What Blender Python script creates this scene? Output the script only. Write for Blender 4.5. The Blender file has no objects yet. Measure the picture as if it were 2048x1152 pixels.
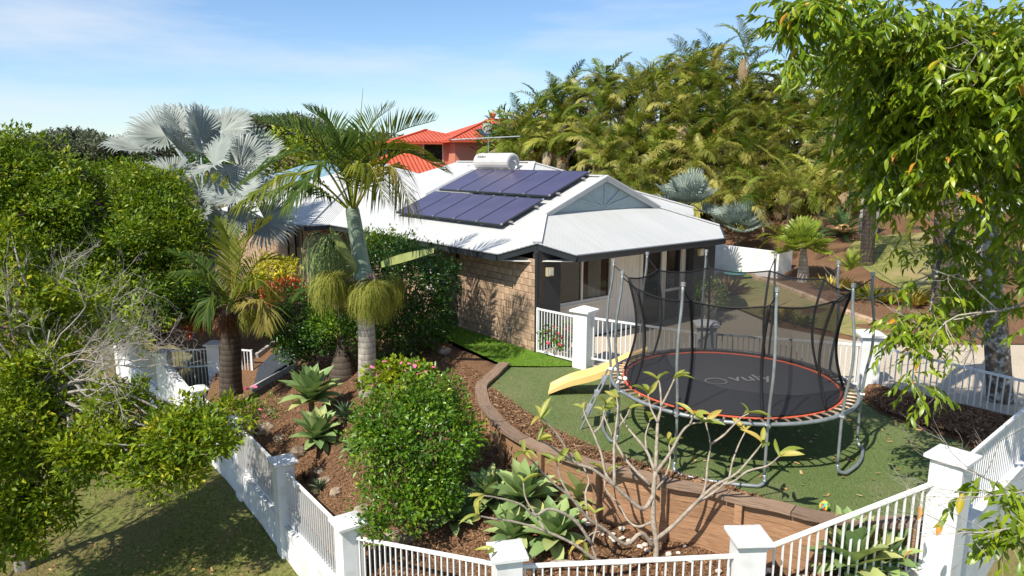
import bpy, math, random
import numpy as np
from mathutils import Vector, Matrix, Euler, Quaternion
from mathutils.geometry import delaunay_2d_cdt

random.seed(7)
rng = np.random.default_rng(7)
R = math.radians
scene = bpy.context.scene
COL = scene.collection

# ------------------------------------------------------------------ camera
CAM_Z, PITCH, FPX = 5.0, R(10.5), 1400.0
cam_data = bpy.data.cameras.new("camera")
cam_data.sensor_width = 36.0
cam_data.lens = FPX / 2048.0 * 36.0
cam_data.clip_start = 0.1
cam_data.clip_end = 6000
cam = bpy.data.objects.new("camera", cam_data)
cam.location = (0, 0, CAM_Z)
cam.rotation_euler = (math.pi / 2 - PITCH, 0, 0)
COL.objects.link(cam)
scene.camera = cam

# ------------------------------------------------------------------ sun, sky, exposure
LIGHT = Vector((0.52, 0.60, -0.95)).normalized()        # the way sunlight travels
sun_data = bpy.data.lights.new("sun", 'SUN')
sun_data.energy = 5.0
sun_data.angle = R(0.53)
sun_data.color = (1.0, 0.94, 0.83)
sun = bpy.data.objects.new("sun", sun_data)
sun.rotation_euler = LIGHT.to_track_quat('-Z', 'Y').to_euler()
COL.objects.link(sun)

world = bpy.data.worlds.new("World")
scene.world = world
world.use_nodes = True
wt = world.node_tree
for n in list(wt.nodes):
    wt.nodes.remove(n)
w_out = wt.nodes.new('ShaderNodeOutputWorld')
w_bg = wt.nodes.new('ShaderNodeBackground')
w_sky = wt.nodes.new('ShaderNodeTexSky')
w_sky.sky_type = 'NISHITA'
w_sky.sun_disc = False
w_sky.sun_elevation = math.asin(-LIGHT.z)
w_sky.sun_rotation = math.atan2(-LIGHT.x, -LIGHT.y)
w_sky.altitude = 50
w_sky.air_density = 1.0
w_sky.dust_density = 0.15
w_sky.ozone_density = 3.0
w_bg.inputs['Strength'].default_value = 0.12
# thin streaks of high cloud, the same all round the sky
w_tc = wt.nodes.new('ShaderNodeTexCoord')
w_map = wt.nodes.new('ShaderNodeMapping')
w_map.inputs['Rotation'].default_value = (0, R(-18), R(25))
w_map.inputs['Scale'].default_value = (1.1, 1.1, 6.5)
w_noise = wt.nodes.new('ShaderNodeTexNoise')
w_noise.inputs['Scale'].default_value = 1.7
w_noise.inputs['Detail'].default_value = 7
w_noise.inputs['Roughness'].default_value = 0.55
w_ramp = wt.nodes.new('ShaderNodeValToRGB')
w_ramp.color_ramp.elements[0].position = 0.45
w_ramp.color_ramp.elements[0].color = (0.0, 0.0, 0.0, 1)
w_ramp.color_ramp.elements[1].position = 0.74
w_ramp.color_ramp.elements[1].color = (0.8, 0.8, 0.8, 1)
w_mix = wt.nodes.new('ShaderNodeMix')
w_mix.data_type = 'RGBA'
w_mix.inputs['B'].default_value = (5.6, 5.9, 6.3, 1)
wt.links.new(w_tc.outputs['Generated'], w_map.inputs['Vector'])
wt.links.new(w_map.outputs['Vector'], w_noise.inputs['Vector'])
wt.links.new(w_noise.outputs['Fac'], w_ramp.inputs['Fac'])
wt.links.new(w_ramp.outputs['Color'], w_mix.inputs['Factor'])
w_tint = wt.nodes.new('ShaderNodeMix')
w_tint.data_type = 'RGBA'
w_tint.blend_type = 'MULTIPLY'
w_tint.inputs['Factor'].default_value = 1.0
w_tint.inputs['B'].default_value = (0.86, 0.95, 1.05, 1)
wt.links.new(w_sky.outputs['Color'], w_tint.inputs['A'])
wt.links.new(w_tint.outputs['Result'], w_mix.inputs['A'])
wt.links.new(w_mix.outputs['Result'], w_bg.inputs['Color'])
wt.links.new(w_bg.outputs['Background'], w_out.inputs['Surface'])

scene.view_settings.view_transform = 'Standard'
scene.view_settings.look = 'None'
scene.view_settings.gamma = 1.0
scene.view_settings.use_curve_mapping = False
scene.view_settings.exposure = 0.38
scene.render.engine = 'CYCLES'
scene.cycles.max_bounces = 8
scene.cycles.transparent_max_bounces = 24
scene.cycles.diffuse_bounces = 4

# ------------------------------------------------------------------ surveying helpers (metres; camera foot is the origin)
def ray(x, y):
    a = (x - 1024) / FPX
    b = -(y - 576) / FPX
    return np.array([a, math.cos(PITCH) + b * math.sin(PITCH), -math.sin(PITCH) + b * math.cos(PITCH)])
def S(x, y, z):
    d = ray(x, y); t = (z - CAM_Z) / d[2]
    return np.array([d[0] * t, d[1] * t, z])
def SD(x, y, c):
    return np.array([0, 0, CAM_Z]) + ray(x, y) * c

HB = S(1072, 702, 0.5)                                   # outer corner of the house at floor level
D1 = np.array([math.sin(R(-38.3)), math.cos(R(-38.3)), 0])   # along the brick wall, away
D2 = np.array([math.sin(R(51.7)), math.cos(R(51.7)), 0])     # along the porch front, away
def W(u, v, z):
    p = HB + D1 * u + D2 * v
    return np.array([p[0], p[1], z])
TAN = math.tan(R(22.5))

# ------------------------------------------------------------------ scene objects
ORIGIN = {}
def tag(o, label=None, cat=None, group=None, kind=None):
    if label: o['label'] = label
    if cat: o['category'] = cat
    if group: o['group'] = group
    if kind: o['kind'] = kind
    return o
def thing(name, label, cat, loc, group=None):
    o = bpy.data.objects.new(name, None)
    o.empty_display_size = 0.2
    o.location = [float(q) for q in loc]
    COL.objects.link(o)
    ORIGIN[o.name] = np.array([float(q) for q in loc])
    return tag(o, label, cat, group)
def raw_mesh(name, V, F, mat, attr=None, smooth=False):
    me = bpy.data.meshes.new(name)
    V = np.asarray(V, dtype=np.float32)
    if isinstance(F, np.ndarray):
        nf, k = F.shape
        me.vertices.add(len(V)); me.vertices.foreach_set('co', V.ravel())
        me.loops.add(nf * k); me.loops.foreach_set('vertex_index', F.astype(np.int32).ravel())
        me.polygons.add(nf)
        me.polygons.foreach_set('loop_start', (np.arange(nf) * k).astype(np.int32))
        me.polygons.foreach_set('loop_total', np.full(nf, k, dtype=np.int32))
        me.update(calc_edges=True)
    else:
        me.from_pydata(V.tolist(), [], F); me.update()
    if attr is not None:
        a = me.attributes.new('rnd', 'FLOAT', 'POINT')
        a.data.foreach_set('value', np.asarray(attr, dtype=np.float32))
    if smooth:
        me.polygons.foreach_set('use_smooth', np.ones(len(me.polygons), dtype=bool))
    if mat is not None:
        for m in (mat if isinstance(mat, (list, tuple)) else [mat]):
            me.materials.append(m)
    return me
def M(name, VF, mat, parent=None, attr=None, smooth=False, kind=None, label=None):
    """a mesh object from world coordinates"""
    V, F = VF
    V = np.asarray(V, dtype=np.float64)
    org = ORIGIN[parent.name] if parent is not None else np.zeros(3)
    o = bpy.data.objects.new(name, raw_mesh(name, V - org, F, mat, attr, smooth))
    COL.objects.link(o)
    if parent is not None:
        o.parent = parent
    ORIGIN[o.name] = org
    if kind: o['kind'] = kind
    if label: o['label'] = label
    return o
def inst(name, me, parent, loc, rot=(0, 0, 0), scale=(1, 1, 1)):
    """one more piece that shares a mesh; loc in world coordinates"""
    o = bpy.data.objects.new(name, me)
    COL.objects.link(o)
    org = ORIGIN[parent.name] if parent is not None else np.zeros(3)
    o.location = [float(q) for q in (np.asarray(loc) - org)]
    if isinstance(rot, Quaternion):
        o.rotation_mode = 'QUATERNION'; o.rotation_quaternion = rot
    else:
        o.rotation_euler = rot
    o.scale = scale
    if parent is not None:
        o.parent = parent
    ORIGIN[o.name] = np.asarray(loc, dtype=float)
    return o

# ------------------------------------------------------------------ shapes: each returns (V, F)
def join(*parts):
    V, F, k = [], [], 0
    for v, f in parts:
        V.append(np.asarray(v, dtype=float))
        F += [tuple(int(i) + k for i in q) for q in f]
        k += len(v)
    return np.concatenate(V), F
BOXF = [(0, 3, 2, 1), (4, 5, 6, 7), (0, 1, 5, 4), (1, 2, 6, 5), (2, 3, 7, 6), (3, 0, 4, 7)]
def box(c, s, rz=0.0):
    x, y, z = s[0] / 2, s[1] / 2, s[2] / 2
    v = np.array([(-x, -y, -z), (x, -y, -z), (x, y, -z), (-x, y, -z), (-x, -y, z), (x, -y, z), (x, y, z), (-x, y, z)])
    cs, sn = math.cos(rz), math.sin(rz)
    v = np.stack([v[:, 0] * cs - v[:, 1] * sn, v[:, 0] * sn + v[:, 1] * cs, v[:, 2]], 1)
    return v + np.asarray(c), BOXF
def bevel_box(c, s, rz=0.0, b=0.01):
    """box with chamfered upright and top edges"""
    x, y, z = s[0] / 2, s[1] / 2, s[2] / 2
    def ring(xx, yy, zz, k):
        return [(-xx + k, -yy, zz), (xx - k, -yy, zz), (xx, -yy + k, zz), (xx, yy - k, zz), (xx - k, yy, zz), (-xx + k, yy, zz), (-xx, yy - k, zz), (-xx, -yy + k, zz)]
    v = np.array(ring(x, y, -z, b) + ring(x, y, z - b, b) + ring(x - b, y - b, z, b))
    f = [tuple(range(7, -1, -1)), tuple(range(16, 24))]
    for a in (0, 8):
        for i in range(8):
            j = (i + 1) % 8
            f.append((a + i, a + j, a + 8 + j, a + 8 + i))
    cs, sn = math.cos(rz), math.sin(rz)
    v = np.stack([v[:, 0] * cs - v[:, 1] * sn, v[:, 0] * sn + v[:, 1] * cs, v[:, 2]], 1)
    return v + np.asarray(c), f
def unit(v):
    v = np.asarray(v, dtype=float)
    return v / (np.linalg.norm(v) + 1e-12)
def beam(p, q, w, h, up=(0, 0, 1)):
    p, q = np.asarray(p, float), np.asarray(q, float)
    d = unit(q - p); s = unit(np.cross(d, up)); n = np.cross(s, d)
    a, b = s * w / 2, n * h / 2
    return np.array([p - a - b, p + a - b, p + a + b, p - a + b, q - a - b, q + a - b, q + a + b, q - a + b]), \
        [(0, 1, 2, 3), (7, 6, 5, 4), (1, 0, 4, 5), (2, 1, 5, 6), (3, 2, 6, 7), (0, 3, 7, 4)]
def tube(path, radii, n=6, cap=True, closed=False):
    path = np.asarray(path, float); m = len(path)
    if np.isscalar(radii): radii = [radii] * m
    V, F = [], []
    prev = None
    for i in range(m):
        if closed: t = path[(i + 1) % m] - path[i - 1]
        else: t = path[min(i + 1, m - 1)] - path[max(i - 1, 0)]
        t = unit(t)
        if prev is None:
            a = np.array([0, 0, 1.0]) if abs(t[2]) < 0.9 else np.array([1.0, 0, 0])
            s = unit(np.cross(t, a))
        else:
            s = unit(prev - t * (prev @ t))
        prev = s
        b = np.cross(t, s)
        for k in range(n):
            an = 2 * math.pi * k / n
            V.append(path[i] + (s * math.cos(an) + b * math.sin(an)) * radii[i])
    for i in range(m if closed else m - 1):
        i2 = (i + 1) % m
        for k in range(n):
            k2 = (k + 1) % n
            F.append((i * n + k, i * n + k2, i2 * n + k2, i2 * n + k))
    if cap and not closed:
        F.append(tuple(range(n - 1, -1, -1)))
        F.append(tuple((m - 1) * n + k for k in range(n)))
    return np.array(V), F
def lathe(c, prof, n=16):
    V, F = [], []
    for r, z in prof:
        for k in range(n):
            an = 2 * math.pi * k / n
            V.append((c[0] + r * math.cos(an), c[1] + r * math.sin(an), c[2] + z))
    for i in range(len(prof) - 1):
        for k in range(n):
            k2 = (k + 1) % n
            F.append((i * n + k, i * n + k2, (i + 1) * n + k2, (i + 1) * n + k))
    F.append(tuple(range(n - 1, -1, -1)))
    F.append(tuple((len(prof) - 1) * n + k for k in range(n)))
    return np.array(V), F
def prism(poly, thick, down=(0, 0, -1)):
    """a flat polygon given a thickness"""
    p = np.asarray(poly, float); n = len(p)
    V = np.concatenate([p, p + np.asarray(down, float) * thick])
    F = [tuple(range(n)), tuple(range(2 * n - 1, n - 1, -1))]
    for i in range(n):
        j = (i + 1) % n
        F.append((j, i, n + i, n + j))
    return V, F
def catmull(pts, n=6):
    p = [np.asarray(q, float) for q in pts]
    p = [2 * p[0] - p[1]] + p + [2 * p[-1] - p[-2]]
    out = []
    for i in range(1, len(p) - 2):
        for k in range(n):
            t = k / n
            out.append(0.5 * ((2 * p[i]) + (-p[i - 1] + p[i + 1]) * t + (2 * p[i - 1] - 5 * p[i] + 4 * p[i + 1] - p[i + 2]) * t * t + (-p[i - 1] + 3 * p[i] - 3 * p[i + 1] + p[i + 2]) * t ** 3))
    out.append(p[-2])
    return np.array(out)

# ------------------------------------------------------------------ materials
def nodes(name):
    m = bpy.data.materials.new(name); m.use_nodes = True
    nt = m.node_tree
    return m, nt, nt.nodes['Principled BSDF'], nt.nodes['Material Output']
def rgba(c): return (c[0], c[1], c[2], 1.0)
def ramp(nt, stops):
    r = nt.nodes.new('ShaderNodeValToRGB')
    el = r.color_ramp.elements
    while len(el) < len(stops): el.new(0.5)
    for e, (p, c) in zip(el, stops):
        e.position = p; e.color = rgba(c)
    return r
def noise(nt, scale, detail=4, rough=0.55, coord='Object', stretch=None):
    tc = nt.nodes.new('ShaderNodeTexCoord')
    nz = nt.nodes.new('ShaderNodeTexNoise')
    nz.inputs['Scale'].default_value = scale; nz.inputs['Detail'].default_value = detail; nz.inputs['Roughness'].default_value = rough
    if stretch:
        mp = nt.nodes.new('ShaderNodeMapping'); mp.inputs['Scale'].default_value = stretch
        nt.links.new(tc.outputs[coord], mp.inputs['Vector']); nt.links.new(mp.outputs['Vector'], nz.inputs['Vector'])
    else:
        nt.links.new(tc.outputs[coord], nz.inputs['Vector'])
    return nz
def mixc(nt, fac, a, b, mode='MIX'):
    mx = nt.nodes.new('ShaderNodeMix'); mx.data_type = 'RGBA'; mx.blend_type = mode
    for key, v in (('Factor', fac), ('A', a), ('B', b)):
        if hasattr(v, 'links') or isinstance(v, bpy.types.NodeSocket): nt.links.new(v, mx.inputs[key])
        elif key == 'Factor': mx.inputs[key].default_value = v
        else: mx.inputs[key].default_value = rgba(v)
    return mx.outputs['Result']
def surf(name, stops, scale=5, detail=5, rough=0.8, bump=0.0, bscale=None, spec=0.3, stretch=None, metal=0.0, big=None, bdist=0.02, objrand=0.0):
    """noise-coloured surface; big=(scale, colour, lo, hi) lays broad patches over it"""
    m, nt, p, out = nodes(name)
    nz = noise(nt, scale, detail, stretch=stretch)
    rp = ramp(nt, stops); nt.links.new(nz.outputs['Fac'], rp.inputs['Fac'])
    col = rp.outputs['Color']
    if big:
        nb = noise(nt, big[0], 4)
        rb = ramp(nt, [(big[2], (0, 0, 0)), (big[3], (1, 1, 1))]); nt.links.new(nb.outputs['Fac'], rb.inputs['Fac'])
        col = mixc(nt, rb.outputs['Color'], col, big[1])
    if objrand:
        oi = nt.nodes.new('ShaderNodeObjectInfo')
        rr = ramp(nt, [(0, (1 - objrand,) * 3), (1, (1 + objrand * 0.6,) * 3)]); nt.links.new(oi.outputs['Random'], rr.inputs['Fac'])
        col = mixc(nt, 1.0, col, rr.outputs['Color'], 'MULTIPLY')
    nt.links.new(col, p.inputs['Base Color'])
    p.inputs['Roughness'].default_value = rough
    p.inputs['Specular IOR Level'].default_value = spec
    p.inputs['Metallic'].default_value = metal
    if bump:
        nb = noise(nt, bscale or scale * 3, 5, stretch=stretch)
        bp = nt.nodes.new('ShaderNodeBump'); bp.inputs['Strength'].default_value = bump; bp.inputs['Distance'].default_value = bdist
        nt.links.new(nb.outputs['Fac'], bp.inputs['Height']); nt.links.new(bp.outputs['Normal'], p.inputs['Normal'])
    return m
def leafmat(name, stops, trans=(0.3, 0.4, 0.05), tfac=0.3, rough=0.45, spec=0.4, objrand=False):
    """leaf: colour from the per-leaf value 'rnd' (or per object), light passing through the blade"""
    m, nt, p, out = nodes(name)
    if objrand:
        at = nt.nodes.new('ShaderNodeObjectInfo'); src = at.outputs['Random']
    else:
        at = nt.nodes.new('ShaderNodeAttribute'); at.attribute_name = 'rnd'; src = at.outputs['Fac']
    rp = ramp(nt, stops); nt.links.new(src, rp.inputs['Fac'])
    nt.links.new(rp.outputs['Color'], p.inputs['Base Color'])
    p.inputs['Roughness'].default_value = rough
    p.inputs['Specular IOR Level'].default_value = spec
    tr = nt.nodes.new('ShaderNodeBsdfTranslucent')
    nt.links.new(mixc(nt, 0.5, rp.outputs['Color'], trans), tr.inputs['Color'])
    ms = nt.nodes.new('ShaderNodeMixShader'); ms.inputs[0].default_value = tfac
    nt.links.new(p.outputs[0], ms.inputs[1]); nt.links.new(tr.outputs[0], ms.inputs[2])
    nt.links.new(ms.outputs[0], out.inputs['Surface'])
    return m

MT = {}
MT['white'] = surf('white_paint', [(0.3, (0.76, 0.76, 0.76)), (0.7, (0.84, 0.84, 0.83))], 3, rough=0.5, spec=0.35, big=(2.2, (0.56, 0.55, 0.51), 0.52, 0.80), bump=0.06, bscale=60)
MT['render'] = surf('white_render', [(0.3, (0.70, 0.71, 0.71)), (0.7, (0.78, 0.78, 0.77))], 4, rough=0.8, big=(1.4, (0.50, 0.49, 0.46), 0.48, 0.80), bump=0.15, bscale=70)
MT['mulch'] = surf('bark_mulch', [(0.25, (0.085, 0.045, 0.025)), (0.5, (0.19, 0.105, 0.058)), (0.75, (0.29, 0.17, 0.098))], 26, 7, rough=0.95, bump=1.0, bscale=40, spec=0.1, big=(1.1, (0.15, 0.085, 0.05), 0.45, 0.75), bdist=0.03)
MT['chips'] = leafmat('bark_chips', [(0, (0.08, 0.042, 0.022)), (0.5, (0.21, 0.115, 0.062)), (0.9, (0.33, 0.19, 0.105)), (1, (0.48, 0.32, 0.2))], tfac=0.0, rough=0.9, spec=0.1)
MT['turf'] = surf('artificial_turf', [(0.25, (0.090, 0.130, 0.042)), (0.55, (0.135, 0.185, 0.062)), (0.8, (0.18, 0.22, 0.085))], 90, 4, rough=0.9, bump=0.9, bscale=160, spec=0.15, big=(0.9, (0.20, 0.205, 0.10), 0.42, 0.8), bdist=0.012)
MT['bright_turf'] = surf('bright_turf', [(0.25, (0.085, 0.17, 0.014)), (0.55, (0.14, 0.26, 0.022)), (0.8, (0.20, 0.34, 0.035))], 90, 4, rough=0.9, bump=0.8, bscale=150, spec=0.15, bdist=0.012, big=(1.6, (0.20, 0.26, 0.06), 0.5, 0.8))
MT['lawn'] = surf('mown_lawn', [(0.25, (0.045, 0.055, 0.016)), (0.5, (0.15, 0.165, 0.045)), (0.8, (0.27, 0.26, 0.09))], 14, 7, rough=0.95, bump=0.8, bscale=90, spec=0.1, big=(0.9, (0.20, 0.150, 0.075), 0.46, 0.70), bdist=0.02)
MT['back_lawn'] = surf('dry_lawn', [(0.25, (0.10, 0.12, 0.03)), (0.5, (0.20, 0.21, 0.06)), (0.8, (0.32, 0.28, 0.11))], 5, 7, rough=0.95, bump=0.6, bscale=60, spec=0.1, big=(0.35, (0.34, 0.26, 0.13), 0.45, 0.7), bdist=0.03)
MT['ground'] = surf('soil', [(0.3, (0.09, 0.06, 0.035)), (0.7, (0.22, 0.15, 0.09))], 2, 7, rough=0.95, bump=0.6, bscale=12, spec=0.1, big=(0.05, (0.10, 0.12, 0.035), 0.4, 0.6))
MT['paving'] = surf('exposed_aggregate', [(0.25, (0.30, 0.245, 0.18)), (0.5, (0.49, 0.415, 0.315)), (0.8, (0.65, 0.56, 0.45))], 45, 6, rough=0.85, bump=0.4, bscale=120, spec=0.2, big=(0.6, (0.42, 0.345, 0.26), 0.5, 0.8), bdist=0.006)
MT['dark_path'] = surf('dark_path', [(0.3, (0.03, 0.036, 0.045)), (0.7, (0.055, 0.062, 0.075))], 20, rough=0.7, bump=0.2)
MT['concrete'] = surf('concrete', [(0.3, (0.30, 0.29, 0.27)), (0.7, (0.45, 0.43, 0.40))], 7, 6, rough=0.9, bump=0.3)
MT['timber'] = surf('treated_timber', [(0.25, (0.25, 0.13, 0.07)), (0.5, (0.38, 0.215, 0.12)), (0.8, (0.47, 0.29, 0.175))], 5, 7, rough=0.85, bump=0.5, bscale=8, spec=0.15, stretch=(1.2, 1.2, 12), objrand=0.2)
MT['old_timber'] = surf('weathered_timber', [(0.25, (0.13, 0.085, 0.06)), (0.5, (0.27, 0.19, 0.14)), (0.8, (0.43, 0.34, 0.26))], 9, 8, rough=0.9, bump=0.9, bscale=16, spec=0.12, stretch=(3, 3, 1), objrand=0.22)
m, nt, p, out = nodes('weathered_capping')
aa = nt.nodes.new('ShaderNodeAttribute'); aa.attribute_name = 'along'; al = nt.nodes.new('ShaderNodeAttribute'); al.attribute_name = 'lat'
cx = nt.nodes.new('ShaderNodeCombineXYZ')
for sck, f_, i_ in ((aa, 1.3, 0), (al, 26.0, 1)):
    mu = nt.nodes.new('ShaderNodeMath'); mu.operation = 'MULTIPLY'; mu.inputs[1].default_value = f_; nt.links.new(sck.outputs['Fac'], mu.inputs[0]); nt.links.new(mu.outputs[0], cx.inputs[i_])
nz = nt.nodes.new('ShaderNodeTexNoise'); nz.inputs['Scale'].default_value = 2.0; nz.inputs['Detail'].default_value = 8; nz.inputs['Roughness'].default_value = 0.65; nt.links.new(cx.outputs[0], nz.inputs['Vector'])
rp = ramp(nt, [(0.3, (0.13, 0.082, 0.055)), (0.5, (0.27, 0.185, 0.13)), (0.72, (0.42, 0.315, 0.235))]); nt.links.new(nz.outputs['Fac'], rp.inputs['Fac'])
oi = nt.nodes.new('ShaderNodeObjectInfo'); rr = ramp(nt, [(0, (0.78, 0.78, 0.80)), (1, (1.1, 1.08, 1.05))]); nt.links.new(oi.outputs['Random'], rr.inputs['Fac'])
nt.links.new(mixc(nt, 1.0, rp.outputs['Color'], rr.outputs['Color'], 'MULTIPLY'), p.inputs['Base Color']); p.inputs['Roughness'].default_value = 0.9; p.inputs['Specular IOR Level'].default_value = 0.12
bp = nt.nodes.new('ShaderNodeBump'); bp.inputs['Strength'].default_value = 0.8; bp.inputs['Distance'].default_value = 0.015; nt.links.new(nz.outputs['Fac'], bp.inputs['Height']); nt.links.new(bp.outputs['Normal'], p.inputs['Normal'])
MT['capping'] = m
MT['galv'] = surf('galvanised_steel', [(0.3, (0.24, 0.265, 0.27)), (0.7, (0.37, 0.40, 0.405))], 8, rough=0.45, metal=0.5, spec=0.5)
MT['steel'] = surf('bare_steel', [(0.3, (0.42, 0.42, 0.42)), (0.7, (0.6, 0.6, 0.6))], 8, rough=0.4, metal=0.7)
MT['mat'] = surf('trampoline_mat', [(0.3, (0.035, 0.036, 0.043)), (0.7, (0.055, 0.056, 0.066))], 120, rough=0.75, bump=0.2, bscale=200, spec=0.3)
MT['black'] = surf('black_webbing', [(0.3, (0.010, 0.010, 0.011)), (0.7, (0.018, 0.018, 0.019))], 30, rough=0.7)
MT['red_edge'] = surf('orange_red_webbing', [(0.3, (0.60, 0.095, 0.045)), (0.7, (0.72, 0.15, 0.075))], 20, rough=0.7)
MT['rust'] = surf('rusty_spring', [(0.3, (0.30, 0.12, 0.05)), (0.7, (0.55, 0.48, 0.42))], 4, rough=0.5, metal=0.4, objrand=0.35)
MT['logo'] = surf('grey_print', [(0.3, (0.19, 0.19, 0.20)), (0.7, (0.30, 0.30, 0.31))], 40, rough=0.8)
MT['yellow'] = surf('yellow_plastic', [(0.3, (0.80, 0.52, 0.17)), (0.7, (0.86, 0.61, 0.25))], 2.5, rough=0.38, spec=0.45, big=(3, (0.80, 0.60, 0.33), 0.55, 0.9))
MT['charcoal'] = surf('charcoal_paint', [(0.3, (0.035, 0.035, 0.036)), (0.7, (0.048, 0.047, 0.047))], 4, rough=0.6, spec=0.3)
MT['gutter'] = surf('dark_gutter', [(0.3, (0.022, 0.027, 0.032)), (0.7, (0.032, 0.037, 0.043))], 4, rough=0.32, spec=0.5)
MT['cladding'] = surf('greige_cladding', [(0.3, (0.58, 0.53, 0.46)), (0.7, (0.64, 0.585, 0.51))], 4, rough=0.7)
MT['frame'] = surf('cream_frame', [(0.3, (0.60, 0.55, 0.48)), (0.7, (0.66, 0.61, 0.54))], 4, rough=0.5)
MT['soffit'] = surf('soffit_lining', [(0.3, (0.72, 0.70, 0.66)), (0.7, (0.78, 0.76, 0.72))], 4, rough=0.7)
MT['gable'] = surf('pale_blue_grey_boards', [(0.3, (0.33, 0.40, 0.405)), (0.7, (0.39, 0.455, 0.46))], 4, rough=0.6)
MT['brick'] = surf('tan_split_block', [(0.25, (0.33, 0.215, 0.135)), (0.5, (0.50, 0.35, 0.235)), (0.8, (0.64, 0.475, 0.335))], 6, 6, rough=0.9, bump=0.9, bscale=22, spec=0.12, stretch=(1, 1, 0.35), objrand=0.22, bdist=0.03)
MT['mortar'] = surf('dark_mortar', [(0.3, (0.09, 0.07, 0.055)), (0.7, (0.17, 0.135, 0.105))], 20, rough=0.95)
MT['rock'] = surf('garden_rock', [(0.25, (0.16, 0.115, 0.08)), (0.5, (0.30, 0.225, 0.16)), (0.8, (0.45, 0.36, 0.27))], 5, 7, rough=0.9, bump=0.8, bscale=9, objrand=0.3, bdist=0.04)
MT['white_rock'] = surf('white_pebbles', [(0.3, (0.42, 0.36, 0.30)), (0.7, (0.66, 0.60, 0.53))], 9, rough=0.9, objrand=0.2)
MT['bark_grey'] = surf('grey_bark', [(0.25, (0.13, 0.115, 0.10)), (0.5, (0.28, 0.255, 0.225)), (0.8, (0.44, 0.41, 0.37))], 9, 7, rough=0.95, bump=0.9, bscale=18, stretch=(1, 1, 0.4), bdist=0.03)
MT['bark_brown'] = surf('brown_bark', [(0.25, (0.06, 0.042, 0.03)), (0.5, (0.14, 0.10, 0.07)), (0.8, (0.25, 0.19, 0.14))], 9, 7, rough=0.95, bump=0.9, bscale=18, stretch=(1, 1, 0.4), bdist=0.03)
MT['twig_grey'] = surf('bare_grey_twigs', [(0.3, (0.27, 0.235, 0.20)), (0.7, (0.44, 0.40, 0.35))], 12, rough=0.9)
MT['frangi_bark'] = surf('frangipani_bark', [(0.25, (0.22, 0.175, 0.135)), (0.5, (0.36, 0.30, 0.235)), (0.8, (0.50, 0.43, 0.345))], 16, 6, rough=0.85, bump=0.5, bscale=30)
MT['lichen'] = surf('lichened_bark', [(0.3, (0.08, 0.065, 0.05)), (0.52, (0.17, 0.145, 0.115)), (0.6, (0.46, 0.46, 0.42)), (0.9, (0.58, 0.58, 0.53))], 9, 7, rough=0.95, bump=0.8, bscale=18, bdist=0.03)
def ringed(name, a, b, dark, freq, rough=0.8):
    m, nt, p, out = nodes(name)
    tc = nt.nodes.new('ShaderNodeTexCoord')
    wv = nt.nodes.new('ShaderNodeTexWave'); wv.bands_direction = 'Z'; wv.wave_profile = 'SAW'
    wv.inputs['Scale'].default_value = freq; wv.inputs['Distortion'].default_value = 1.2; wv.inputs['Detail'].default_value = 3; wv.inputs['Detail Scale'].default_value = 2
    nt.links.new(tc.outputs['Object'], wv.inputs['Vector'])
    rp = ramp(nt, [(0.0, dark), (0.14, a), (1.0, b)]); nt.links.new(wv.outputs['Fac'], rp.inputs['Fac'])
    nz = noise(nt, 14, 6, stretch=(1, 1, 0.3)); rn = ramp(nt, [(0.3, (0.6, 0.6, 0.6)), (0.7, (1.15, 1.15, 1.15))]); nt.links.new(nz.outputs['Fac'], rn.inputs['Fac'])
    nt.links.new(mixc(nt, 1.0, rp.outputs['Color'], rn.outputs['Color'], 'MULTIPLY'), p.inputs['Base Color'])
    p.inputs['Roughness'].default_value = rough
    bp = nt.nodes.new('ShaderNodeBump'); bp.inputs['Strength'].default_value = 0.6; bp.inputs['Distance'].default_value = 0.02
    nt.links.new(wv.outputs['Fac'], bp.inputs['Height']); nt.links.new(bp.outputs['Normal'], p.inputs['Normal'])
    return m
MT['palm_trunk'] = ringed('ringed_palm_trunk', (0.42, 0.375, 0.31), (0.60, 0.545, 0.465), (0.20, 0.165, 0.125), 2.4)
MT['palm_trunk_dark'] = ringed('dark_palm_trunk', (0.065, 0.048, 0.036), (0.13, 0.098, 0.07), (0.03, 0.022, 0.016), 2.2)
MT['crownshaft'] = surf('crownshaft', [(0.25, (0.12, 0.17, 0.12)), (0.5, (0.19, 0.25, 0.18)), (0.8, (0.33, 0.35, 0.27))], 3, 5, rough=0.5, stretch=(3, 3, 0.6), bump=0.15)
# glass: dark room seen through a reflecting pane
def glassmat(name, col, rough=0.03):
    m, nt, p, out = nodes(name)
    p.inputs['Base Color'].default_value = rgba(col); p.inputs['Roughness'].default_value = rough
    p.inputs['Transmission Weight'].default_value = 1.0; p.inputs['IOR'].default_value = 1.45
    return m
MT['glass'] = glassmat('window_glass', (0.55, 0.58, 0.57))
m, nt, p, out = nodes('tinted_glass'); p.inputs['Base Color'].default_value = (0.012, 0.014, 0.015, 1); p.inputs['Roughness'].default_value = 0.04; p.inputs['Specular IOR Level'].default_value = 0.7
MT['dark_glass'] = m
MT['curtain'] = surf('pale_curtain', [(0.3, (0.62, 0.62, 0.56)), (0.7, (0.7, 0.7, 0.65))], 6, rough=0.9)
MT['room'] = surf('dim_room', [(0.3, (0.045, 0.040, 0.034)), (0.7, (0.06, 0.053, 0.045))], 2, rough=0.9)
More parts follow.
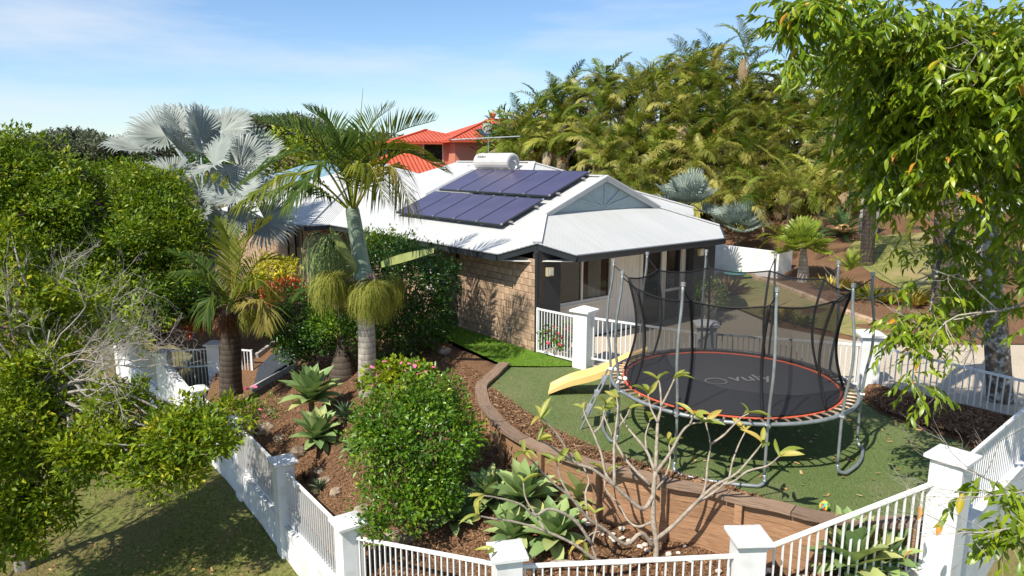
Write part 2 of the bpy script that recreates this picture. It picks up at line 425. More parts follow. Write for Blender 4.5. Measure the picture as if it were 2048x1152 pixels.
# solar cells: thin-film violet under glass
m, nt, p, out = nodes('solar_cells')
nz = noise(nt, 0.8, 2); rp = ramp(nt, [(0.3, (0.050, 0.043, 0.090)), (0.7, (0.070, 0.060, 0.118))]); nt.links.new(nz.outputs['Fac'], rp.inputs['Fac']); nt.links.new(rp.outputs['Color'], p.inputs['Base Color'])
p.inputs['Roughness'].default_value = 0.28; p.inputs['Specular IOR Level'].default_value = 0.4; p.inputs['Coat Weight'].default_value = 0.1; p.inputs['Coat Roughness'].default_value = 0.14
MT['solar'] = m
m, nt, p, out = nodes('blue_solar_cells'); p.inputs['Base Color'].default_value = (0.02, 0.035, 0.075, 1); p.inputs['Roughness'].default_value = 0.2
MT['solar_blue'] = m
MT['alu'] = surf('aluminium', [(0.3, (0.42, 0.41, 0.40)), (0.7, (0.54, 0.53, 0.52))], 8, rough=0.45, metal=0.6)
MT['tank'] = surf('stainless_tank', [(0.3, (0.62, 0.59, 0.54)), (0.7, (0.72, 0.69, 0.64))], 2, rough=0.4, spec=0.5, metal=0.25)
MT['tank_cap'] = surf('grey_end_cap', [(0.3, (0.22, 0.23, 0.24)), (0.7, (0.30, 0.31, 0.32))], 4, rough=0.5)
def roofmat(name, a, b, per, rough=0.5, depth=0.012, tile=None):
    """sheet roof: ribs run down the slope, spaced along the 'along' attribute (metres)"""
    m, nt, p, out = nodes(name)
    at = nt.nodes.new('ShaderNodeAttribute'); at.attribute_name = 'along'
    mu = nt.nodes.new('ShaderNodeMath'); mu.operation = 'MULTIPLY'; mu.inputs[1].default_value = 2 * math.pi / per; nt.links.new(at.outputs['Fac'], mu.inputs[0])
    sn = nt.nodes.new('ShaderNodeMath'); sn.operation = 'SINE'; nt.links.new(mu.outputs[0], sn.inputs[0])
    h = sn.outputs[0]
    if tile:
        a2 = nt.nodes.new('ShaderNodeAttribute'); a2.attribute_name = 'upslope'
        m2 = nt.nodes.new('ShaderNodeMath'); m2.operation = 'MULTIPLY'; m2.inputs[1].default_value = 1 / tile; nt.links.new(a2.outputs['Fac'], m2.inputs[0])
        fr = nt.nodes.new('ShaderNodeMath'); fr.operation = 'FRACT'; nt.links.new(m2.outputs[0], fr.inputs[0])
        ad = nt.nodes.new('ShaderNodeMath'); ad.operation = 'SUBTRACT'; nt.links.new(sn.outputs[0], ad.inputs[0]); nt.links.new(fr.outputs[0], ad.inputs[1]); h = ad.outputs[0]
    bp = nt.nodes.new('ShaderNodeBump'); bp.inputs['Strength'].default_value = 0.8; bp.inputs['Distance'].default_value = depth
    nt.links.new(h, bp.inputs['Height']); nt.links.new(bp.outputs['Normal'], p.inputs['Normal'])
    nz = noise(nt, 0.7, 5); rp = ramp(nt, [(0.3, a), (0.7, b)]); nt.links.new(nz.outputs['Fac'], rp.inputs['Fac'])
    # dirt washed down the sheets
    us = nt.nodes.new('ShaderNodeAttribute'); us.attribute_name = 'upslope'; cx = nt.nodes.new('ShaderNodeCombineXYZ')
    for sck, f_, i_ in ((at, 9.0, 0), (us, 0.55, 1)):
        mm = nt.nodes.new('ShaderNodeMath'); mm.operation = 'MULTIPLY'; mm.inputs[1].default_value = f_; nt.links.new(sck.outputs['Fac'], mm.inputs[0]); nt.links.new(mm.outputs[0], cx.inputs[i_])
    ns = nt.nodes.new('ShaderNodeTexNoise'); ns.inputs['Scale'].default_value = 1.0; ns.inputs['Detail'].default_value = 6; nt.links.new(cx.outputs[0], ns.inputs['Vector'])
    rs = ramp(nt, [(0.40, (0.93, 0.925, 0.91)), (0.60, (1, 1, 1))]); nt.links.new(ns.outputs['Fac'], rs.inputs['Fac'])
    nt.links.new(mixc(nt, 1.0, rp.outputs['Color'], rs.outputs['Color'], 'MULTIPLY'), p.inputs['Base Color'])
    p.inputs['Roughness'].default_value = rough; p.inputs['Specular IOR Level'].default_value = 0.35
    return m
MT['roof'] = roofmat('white_sheet_roof', (0.535, 0.54, 0.525), (0.585, 0.585, 0.57), 0.076)
MT['roof_cap'] = surf('white_roof_capping', [(0.3, (0.53, 0.53, 0.52)), (0.7, (0.58, 0.58, 0.565))], 3, rough=0.5)
MT['roof_orange'] = roofmat('orange_tile_roof', (0.53, 0.085, 0.038), (0.64, 0.125, 0.065), 0.30, 0.7, 0.05, tile=0.35)
MT['roof_blue'] = roofmat('blue_sheet_roof', (0.18, 0.30, 0.38), (0.24, 0.38, 0.46), 0.09)
MT['pink_brick'] = surf('salmon_brick', [(0.3, (0.46, 0.175, 0.11)), (0.7, (0.60, 0.27, 0.18))], 9, 6, rough=0.9, stretch=(1, 1, 3))
MT['pink_render'] = surf('pale_pink_brick', [(0.3, (0.60, 0.41, 0.35)), (0.7, (0.70, 0.50, 0.43))], 9, 6, rough=0.9, stretch=(1, 1, 3))
# safety net: a fine black weave, so thinly spaced that it reads as a veil
m, nt, p, out = nodes('black_safety_net')
p.inputs['Base Color'].default_value = (0.02, 0.02, 0.022, 1); p.inputs['Roughness'].default_value = 0.8
tb = nt.nodes.new('ShaderNodeBsdfTransparent'); ms = nt.nodes.new('ShaderNodeMixShader'); ms.inputs[0].default_value = 0.57
nt.links.new(tb.outputs[0], ms.inputs[1]); nt.links.new(p.outputs[0], ms.inputs[2]); nt.links.new(ms.outputs[0], out.inputs['Surface'])
MT['net'] = m
# ================================================================== GROUND
class RBF:
    def __init__(self, pts):
        p = np.array(pts, float); self.p = p[:, :2]
        n = len(p)
        d = np.linalg.norm(self.p[:, None] - self.p[None], axis=2)
        A = np.zeros((n + 1, n + 1)); A[:n, :n] = d; A[:n, n] = 1; A[n, :n] = 1
        self.w = np.linalg.solve(A, np.append(p[:, 2], 0))
    def __call__(self, xy):
        xy = np.atleast_2d(np.asarray(xy, float))[:, :2]
        d = np.linalg.norm(xy[:, None] - self.p[None], axis=2)
        return d @ self.w[:-1] + self.w[-1]
def bumps(xy, a=0.03, f=1.7):
    x, y = xy[:, 0], xy[:, 1]
    return a * (np.sin(f * x + 1.3 * np.sin(0.7 * f * y)) * np.cos(0.9 * f * y + 0.6) + 0.5 * np.sin(2.3 * f * x + 0.5) * np.sin(2.1 * f * y + 2.0))
RW_PX = [(1010, 725), (985, 748), (962, 769), (965, 790), (971, 809), (1015, 858), (1073, 889), (1135, 911), (1211, 933), (1278, 947), (1344, 964), (1411, 975), (1478, 995), (1555, 1009), (1630, 1029)]
RW = np.array([S(x, y, 0.55) for x, y in RW_PX] + [np.array([4.25, 8.12, 0.55]), np.array([4.75, 8.07, 0.55]), np.array([5.25, 8.08, 0.55])])
RW_BASE = [0.40, 0.36, 0.30, 0.22, 0.15, -0.02, -0.14, -0.22, -0.28, -0.30, -0.31, -0.32, -0.32, -0.30, -0.22, -0.12, 0.0, 0.05]
PLa, PL0, P1, P2 = np.array([-7.95, 16.93]), np.array([-5.91, 14.43]), np.array([-4.26, 12.2]), np.array([-2.41, 9.5])
PF1, PF2, PR = np.array([-0.06, 7.86]), np.array([2.84, 7.71]), np.array([5.29, 7.89])
QR, G3, G2, G = np.array([8.95, 11.15]), np.array([7.12, 13.5]), np.array([3.95, 13.85]), np.array([1.58, 14.95])
PLb, PLc, PLd = np.array([-8.49, 19.37]), np.array([-10.0, 19.4]), np.array([-13.3, 23.0])
C0 = HB[:2]
gpts = [(p[0], p[1], z) for p, z in zip(RW, RW_BASE)]
gpts += [(-1.25, 18.1, 0.48), (-0.75, 15.2, 0.42), (-1.4, 13.5, 0.28), (-3.14, 14.53, 0.0), (-4.26, 14.2, -0.5), (-4.1, 12.4, -1.45), (-2.3, 9.7, -1.2), (0, 8.05, -0.85), (2.84, 7.9, -0.52), (5.2, 8.0, 0.05),
         (-5.7, 14.6, -1.45), (-7.7, 17.0, -1.45), (-9.2, 19.4, -1.15), (-7, 19.9, -0.4), (-1.55, 10.35, -0.75), (*W(9, -0.3, 0)[:2], 0.25), (*W(5, -1, 0)[:2], 0.42), (*W(4, 0.5, 0)[:2], 0.5), (*W(11, -1.0, 0)[:2], 0.1),
         (1.9, 8.3, -0.42), (-14, 26, -0.6), (-3.2, 11.9, -0.85), (-9, 23, -0.3)]
zg = RBF(gpts)
zl = RBF([(-4.26, 12.2, -2.4), (-2.4, 9.2, -2.35), (0, 7.5, -2.2), (3, 7.3, -1.9), (5.5, 7.3, -1.2), (9, 10.5, -0.2), (-9.3, 12.1, -2.6), (-13.4, 22.8, -2.3), (-20, 20, -2.5), (-15, 5, -2.8), (0, 0, -2.6), (8, 0, -1.8), (-30, 40, -2.0), (-8.2, 16.8, -2.35), (14, 6, -0.6)])
zb = RBF([(*W(0, 6.8, 0)[:2], 0.5), (*W(0, 0, 0)[:2], 0.5), (2, 15.5, 0.5), (5, 15, 0.48), (7.1, 14, 0.5), (7.7, 27.7, 0.5), (10, 25.3, 0.6), (10.2, 24.2, 0.75), (11.8, 28.6, 1.5), (14.3, 29.6, 1.8), (12.6, 19.7, 0.95), (8.4, 17.1, 0.5), (6.8, 21.4, 0.5), (9.4, 12.9, 0.55), (14, 15, 0.7), (20, 20, 1.6),
          (20, 40, 3), (0, 45, 1.5), (-10, 45, 1), (10, 40, 2.2), (5, 32, 1.0), (30, 30, 3.2), (8.95, 11.15, 0.52), (12, 9, 0.4)])
zall = RBF(gpts + [(-4.5, 11.5, -2.4), (-9.3, 12.1, -2.6), (-13.4, 22.8, -2.4), (-20, 20, -2.5), (-15, 5, -2.8), (0, 0, -2.6), (8, 0, -1.8), (0, 7.0, -2.2), (7.7, 27.7, 0.5), (14.3, 29.6, 1.8), (20, 20, 1.6), (20, 40, 3), (0, 45, 1.5), (-10, 45, 1), (30, 30, 3.2), (14, 15, 0.7), (-30, 40, -1), (9, 11.5, 0.2), (4, 12, 0.3), (7, 16, 0.4)])

def inside(poly, pts):
    x, y = pts[:, 0], pts[:, 1]; r = np.zeros(len(pts), bool); n = len(poly)
    for i in range(n):
        x1, y1 = poly[i][:2]; x2, y2 = poly[(i + 1) % n][:2]
        c = ((y1 > y) != (y2 > y)) & (x < (x2 - x1) * (y - y1) / (y2 - y1 + 1e-12) + x1)
        r ^= c
    return r
def drape(name, poly, zf, mat, step=0.4, off=0.0, label=None, rough=0.0, kind='structure', wob=0.0):
    """a ground sheet: polygon filled with a grid and laid over a height function"""
    poly = [np.asarray(p, float)[:2] for p in poly]
    b = []
    for i, p in enumerate(poly):
        q = poly[(i + 1) % len(poly)]; k = max(1, int(np.linalg.norm(q - p) / step))
        b += [p + (q - p) * (t / k) for t in range(k)]
    b = np.array(b)
    x0, y0 = b.min(0); x1, y1 = b.max(0)
    gx, gy = np.meshgrid(np.arange(x0 + step / 2, x1, step), np.arange(y0 + step / 2, y1, step))
    g = np.stack([gx.ravel(), gy.ravel()], 1); g = g + rng.uniform(-0.2, 0.2, g.shape) * step
    g = g[inside(b, g)]
    if len(g):
        dmin = np.min(np.linalg.norm(g[:, None] - b[None], axis=2), axis=1); g = g[dmin > step * 0.35]
    allp = np.concatenate([b, g]) if len(g) else b
    nb = len(b)
    vs, _e, fs, *_ = delaunay_2d_cdt([Vector(p) for p in allp], [(i, (i + 1) % nb) for i in range(nb)], [], 1, 1e-6)
    V = np.array([(v.x, v.y) for v in vs])
    z = zf(V) + off
    if rough: z = z + bumps(V, rough)
    F = []
    for f in fs:
        f = list(f); a, bb, c = V[f[0]], V[f[1]], V[f[2]]
        if (bb[0] - a[0]) * (c[1] - a[1]) - (bb[1] - a[1]) * (c[0] - a[0]) < 0: f.reverse()
        F.append(tuple(f))
    return M(name, (np.column_stack([V, z]), F), mat, kind=kind, label=label, smooth=True)

# one great sheet of ground to the horizon, a little under every other sheet
rad = np.concatenate([[0.5], np.linspace(2, 60, 30), [75, 100, 150, 250, 500, 1200, 3000]])
ang = np.linspace(0, 2 * math.pi, 97)[:-1]
cxy = np.array([2.0, 16.0])
V = np.array([(cxy[0] + r * math.cos(a), cxy[1] + r * math.sin(a)) for r in rad for a in ang])
far = np.clip((np.linalg.norm(V - cxy, axis=1) - 35) / 50, 0, 1)
zz = np.clip(zall(V), -3, 3) - 0.35
_lw = [PLd + (2, 3), PLc + (1.5, 0), PLa + (1.5, 0.5), PL0 + (1.5, 0.8), P1 + (1.5, 0.8), P2 + (1.2, 1.0), PF1 + (0.5, 1.3), PF2 + (0, 1.3), PR + (0.2, 1.2), QR + (-0.6, 0.8), np.array([16, 8]), np.array([16, -3]), np.array([-30, -3]), np.array([-32, 34])]
zz = np.where(inside(_lw, V), np.minimum(zz, zl(V) - 0.3), zz)
zz = zz * (1 - far) + (-1.0) * far
F = [(i * 96 + k, i * 96 + (k + 1) % 96, (i + 1) * 96 + (k + 1) % 96, (i + 1) * 96 + k) for i in range(len(rad) - 1) for k in range(96)]
F.append(tuple(range(96))[::-1])
M('ground', (np.column_stack([V, zz]), [tuple(reversed(f)) for f in F]), MT['ground'], kind='structure', smooth=True)

BED = [W(3.4, -0.95, 0), RW[0]] + list(RW[1:]) + [PR + (-0.1, 0.1), PF2, PF1, P2, P1, PL0, PLa, PLb, PLd + (0, 1), W(16, -1, 0), W(10.7, -0.8, 0), W(9.2, 0.1, 0), W(3.4, 0.1, 0)]
bed = drape('garden_bed', BED, zg, MT['mulch'], 0.3, rough=0.035)
TURF = [p for p in RW] + [np.array([5.4, 8.15]), np.array([8.7, 11.0]), np.array([7.2, 13.2]), G3 + (0, -0.1), G2, G, np.array([0.75, 14.9])]
turf = drape('artificial_turf', TURF, lambda v: np.full(len(v), 0.45), MT['turf'], 0.3, rough=0.012)
BRIGHT = [RW[0], np.array([0.75, 14.9]), G, C0 + (0.02, -0.02), W(5.2, 0.05, 0), W(5.2, -0.8, 0), W(3.4, -0.92, 0)]
drape('bright_lawn_strip', BRIGHT, lambda v: np.full(len(v), 0.478), MT['bright_turf'], 0.3)
LAWN = [PLd, PLc, PLa, PL0, P1, P2, PF1, PF2, PR, QR + (0.3, 0), np.array([14, 8]), np.array([14, 1]), np.array([-2, 1]), np.array([-24, 5]), np.array([-26, 30])]
lawn = drape('lawn', LAWN, zl, MT['lawn'], 0.5, rough=0.03)
PAVE = [C0, G, G2, G3, QR + (0.1, 0), np.array([16, 11]), np.array([24, 13]), np.array([24, 16.5]), S(2048, 700, 0.55), S(1800, 690, 0.55), S(1700, 681, 0.5), S(1560, 656, 0.5), S(1520, 640, 0.5), S(1475, 620, 0.5), W(0, 7.0, 0.5), W(0.4, 6.7, 0)]
drape('driveway', PAVE, zb, MT['paving'], 0.6)
BANK = [W(0, 7.05, 0.5), S(1475, 620, 0.5), S(1520, 640, 0.5), S(1560, 656, 0.5), S(1700, 681, 0.5), S(1800, 690, 0.55), S(2048, 700, 0.55), np.array([24, 16.5]), np.array([48, 20]), np.array([48, 62]), np.array([-14, 62]), W(20, 8, 0), W(9, 7.05, 0)]
bank = drape('mulch_bank', BANK, zb, MT['mulch'], 0.9, off=-0.012, rough=0.05)
EDGE = [S(x, y, z) for x, y, z in [(1412, 541, 0.52), (1470, 548, 0.55), (1540, 566, 0.6), (1610, 596, 0.62), (1660, 617, 0.6), (1715, 640, 0.58), (1790, 662, 0.58)]]
BLAWN = [W(0.1, 7.1, 0.5), S(1478, 619, 0.5), S(1522, 637, 0.5)] + [S(1560, 640, 0.5), S(1630, 658, 0.5), S(1720, 676, 0.53), S(1790, 680, 0.55)] + EDGE[::-1]
drape('back_lawn', BLAWN, zb, MT['back_lawn'], 0.6, off=0.012)
drape('dry_lawn', [S(1690, 520, 1.1), S(1760, 560, 1.0), S(1830, 590, 0.95), S(1960, 560, 1.2), S(1960, 480, 1.9), S(1850, 470, 1.9), S(1720, 478, 1.7), S(1700, 495, 1.5)], zb, MT['back_lawn'], 0.9, off=0.03)
drape('green_lawn_mound', [S(1412, 545, 0.5), S(1410, 530, 0.5), S(1450, 541, 0.5), S(1500, 545, 0.55), S(1512, 556, 0.6), S(1490, 556, 0.6), S(1450, 552, 0.55)], zb, MT['bright_turf'], 0.6, off=0.10)
drape('mulch_slope', [np.array([5.6, 8.3]), np.array([8.95, 11.15]), np.array([7.15, 13.4]), np.array([6.7, 12.95]), np.array([6.65, 12.1]), np.array([6.9, 11.35]), np.array([7.35, 10.75]), np.array([7.2, 10.2])],
      RBF([(5.6, 8.3, 0.47), (8.95, 11.15, 0.62), (7.15, 13.4, 0.6), (6.7, 12.95, 0.46), (6.65, 12.1, 0.455), (6.9, 11.35, 0.455), (7.35, 10.75, 0.455), (7.2, 10.2, 0.455), (7.7, 11.9, 0.56), (8.2, 11.3, 0.58)]), MT['mulch'], 0.25, off=0.008, rough=0.012)
drape('mulch_strip', [RW[2] + (0.2, -0.02, 0), RW[4] + (0.5, 0.1, 0), RW[5] + (0.65, 0.35, 0), RW[6] + (0.35, 0.6, 0), RW[8] + (0.1, 0.65, 0), RW[10] + (0.1, 0.5, 0), RW[12] + (0, 0.55, 0), RW[13] + (0, 0.2, 0)] + [p + np.array([0, 0.0, 0]) for p in RW[13:1:-1]], lambda v: np.full(len(v), 0.475), MT['mulch'], 0.2, rough=0.02)
drape('dark_path', [S(505, 735, -0.42), S(585, 715, -0.35), S(640, 690, -0.25), S(600, 668, -0.2), S(515, 712, -0.38)], zg, MT['dark_path'], 0.3, off=0.06)
for a, b in (((500, 738), (588, 718)), ((588, 718), (645, 690)), ((513, 700), (600, 664))):
    p, q = S(*a, -0.4), S(*b, -0.28)
    p[2], q[2] = zg(p)[0] + 0.06, zg(q)[0] + 0.06
    tag(M('path_kerb', beam(p, q, 0.10, 0.16), MT['concrete']), kind='structure')

def scatter(poly, n, bias=None):
    poly = [np.asarray(p, float)[:2] for p in poly]; b = np.array(poly)
    out = []; tot = 0
    while tot < n:
        p = rng.uniform(b.min(0), b.max(0), (n * 2, 2)); p = p[inside(poly, p)]
        if bias is not None: p = p[rng.random(len(p)) < bias(p)]
        out.append(p); tot += len(p)
    return np.concatenate(out)[:n]
def flakes(pts, z, L, Wd, tilt=0.35):
    """loose little chips lying about: two triangles each"""
    n = len(pts); az = rng.uniform(0, 2 * math.pi, n)
    l = rng.uniform(0.5, 1.3, n) * L / 2; w = rng.uniform(0.6, 1.4, n) * Wd / 2
    tz, sz = rng.normal(0, tilt, n), rng.normal(0, tilt, n)
    d = np.stack([np.cos(az), np.sin(az), tz], 1) * l[:, None]; s = np.stack([-np.sin(az), np.cos(az), sz], 1) * w[:, None]
    c = np.column_stack([pts, z])
    V = np.stack([c - d - s, c + d - s * 0.6, c + d * 0.9 + s, c - d * 0.8 + s], 1).reshape(-1, 3)
    k = np.arange(n)[:, None] * 4
    F = np.concatenate([k + [0, 1, 2], k + [0, 2, 3]], 1).reshape(-1, 3)
    return V, F, np.repeat(rng.random(n), 4)
near_bed = [RW[1], RW[4], RW[6], RW[9], RW[12], RW[14], PR, PF2, PF1, P2, P1, PL0, np.array([-6.5, 18]), np.array([-2.6, 18.2])]
pts = scatter(near_bed, 42000, lambda p: np.clip(9.0 / np.linalg.norm(p, axis=1), 0, 1) ** 1.5)
Vc, Fc, rc = flakes(pts, zg(pts) + bumps(pts, 0.035) + rng.uniform(0.0, 0.025, len(pts)), 0.062, 0.013)
tag(M('bark_mulch_chips', (Vc, Fc), MT['chips'], attr=rc), kind='stuff')
strip = [RW[2] + (0.2, 0, 0), RW[5] + (0.65, 0.35, 0), RW[8] + (0.1, 0.65, 0), RW[13] + (0, 0.25, 0), RW[13], RW[8], RW[5], RW[3]]
slope = [np.array([5.8, 8.5]), np.array([8.8, 11.15]), np.array([7.2, 13.3]), np.array([6.75, 12.9]), np.array([6.7, 12.1]), np.array([6.95, 11.35]), np.array([7.4, 10.75]), np.array([7.2, 10.2])]
pts = np.concatenate([scatter(strip, 5000), scatter(slope, 9000)])
Vc, Fc, rc = flakes(pts, 0.49 + rng.uniform(0, 0.03, len(pts)) + np.where(pts[:, 0] > 6, np.clip(0.03 + 0.10 * (pts[:, 0] - 6.8), -0.01, 0.12), 0), 0.085, 0.014)
tag(M('pine_straw_mulch', (Vc, Fc), MT['chips'], attr=rc), kind='stuff')
MT['dry_leaf'] = leafmat('fallen_dry_leaves', [(0, (0.28, 0.13, 0.05)), (0.6, (0.50, 0.30, 0.12)), (1, (0.65, 0.50, 0.28))], tfac=0.15)
pts = np.concatenate([scatter(TURF, 170, lambda p: np.clip((p[:, 0] - 1) / 5, 0.1, 1)), scatter([P2 + (-0.3, 0), P1 + (-0.4, 0), np.array([-9, 13]), np.array([-8, 9]), np.array([-3, 7])], 500)])
zf = np.where(inside(TURF, pts), 0.475, zl(pts) + 0.05)
Vc, Fc, rc = flakes(pts, zf, 0.075, 0.03, 0.25)
tag(M('fallen_leaves', (Vc, Fc), MT['dry_leaf'], attr=rc), kind='stuff')
# blades of lawn grass outside the fence and of turf inside it
MT['blade'] = leafmat('grass_blades', [(0, (0.09, 0.11, 0.02)), (0.6, (0.21, 0.24, 0.045)), (1, (0.38, 0.35, 0.11))], tfac=0.25)
MT['turf_blade'] = leafmat('turf_blades', [(0, (0.075, 0.12, 0.032)), (0.6, (0.135, 0.19, 0.058)), (1, (0.20, 0.23, 0.09))], tfac=0.15)
MT['bright_blade'] = leafmat('bright_turf_blades', [(0, (0.09, 0.19, 0.014)), (0.6, (0.155, 0.29, 0.024)), (1, (0.25, 0.38, 0.06))], tfac=0.2)
def blades(pts, z, h, w):
    n = len(pts); az = rng.uniform(0, 2 * math.pi, n); hh = h * rng.uniform(0.5, 1.3, n)
    c = np.column_stack([pts, z - 0.004]); s = np.stack([np.cos(az), np.sin(az), 0 * az], 1) * w / 2
    t = np.stack([rng.normal(0, 0.45, n) * hh, rng.normal(0, 0.45, n) * hh, hh], 1)
    V = np.stack([c - s, c + s, c + t], 1).reshape(-1, 3)
    return V, np.arange(n * 3).reshape(-1, 3), np.repeat(rng.random(n), 3)
gp = [PF1 + (-1, -0.5), P2 + (-0.05, -0.05), P1 + (-0.05, -0.05), PL0, PLa, np.array([-12, 18]), np.array([-12, 9]), np.array([-4, 6.5])]
pts = scatter(gp, 60000, lambda p: np.clip(10.0 / np.linalg.norm(p, axis=1), 0, 1) ** 2 * np.clip(0.75 + 0.9 * np.sin(p[:, 0] * 1.9 + 1.5 * np.sin(p[:, 1] * 1.3)) * np.cos(p[:, 1] * 1.6 + 0.8 * np.sin(p[:, 0] * 2.7)), 0.12, 1))
Vc, Fc, rc = blades(pts, zl(pts) + bumps(pts, 0.03), 0.05, 0.012)
tag(M('lawn_grass', (Vc, Fc), MT['blade'], attr=rc), kind='stuff')
pts = scatter(TURF, 70000, lambda p: np.clip(9.0 / np.linalg.norm(p, axis=1), 0, 1) ** 2)
Vc, Fc, rc = blades(pts, np.full(len(pts), 0.455) + bumps(pts, 0.012), 0.022, 0.007)
tag(M('turf_grass', (Vc, Fc), MT['turf_blade'], attr=rc), kind='stuff')
pts = scatter(BRIGHT, 22000)
Vc, Fc, rc = blades(pts, np.full(len(pts), 0.48), 0.03, 0.009)
tag(M('bright_turf_grass', (Vc, Fc), MT['bright_blade'], attr=rc), kind='stuff')

# ================================================================== THE HOUSE
LC = ORIGIN
house = thing('house', 'low brick house with white sheet roof carrying solar panels, porch facing the driveway', 'house', HB)
AZ1 = math.atan2(D1[1], D1[0]); AZ2 = math.atan2(D2[1], D2[0])
def wbox(u0, u1, v0, v1, z0, z1):
    V = np.array([W(u, v, z) for z in (z0, z1) for u, v in ((u0, v0), (u0, v1), (u1, v1), (u1, v0))])
    return V, [(0, 1, 2, 3)[::-1], (4, 5, 6, 7), (0, 1, 5, 4), (1, 2, 6, 5), (2, 3, 7, 6), (3, 0, 4, 7)]
def wpoly(pts): return [W(*p) for p in pts]
def hit(px, py, n, c):
    """where the sight line of a photo point meets the plane n.(u,v,z) = c of the house"""
    d = ray(px, py); o = np.array([0, 0, CAM_Z]) - np.array([HB[0], HB[1], 0])
    o2 = np.array([o @ D1, o @ D2, CAM_Z]); dd = np.array([d @ D1, d @ D2, d[2]]); n = np.asarray(n, float)
    return o2 + dd * ((c - n @ o2) / (n @ dd))
def roof_part(name, pts, along, mat, parent, thick=0.03):
    P = np.array(wpoly(pts))
    nrm = unit(np.cross(P[1] - P[0], P[2] - P[0]))
    if nrm[2] < 0: P = P[::-1]
    o = M(name, prism(P, thick), mat, parent)
    a = o.data.attributes.new('along', 'FLOAT', 'POINT'); u = o.data.attributes.new('upslope', 'FLOAT', 'POINT')
    up = unit(np.cross(unit(along), unit(np.cross(P[1] - P[0], P[2] - P[0]))))
    Q = np.concatenate([P, P])
    a.data.foreach_set('value', (Q @ unit(along)).astype(np.float32)); u.data.foreach_set('value', (Q @ up).astype(np.float32))
    return o
EV, OH = 2.8, 0.55
z1 = lambda v: EV + (v + OH) * TAN
A_, N_, B_ = (0.75, -OH, EV), (0.10, 0.10, EV + 0.65 * TAN), (-OH, 0.75, EV)
B2, N2, A2 = (-OH, 6.45, EV), (0.10, 7.10, EV + 0.65 * TAN), (0.75, 7.75, EV)
GL, GR, GA = (1.35, 1.35, EV + 1.9 * TAN), (1.35, 5.85, EV + 1.9 * TAN), (1.35, 3.6, z1(3.6))
V1, AP, RE = (4.66, 3.6, z1(3.6)), (5.53, 4.47, z1(4.47)), (9.8, 4.47, z1(4.47))
LE = (14.82, -OH, EV)
roof = roof_part('roof', [LE, A_, N_, GL, GA, V1, AP, RE], D1, MT['roof'], house)
tag(roof, label='broad white roof slope carrying two rows of solar panels')
roof_part('roof', [B_, B2, N2, GR, GL, N_], D2, MT['roof'], house)
roof_part('roof', [GA, GR, N2, A2, (1.2, 7.05, EV + 0.7 * TAN), V1], D1, MT['roof'], house)
nf = (-TAN, 0, 1); cf = AP[2] - TAN * AP[0]
R1 = tuple(hit(1386, 415, nf, cf)); R2_ = tuple(hit(1388, 431, nf, cf)); R3 = tuple(hit(1300, 412, nf, cf))
roof_part('roof', [AP, V1, R3, R2_, R1], D2, MT['roof'], house)
roof_part('roof', [AP, R1, (R1[0] + 4, R1[1] + 1.2, R1[2] - 0.3), RE], D1, MT['roof'], house)
roof_part('roof', [RE, (14.8, 9.5, EV), LE], D2, MT['roof'], house)
# left wing, a hip roof of its own
wl = [(10.2, -1.4, EV), (20, -1.4, EV), (20, 9, EV), (10.2, 9, EV)]
wa, wb = (15.1, 3.5, EV + 4.9 * TAN), (15.1, 4.1, EV + 4.9 * TAN)
roof_part('roof', [wl[0], wl[1], wa], D1, MT['roof'], house)
roof_part('roof', [wl[0], wa, wb, wl[3]], D2, MT['roof'], house)
roof_part('roof', [wl[1], wl[2], wb, wa], D2, MT['roof'], house)
roof_part('roof', [wl[2], wl[3], wb], D1, MT['roof'], house)
for a, b in ((N_, GL), (N2, GR), (GL, GA), (GR, GA), (GA, V1), (V1, AP), (AP, RE), (AP, R1), (wl[0], wa)):
    p, q = W(*a), W(*b)
    M('ridge_cap', beam(p + (0, 0, 0.012), q + (0, 0, 0.012), 0.22, 0.035), MT['roof_cap'], house)
# gutters: a channel with a rolled lip under every eave
def gutter(a, b):
    p, q = W(*a), W(*b); d = unit(q - p)
    return M('gutter', join(beam(p + (0, 0, -0.105), q + (0, 0, -0.105), 0.11, 0.13), beam(p + (0, 0, -0.03), q + (0, 0, -0.03), 0.135, 0.022)), MT['gutter'], house)
for a, b in ((LE[:1] + A_[1:], A_), (A_, N_), (N_, B_), (B_, B2), (B2, N2), (wl[0], wl[1]), (wl[0], (10.2, 0.0, EV)), (R2_, R3)):
    if a[0] == LE[0]: a = (9.9, -OH, EV)
    gutter(a, b)
M('soffit', prism(wpoly([(9.9, -0.47, 2.64), (0.72, -0.47, 2.64), (0.12, 0.02, 2.64), (9.9, 0.02, 2.64)]), 0.02), MT['soffit'], house)
M('soffit', prism(wpoly([(-0.47, 0.72, 2.645), (-0.47, 6.4, 2.645), (0.3, 6.4, 2.645), (0.3, 0.2, 2.645), (0.05, 0.12, 2.645)]), 0.02), MT['soffit'], house)
# gablet of blue-grey boards with a half-sun of battens
gb = M('gablet', prism(wpoly([(1.42, 1.5, GL[2] - 0.02), (1.42, 5.7, GL[2] - 0.02), (1.42, 3.6, GA[2] - 0.10)]), 0.04, -D1), MT['gable'], house)
gz = GL[2] + 0.10
M('gable_frame', join(beam(W(1.40, 1.75, gz - 0.03), W(1.40, 5.45, gz - 0.03), 0.05, 0.09), beam(W(1.40, 1.85, gz), W(1.40, 3.6, GA[2] - 0.2), 0.05, 0.10), beam(W(1.40, 5.35, gz), W(1.40, 3.6, GA[2] - 0.2), 0.05, 0.10)), MT['gable'], gb)
for v, z in ((3.6, GA[2] - 0.22), (3.0, GA[2] - 0.42), (4.2, GA[2] - 0.42), (2.6, GA[2] - 0.60), (4.6, GA[2] - 0.60)):
    M('batten', beam(W(1.385, 3.6, gz - 0.02), W(1.385, v, z), 0.05, 0.07, D1), MT['gable'], gb)
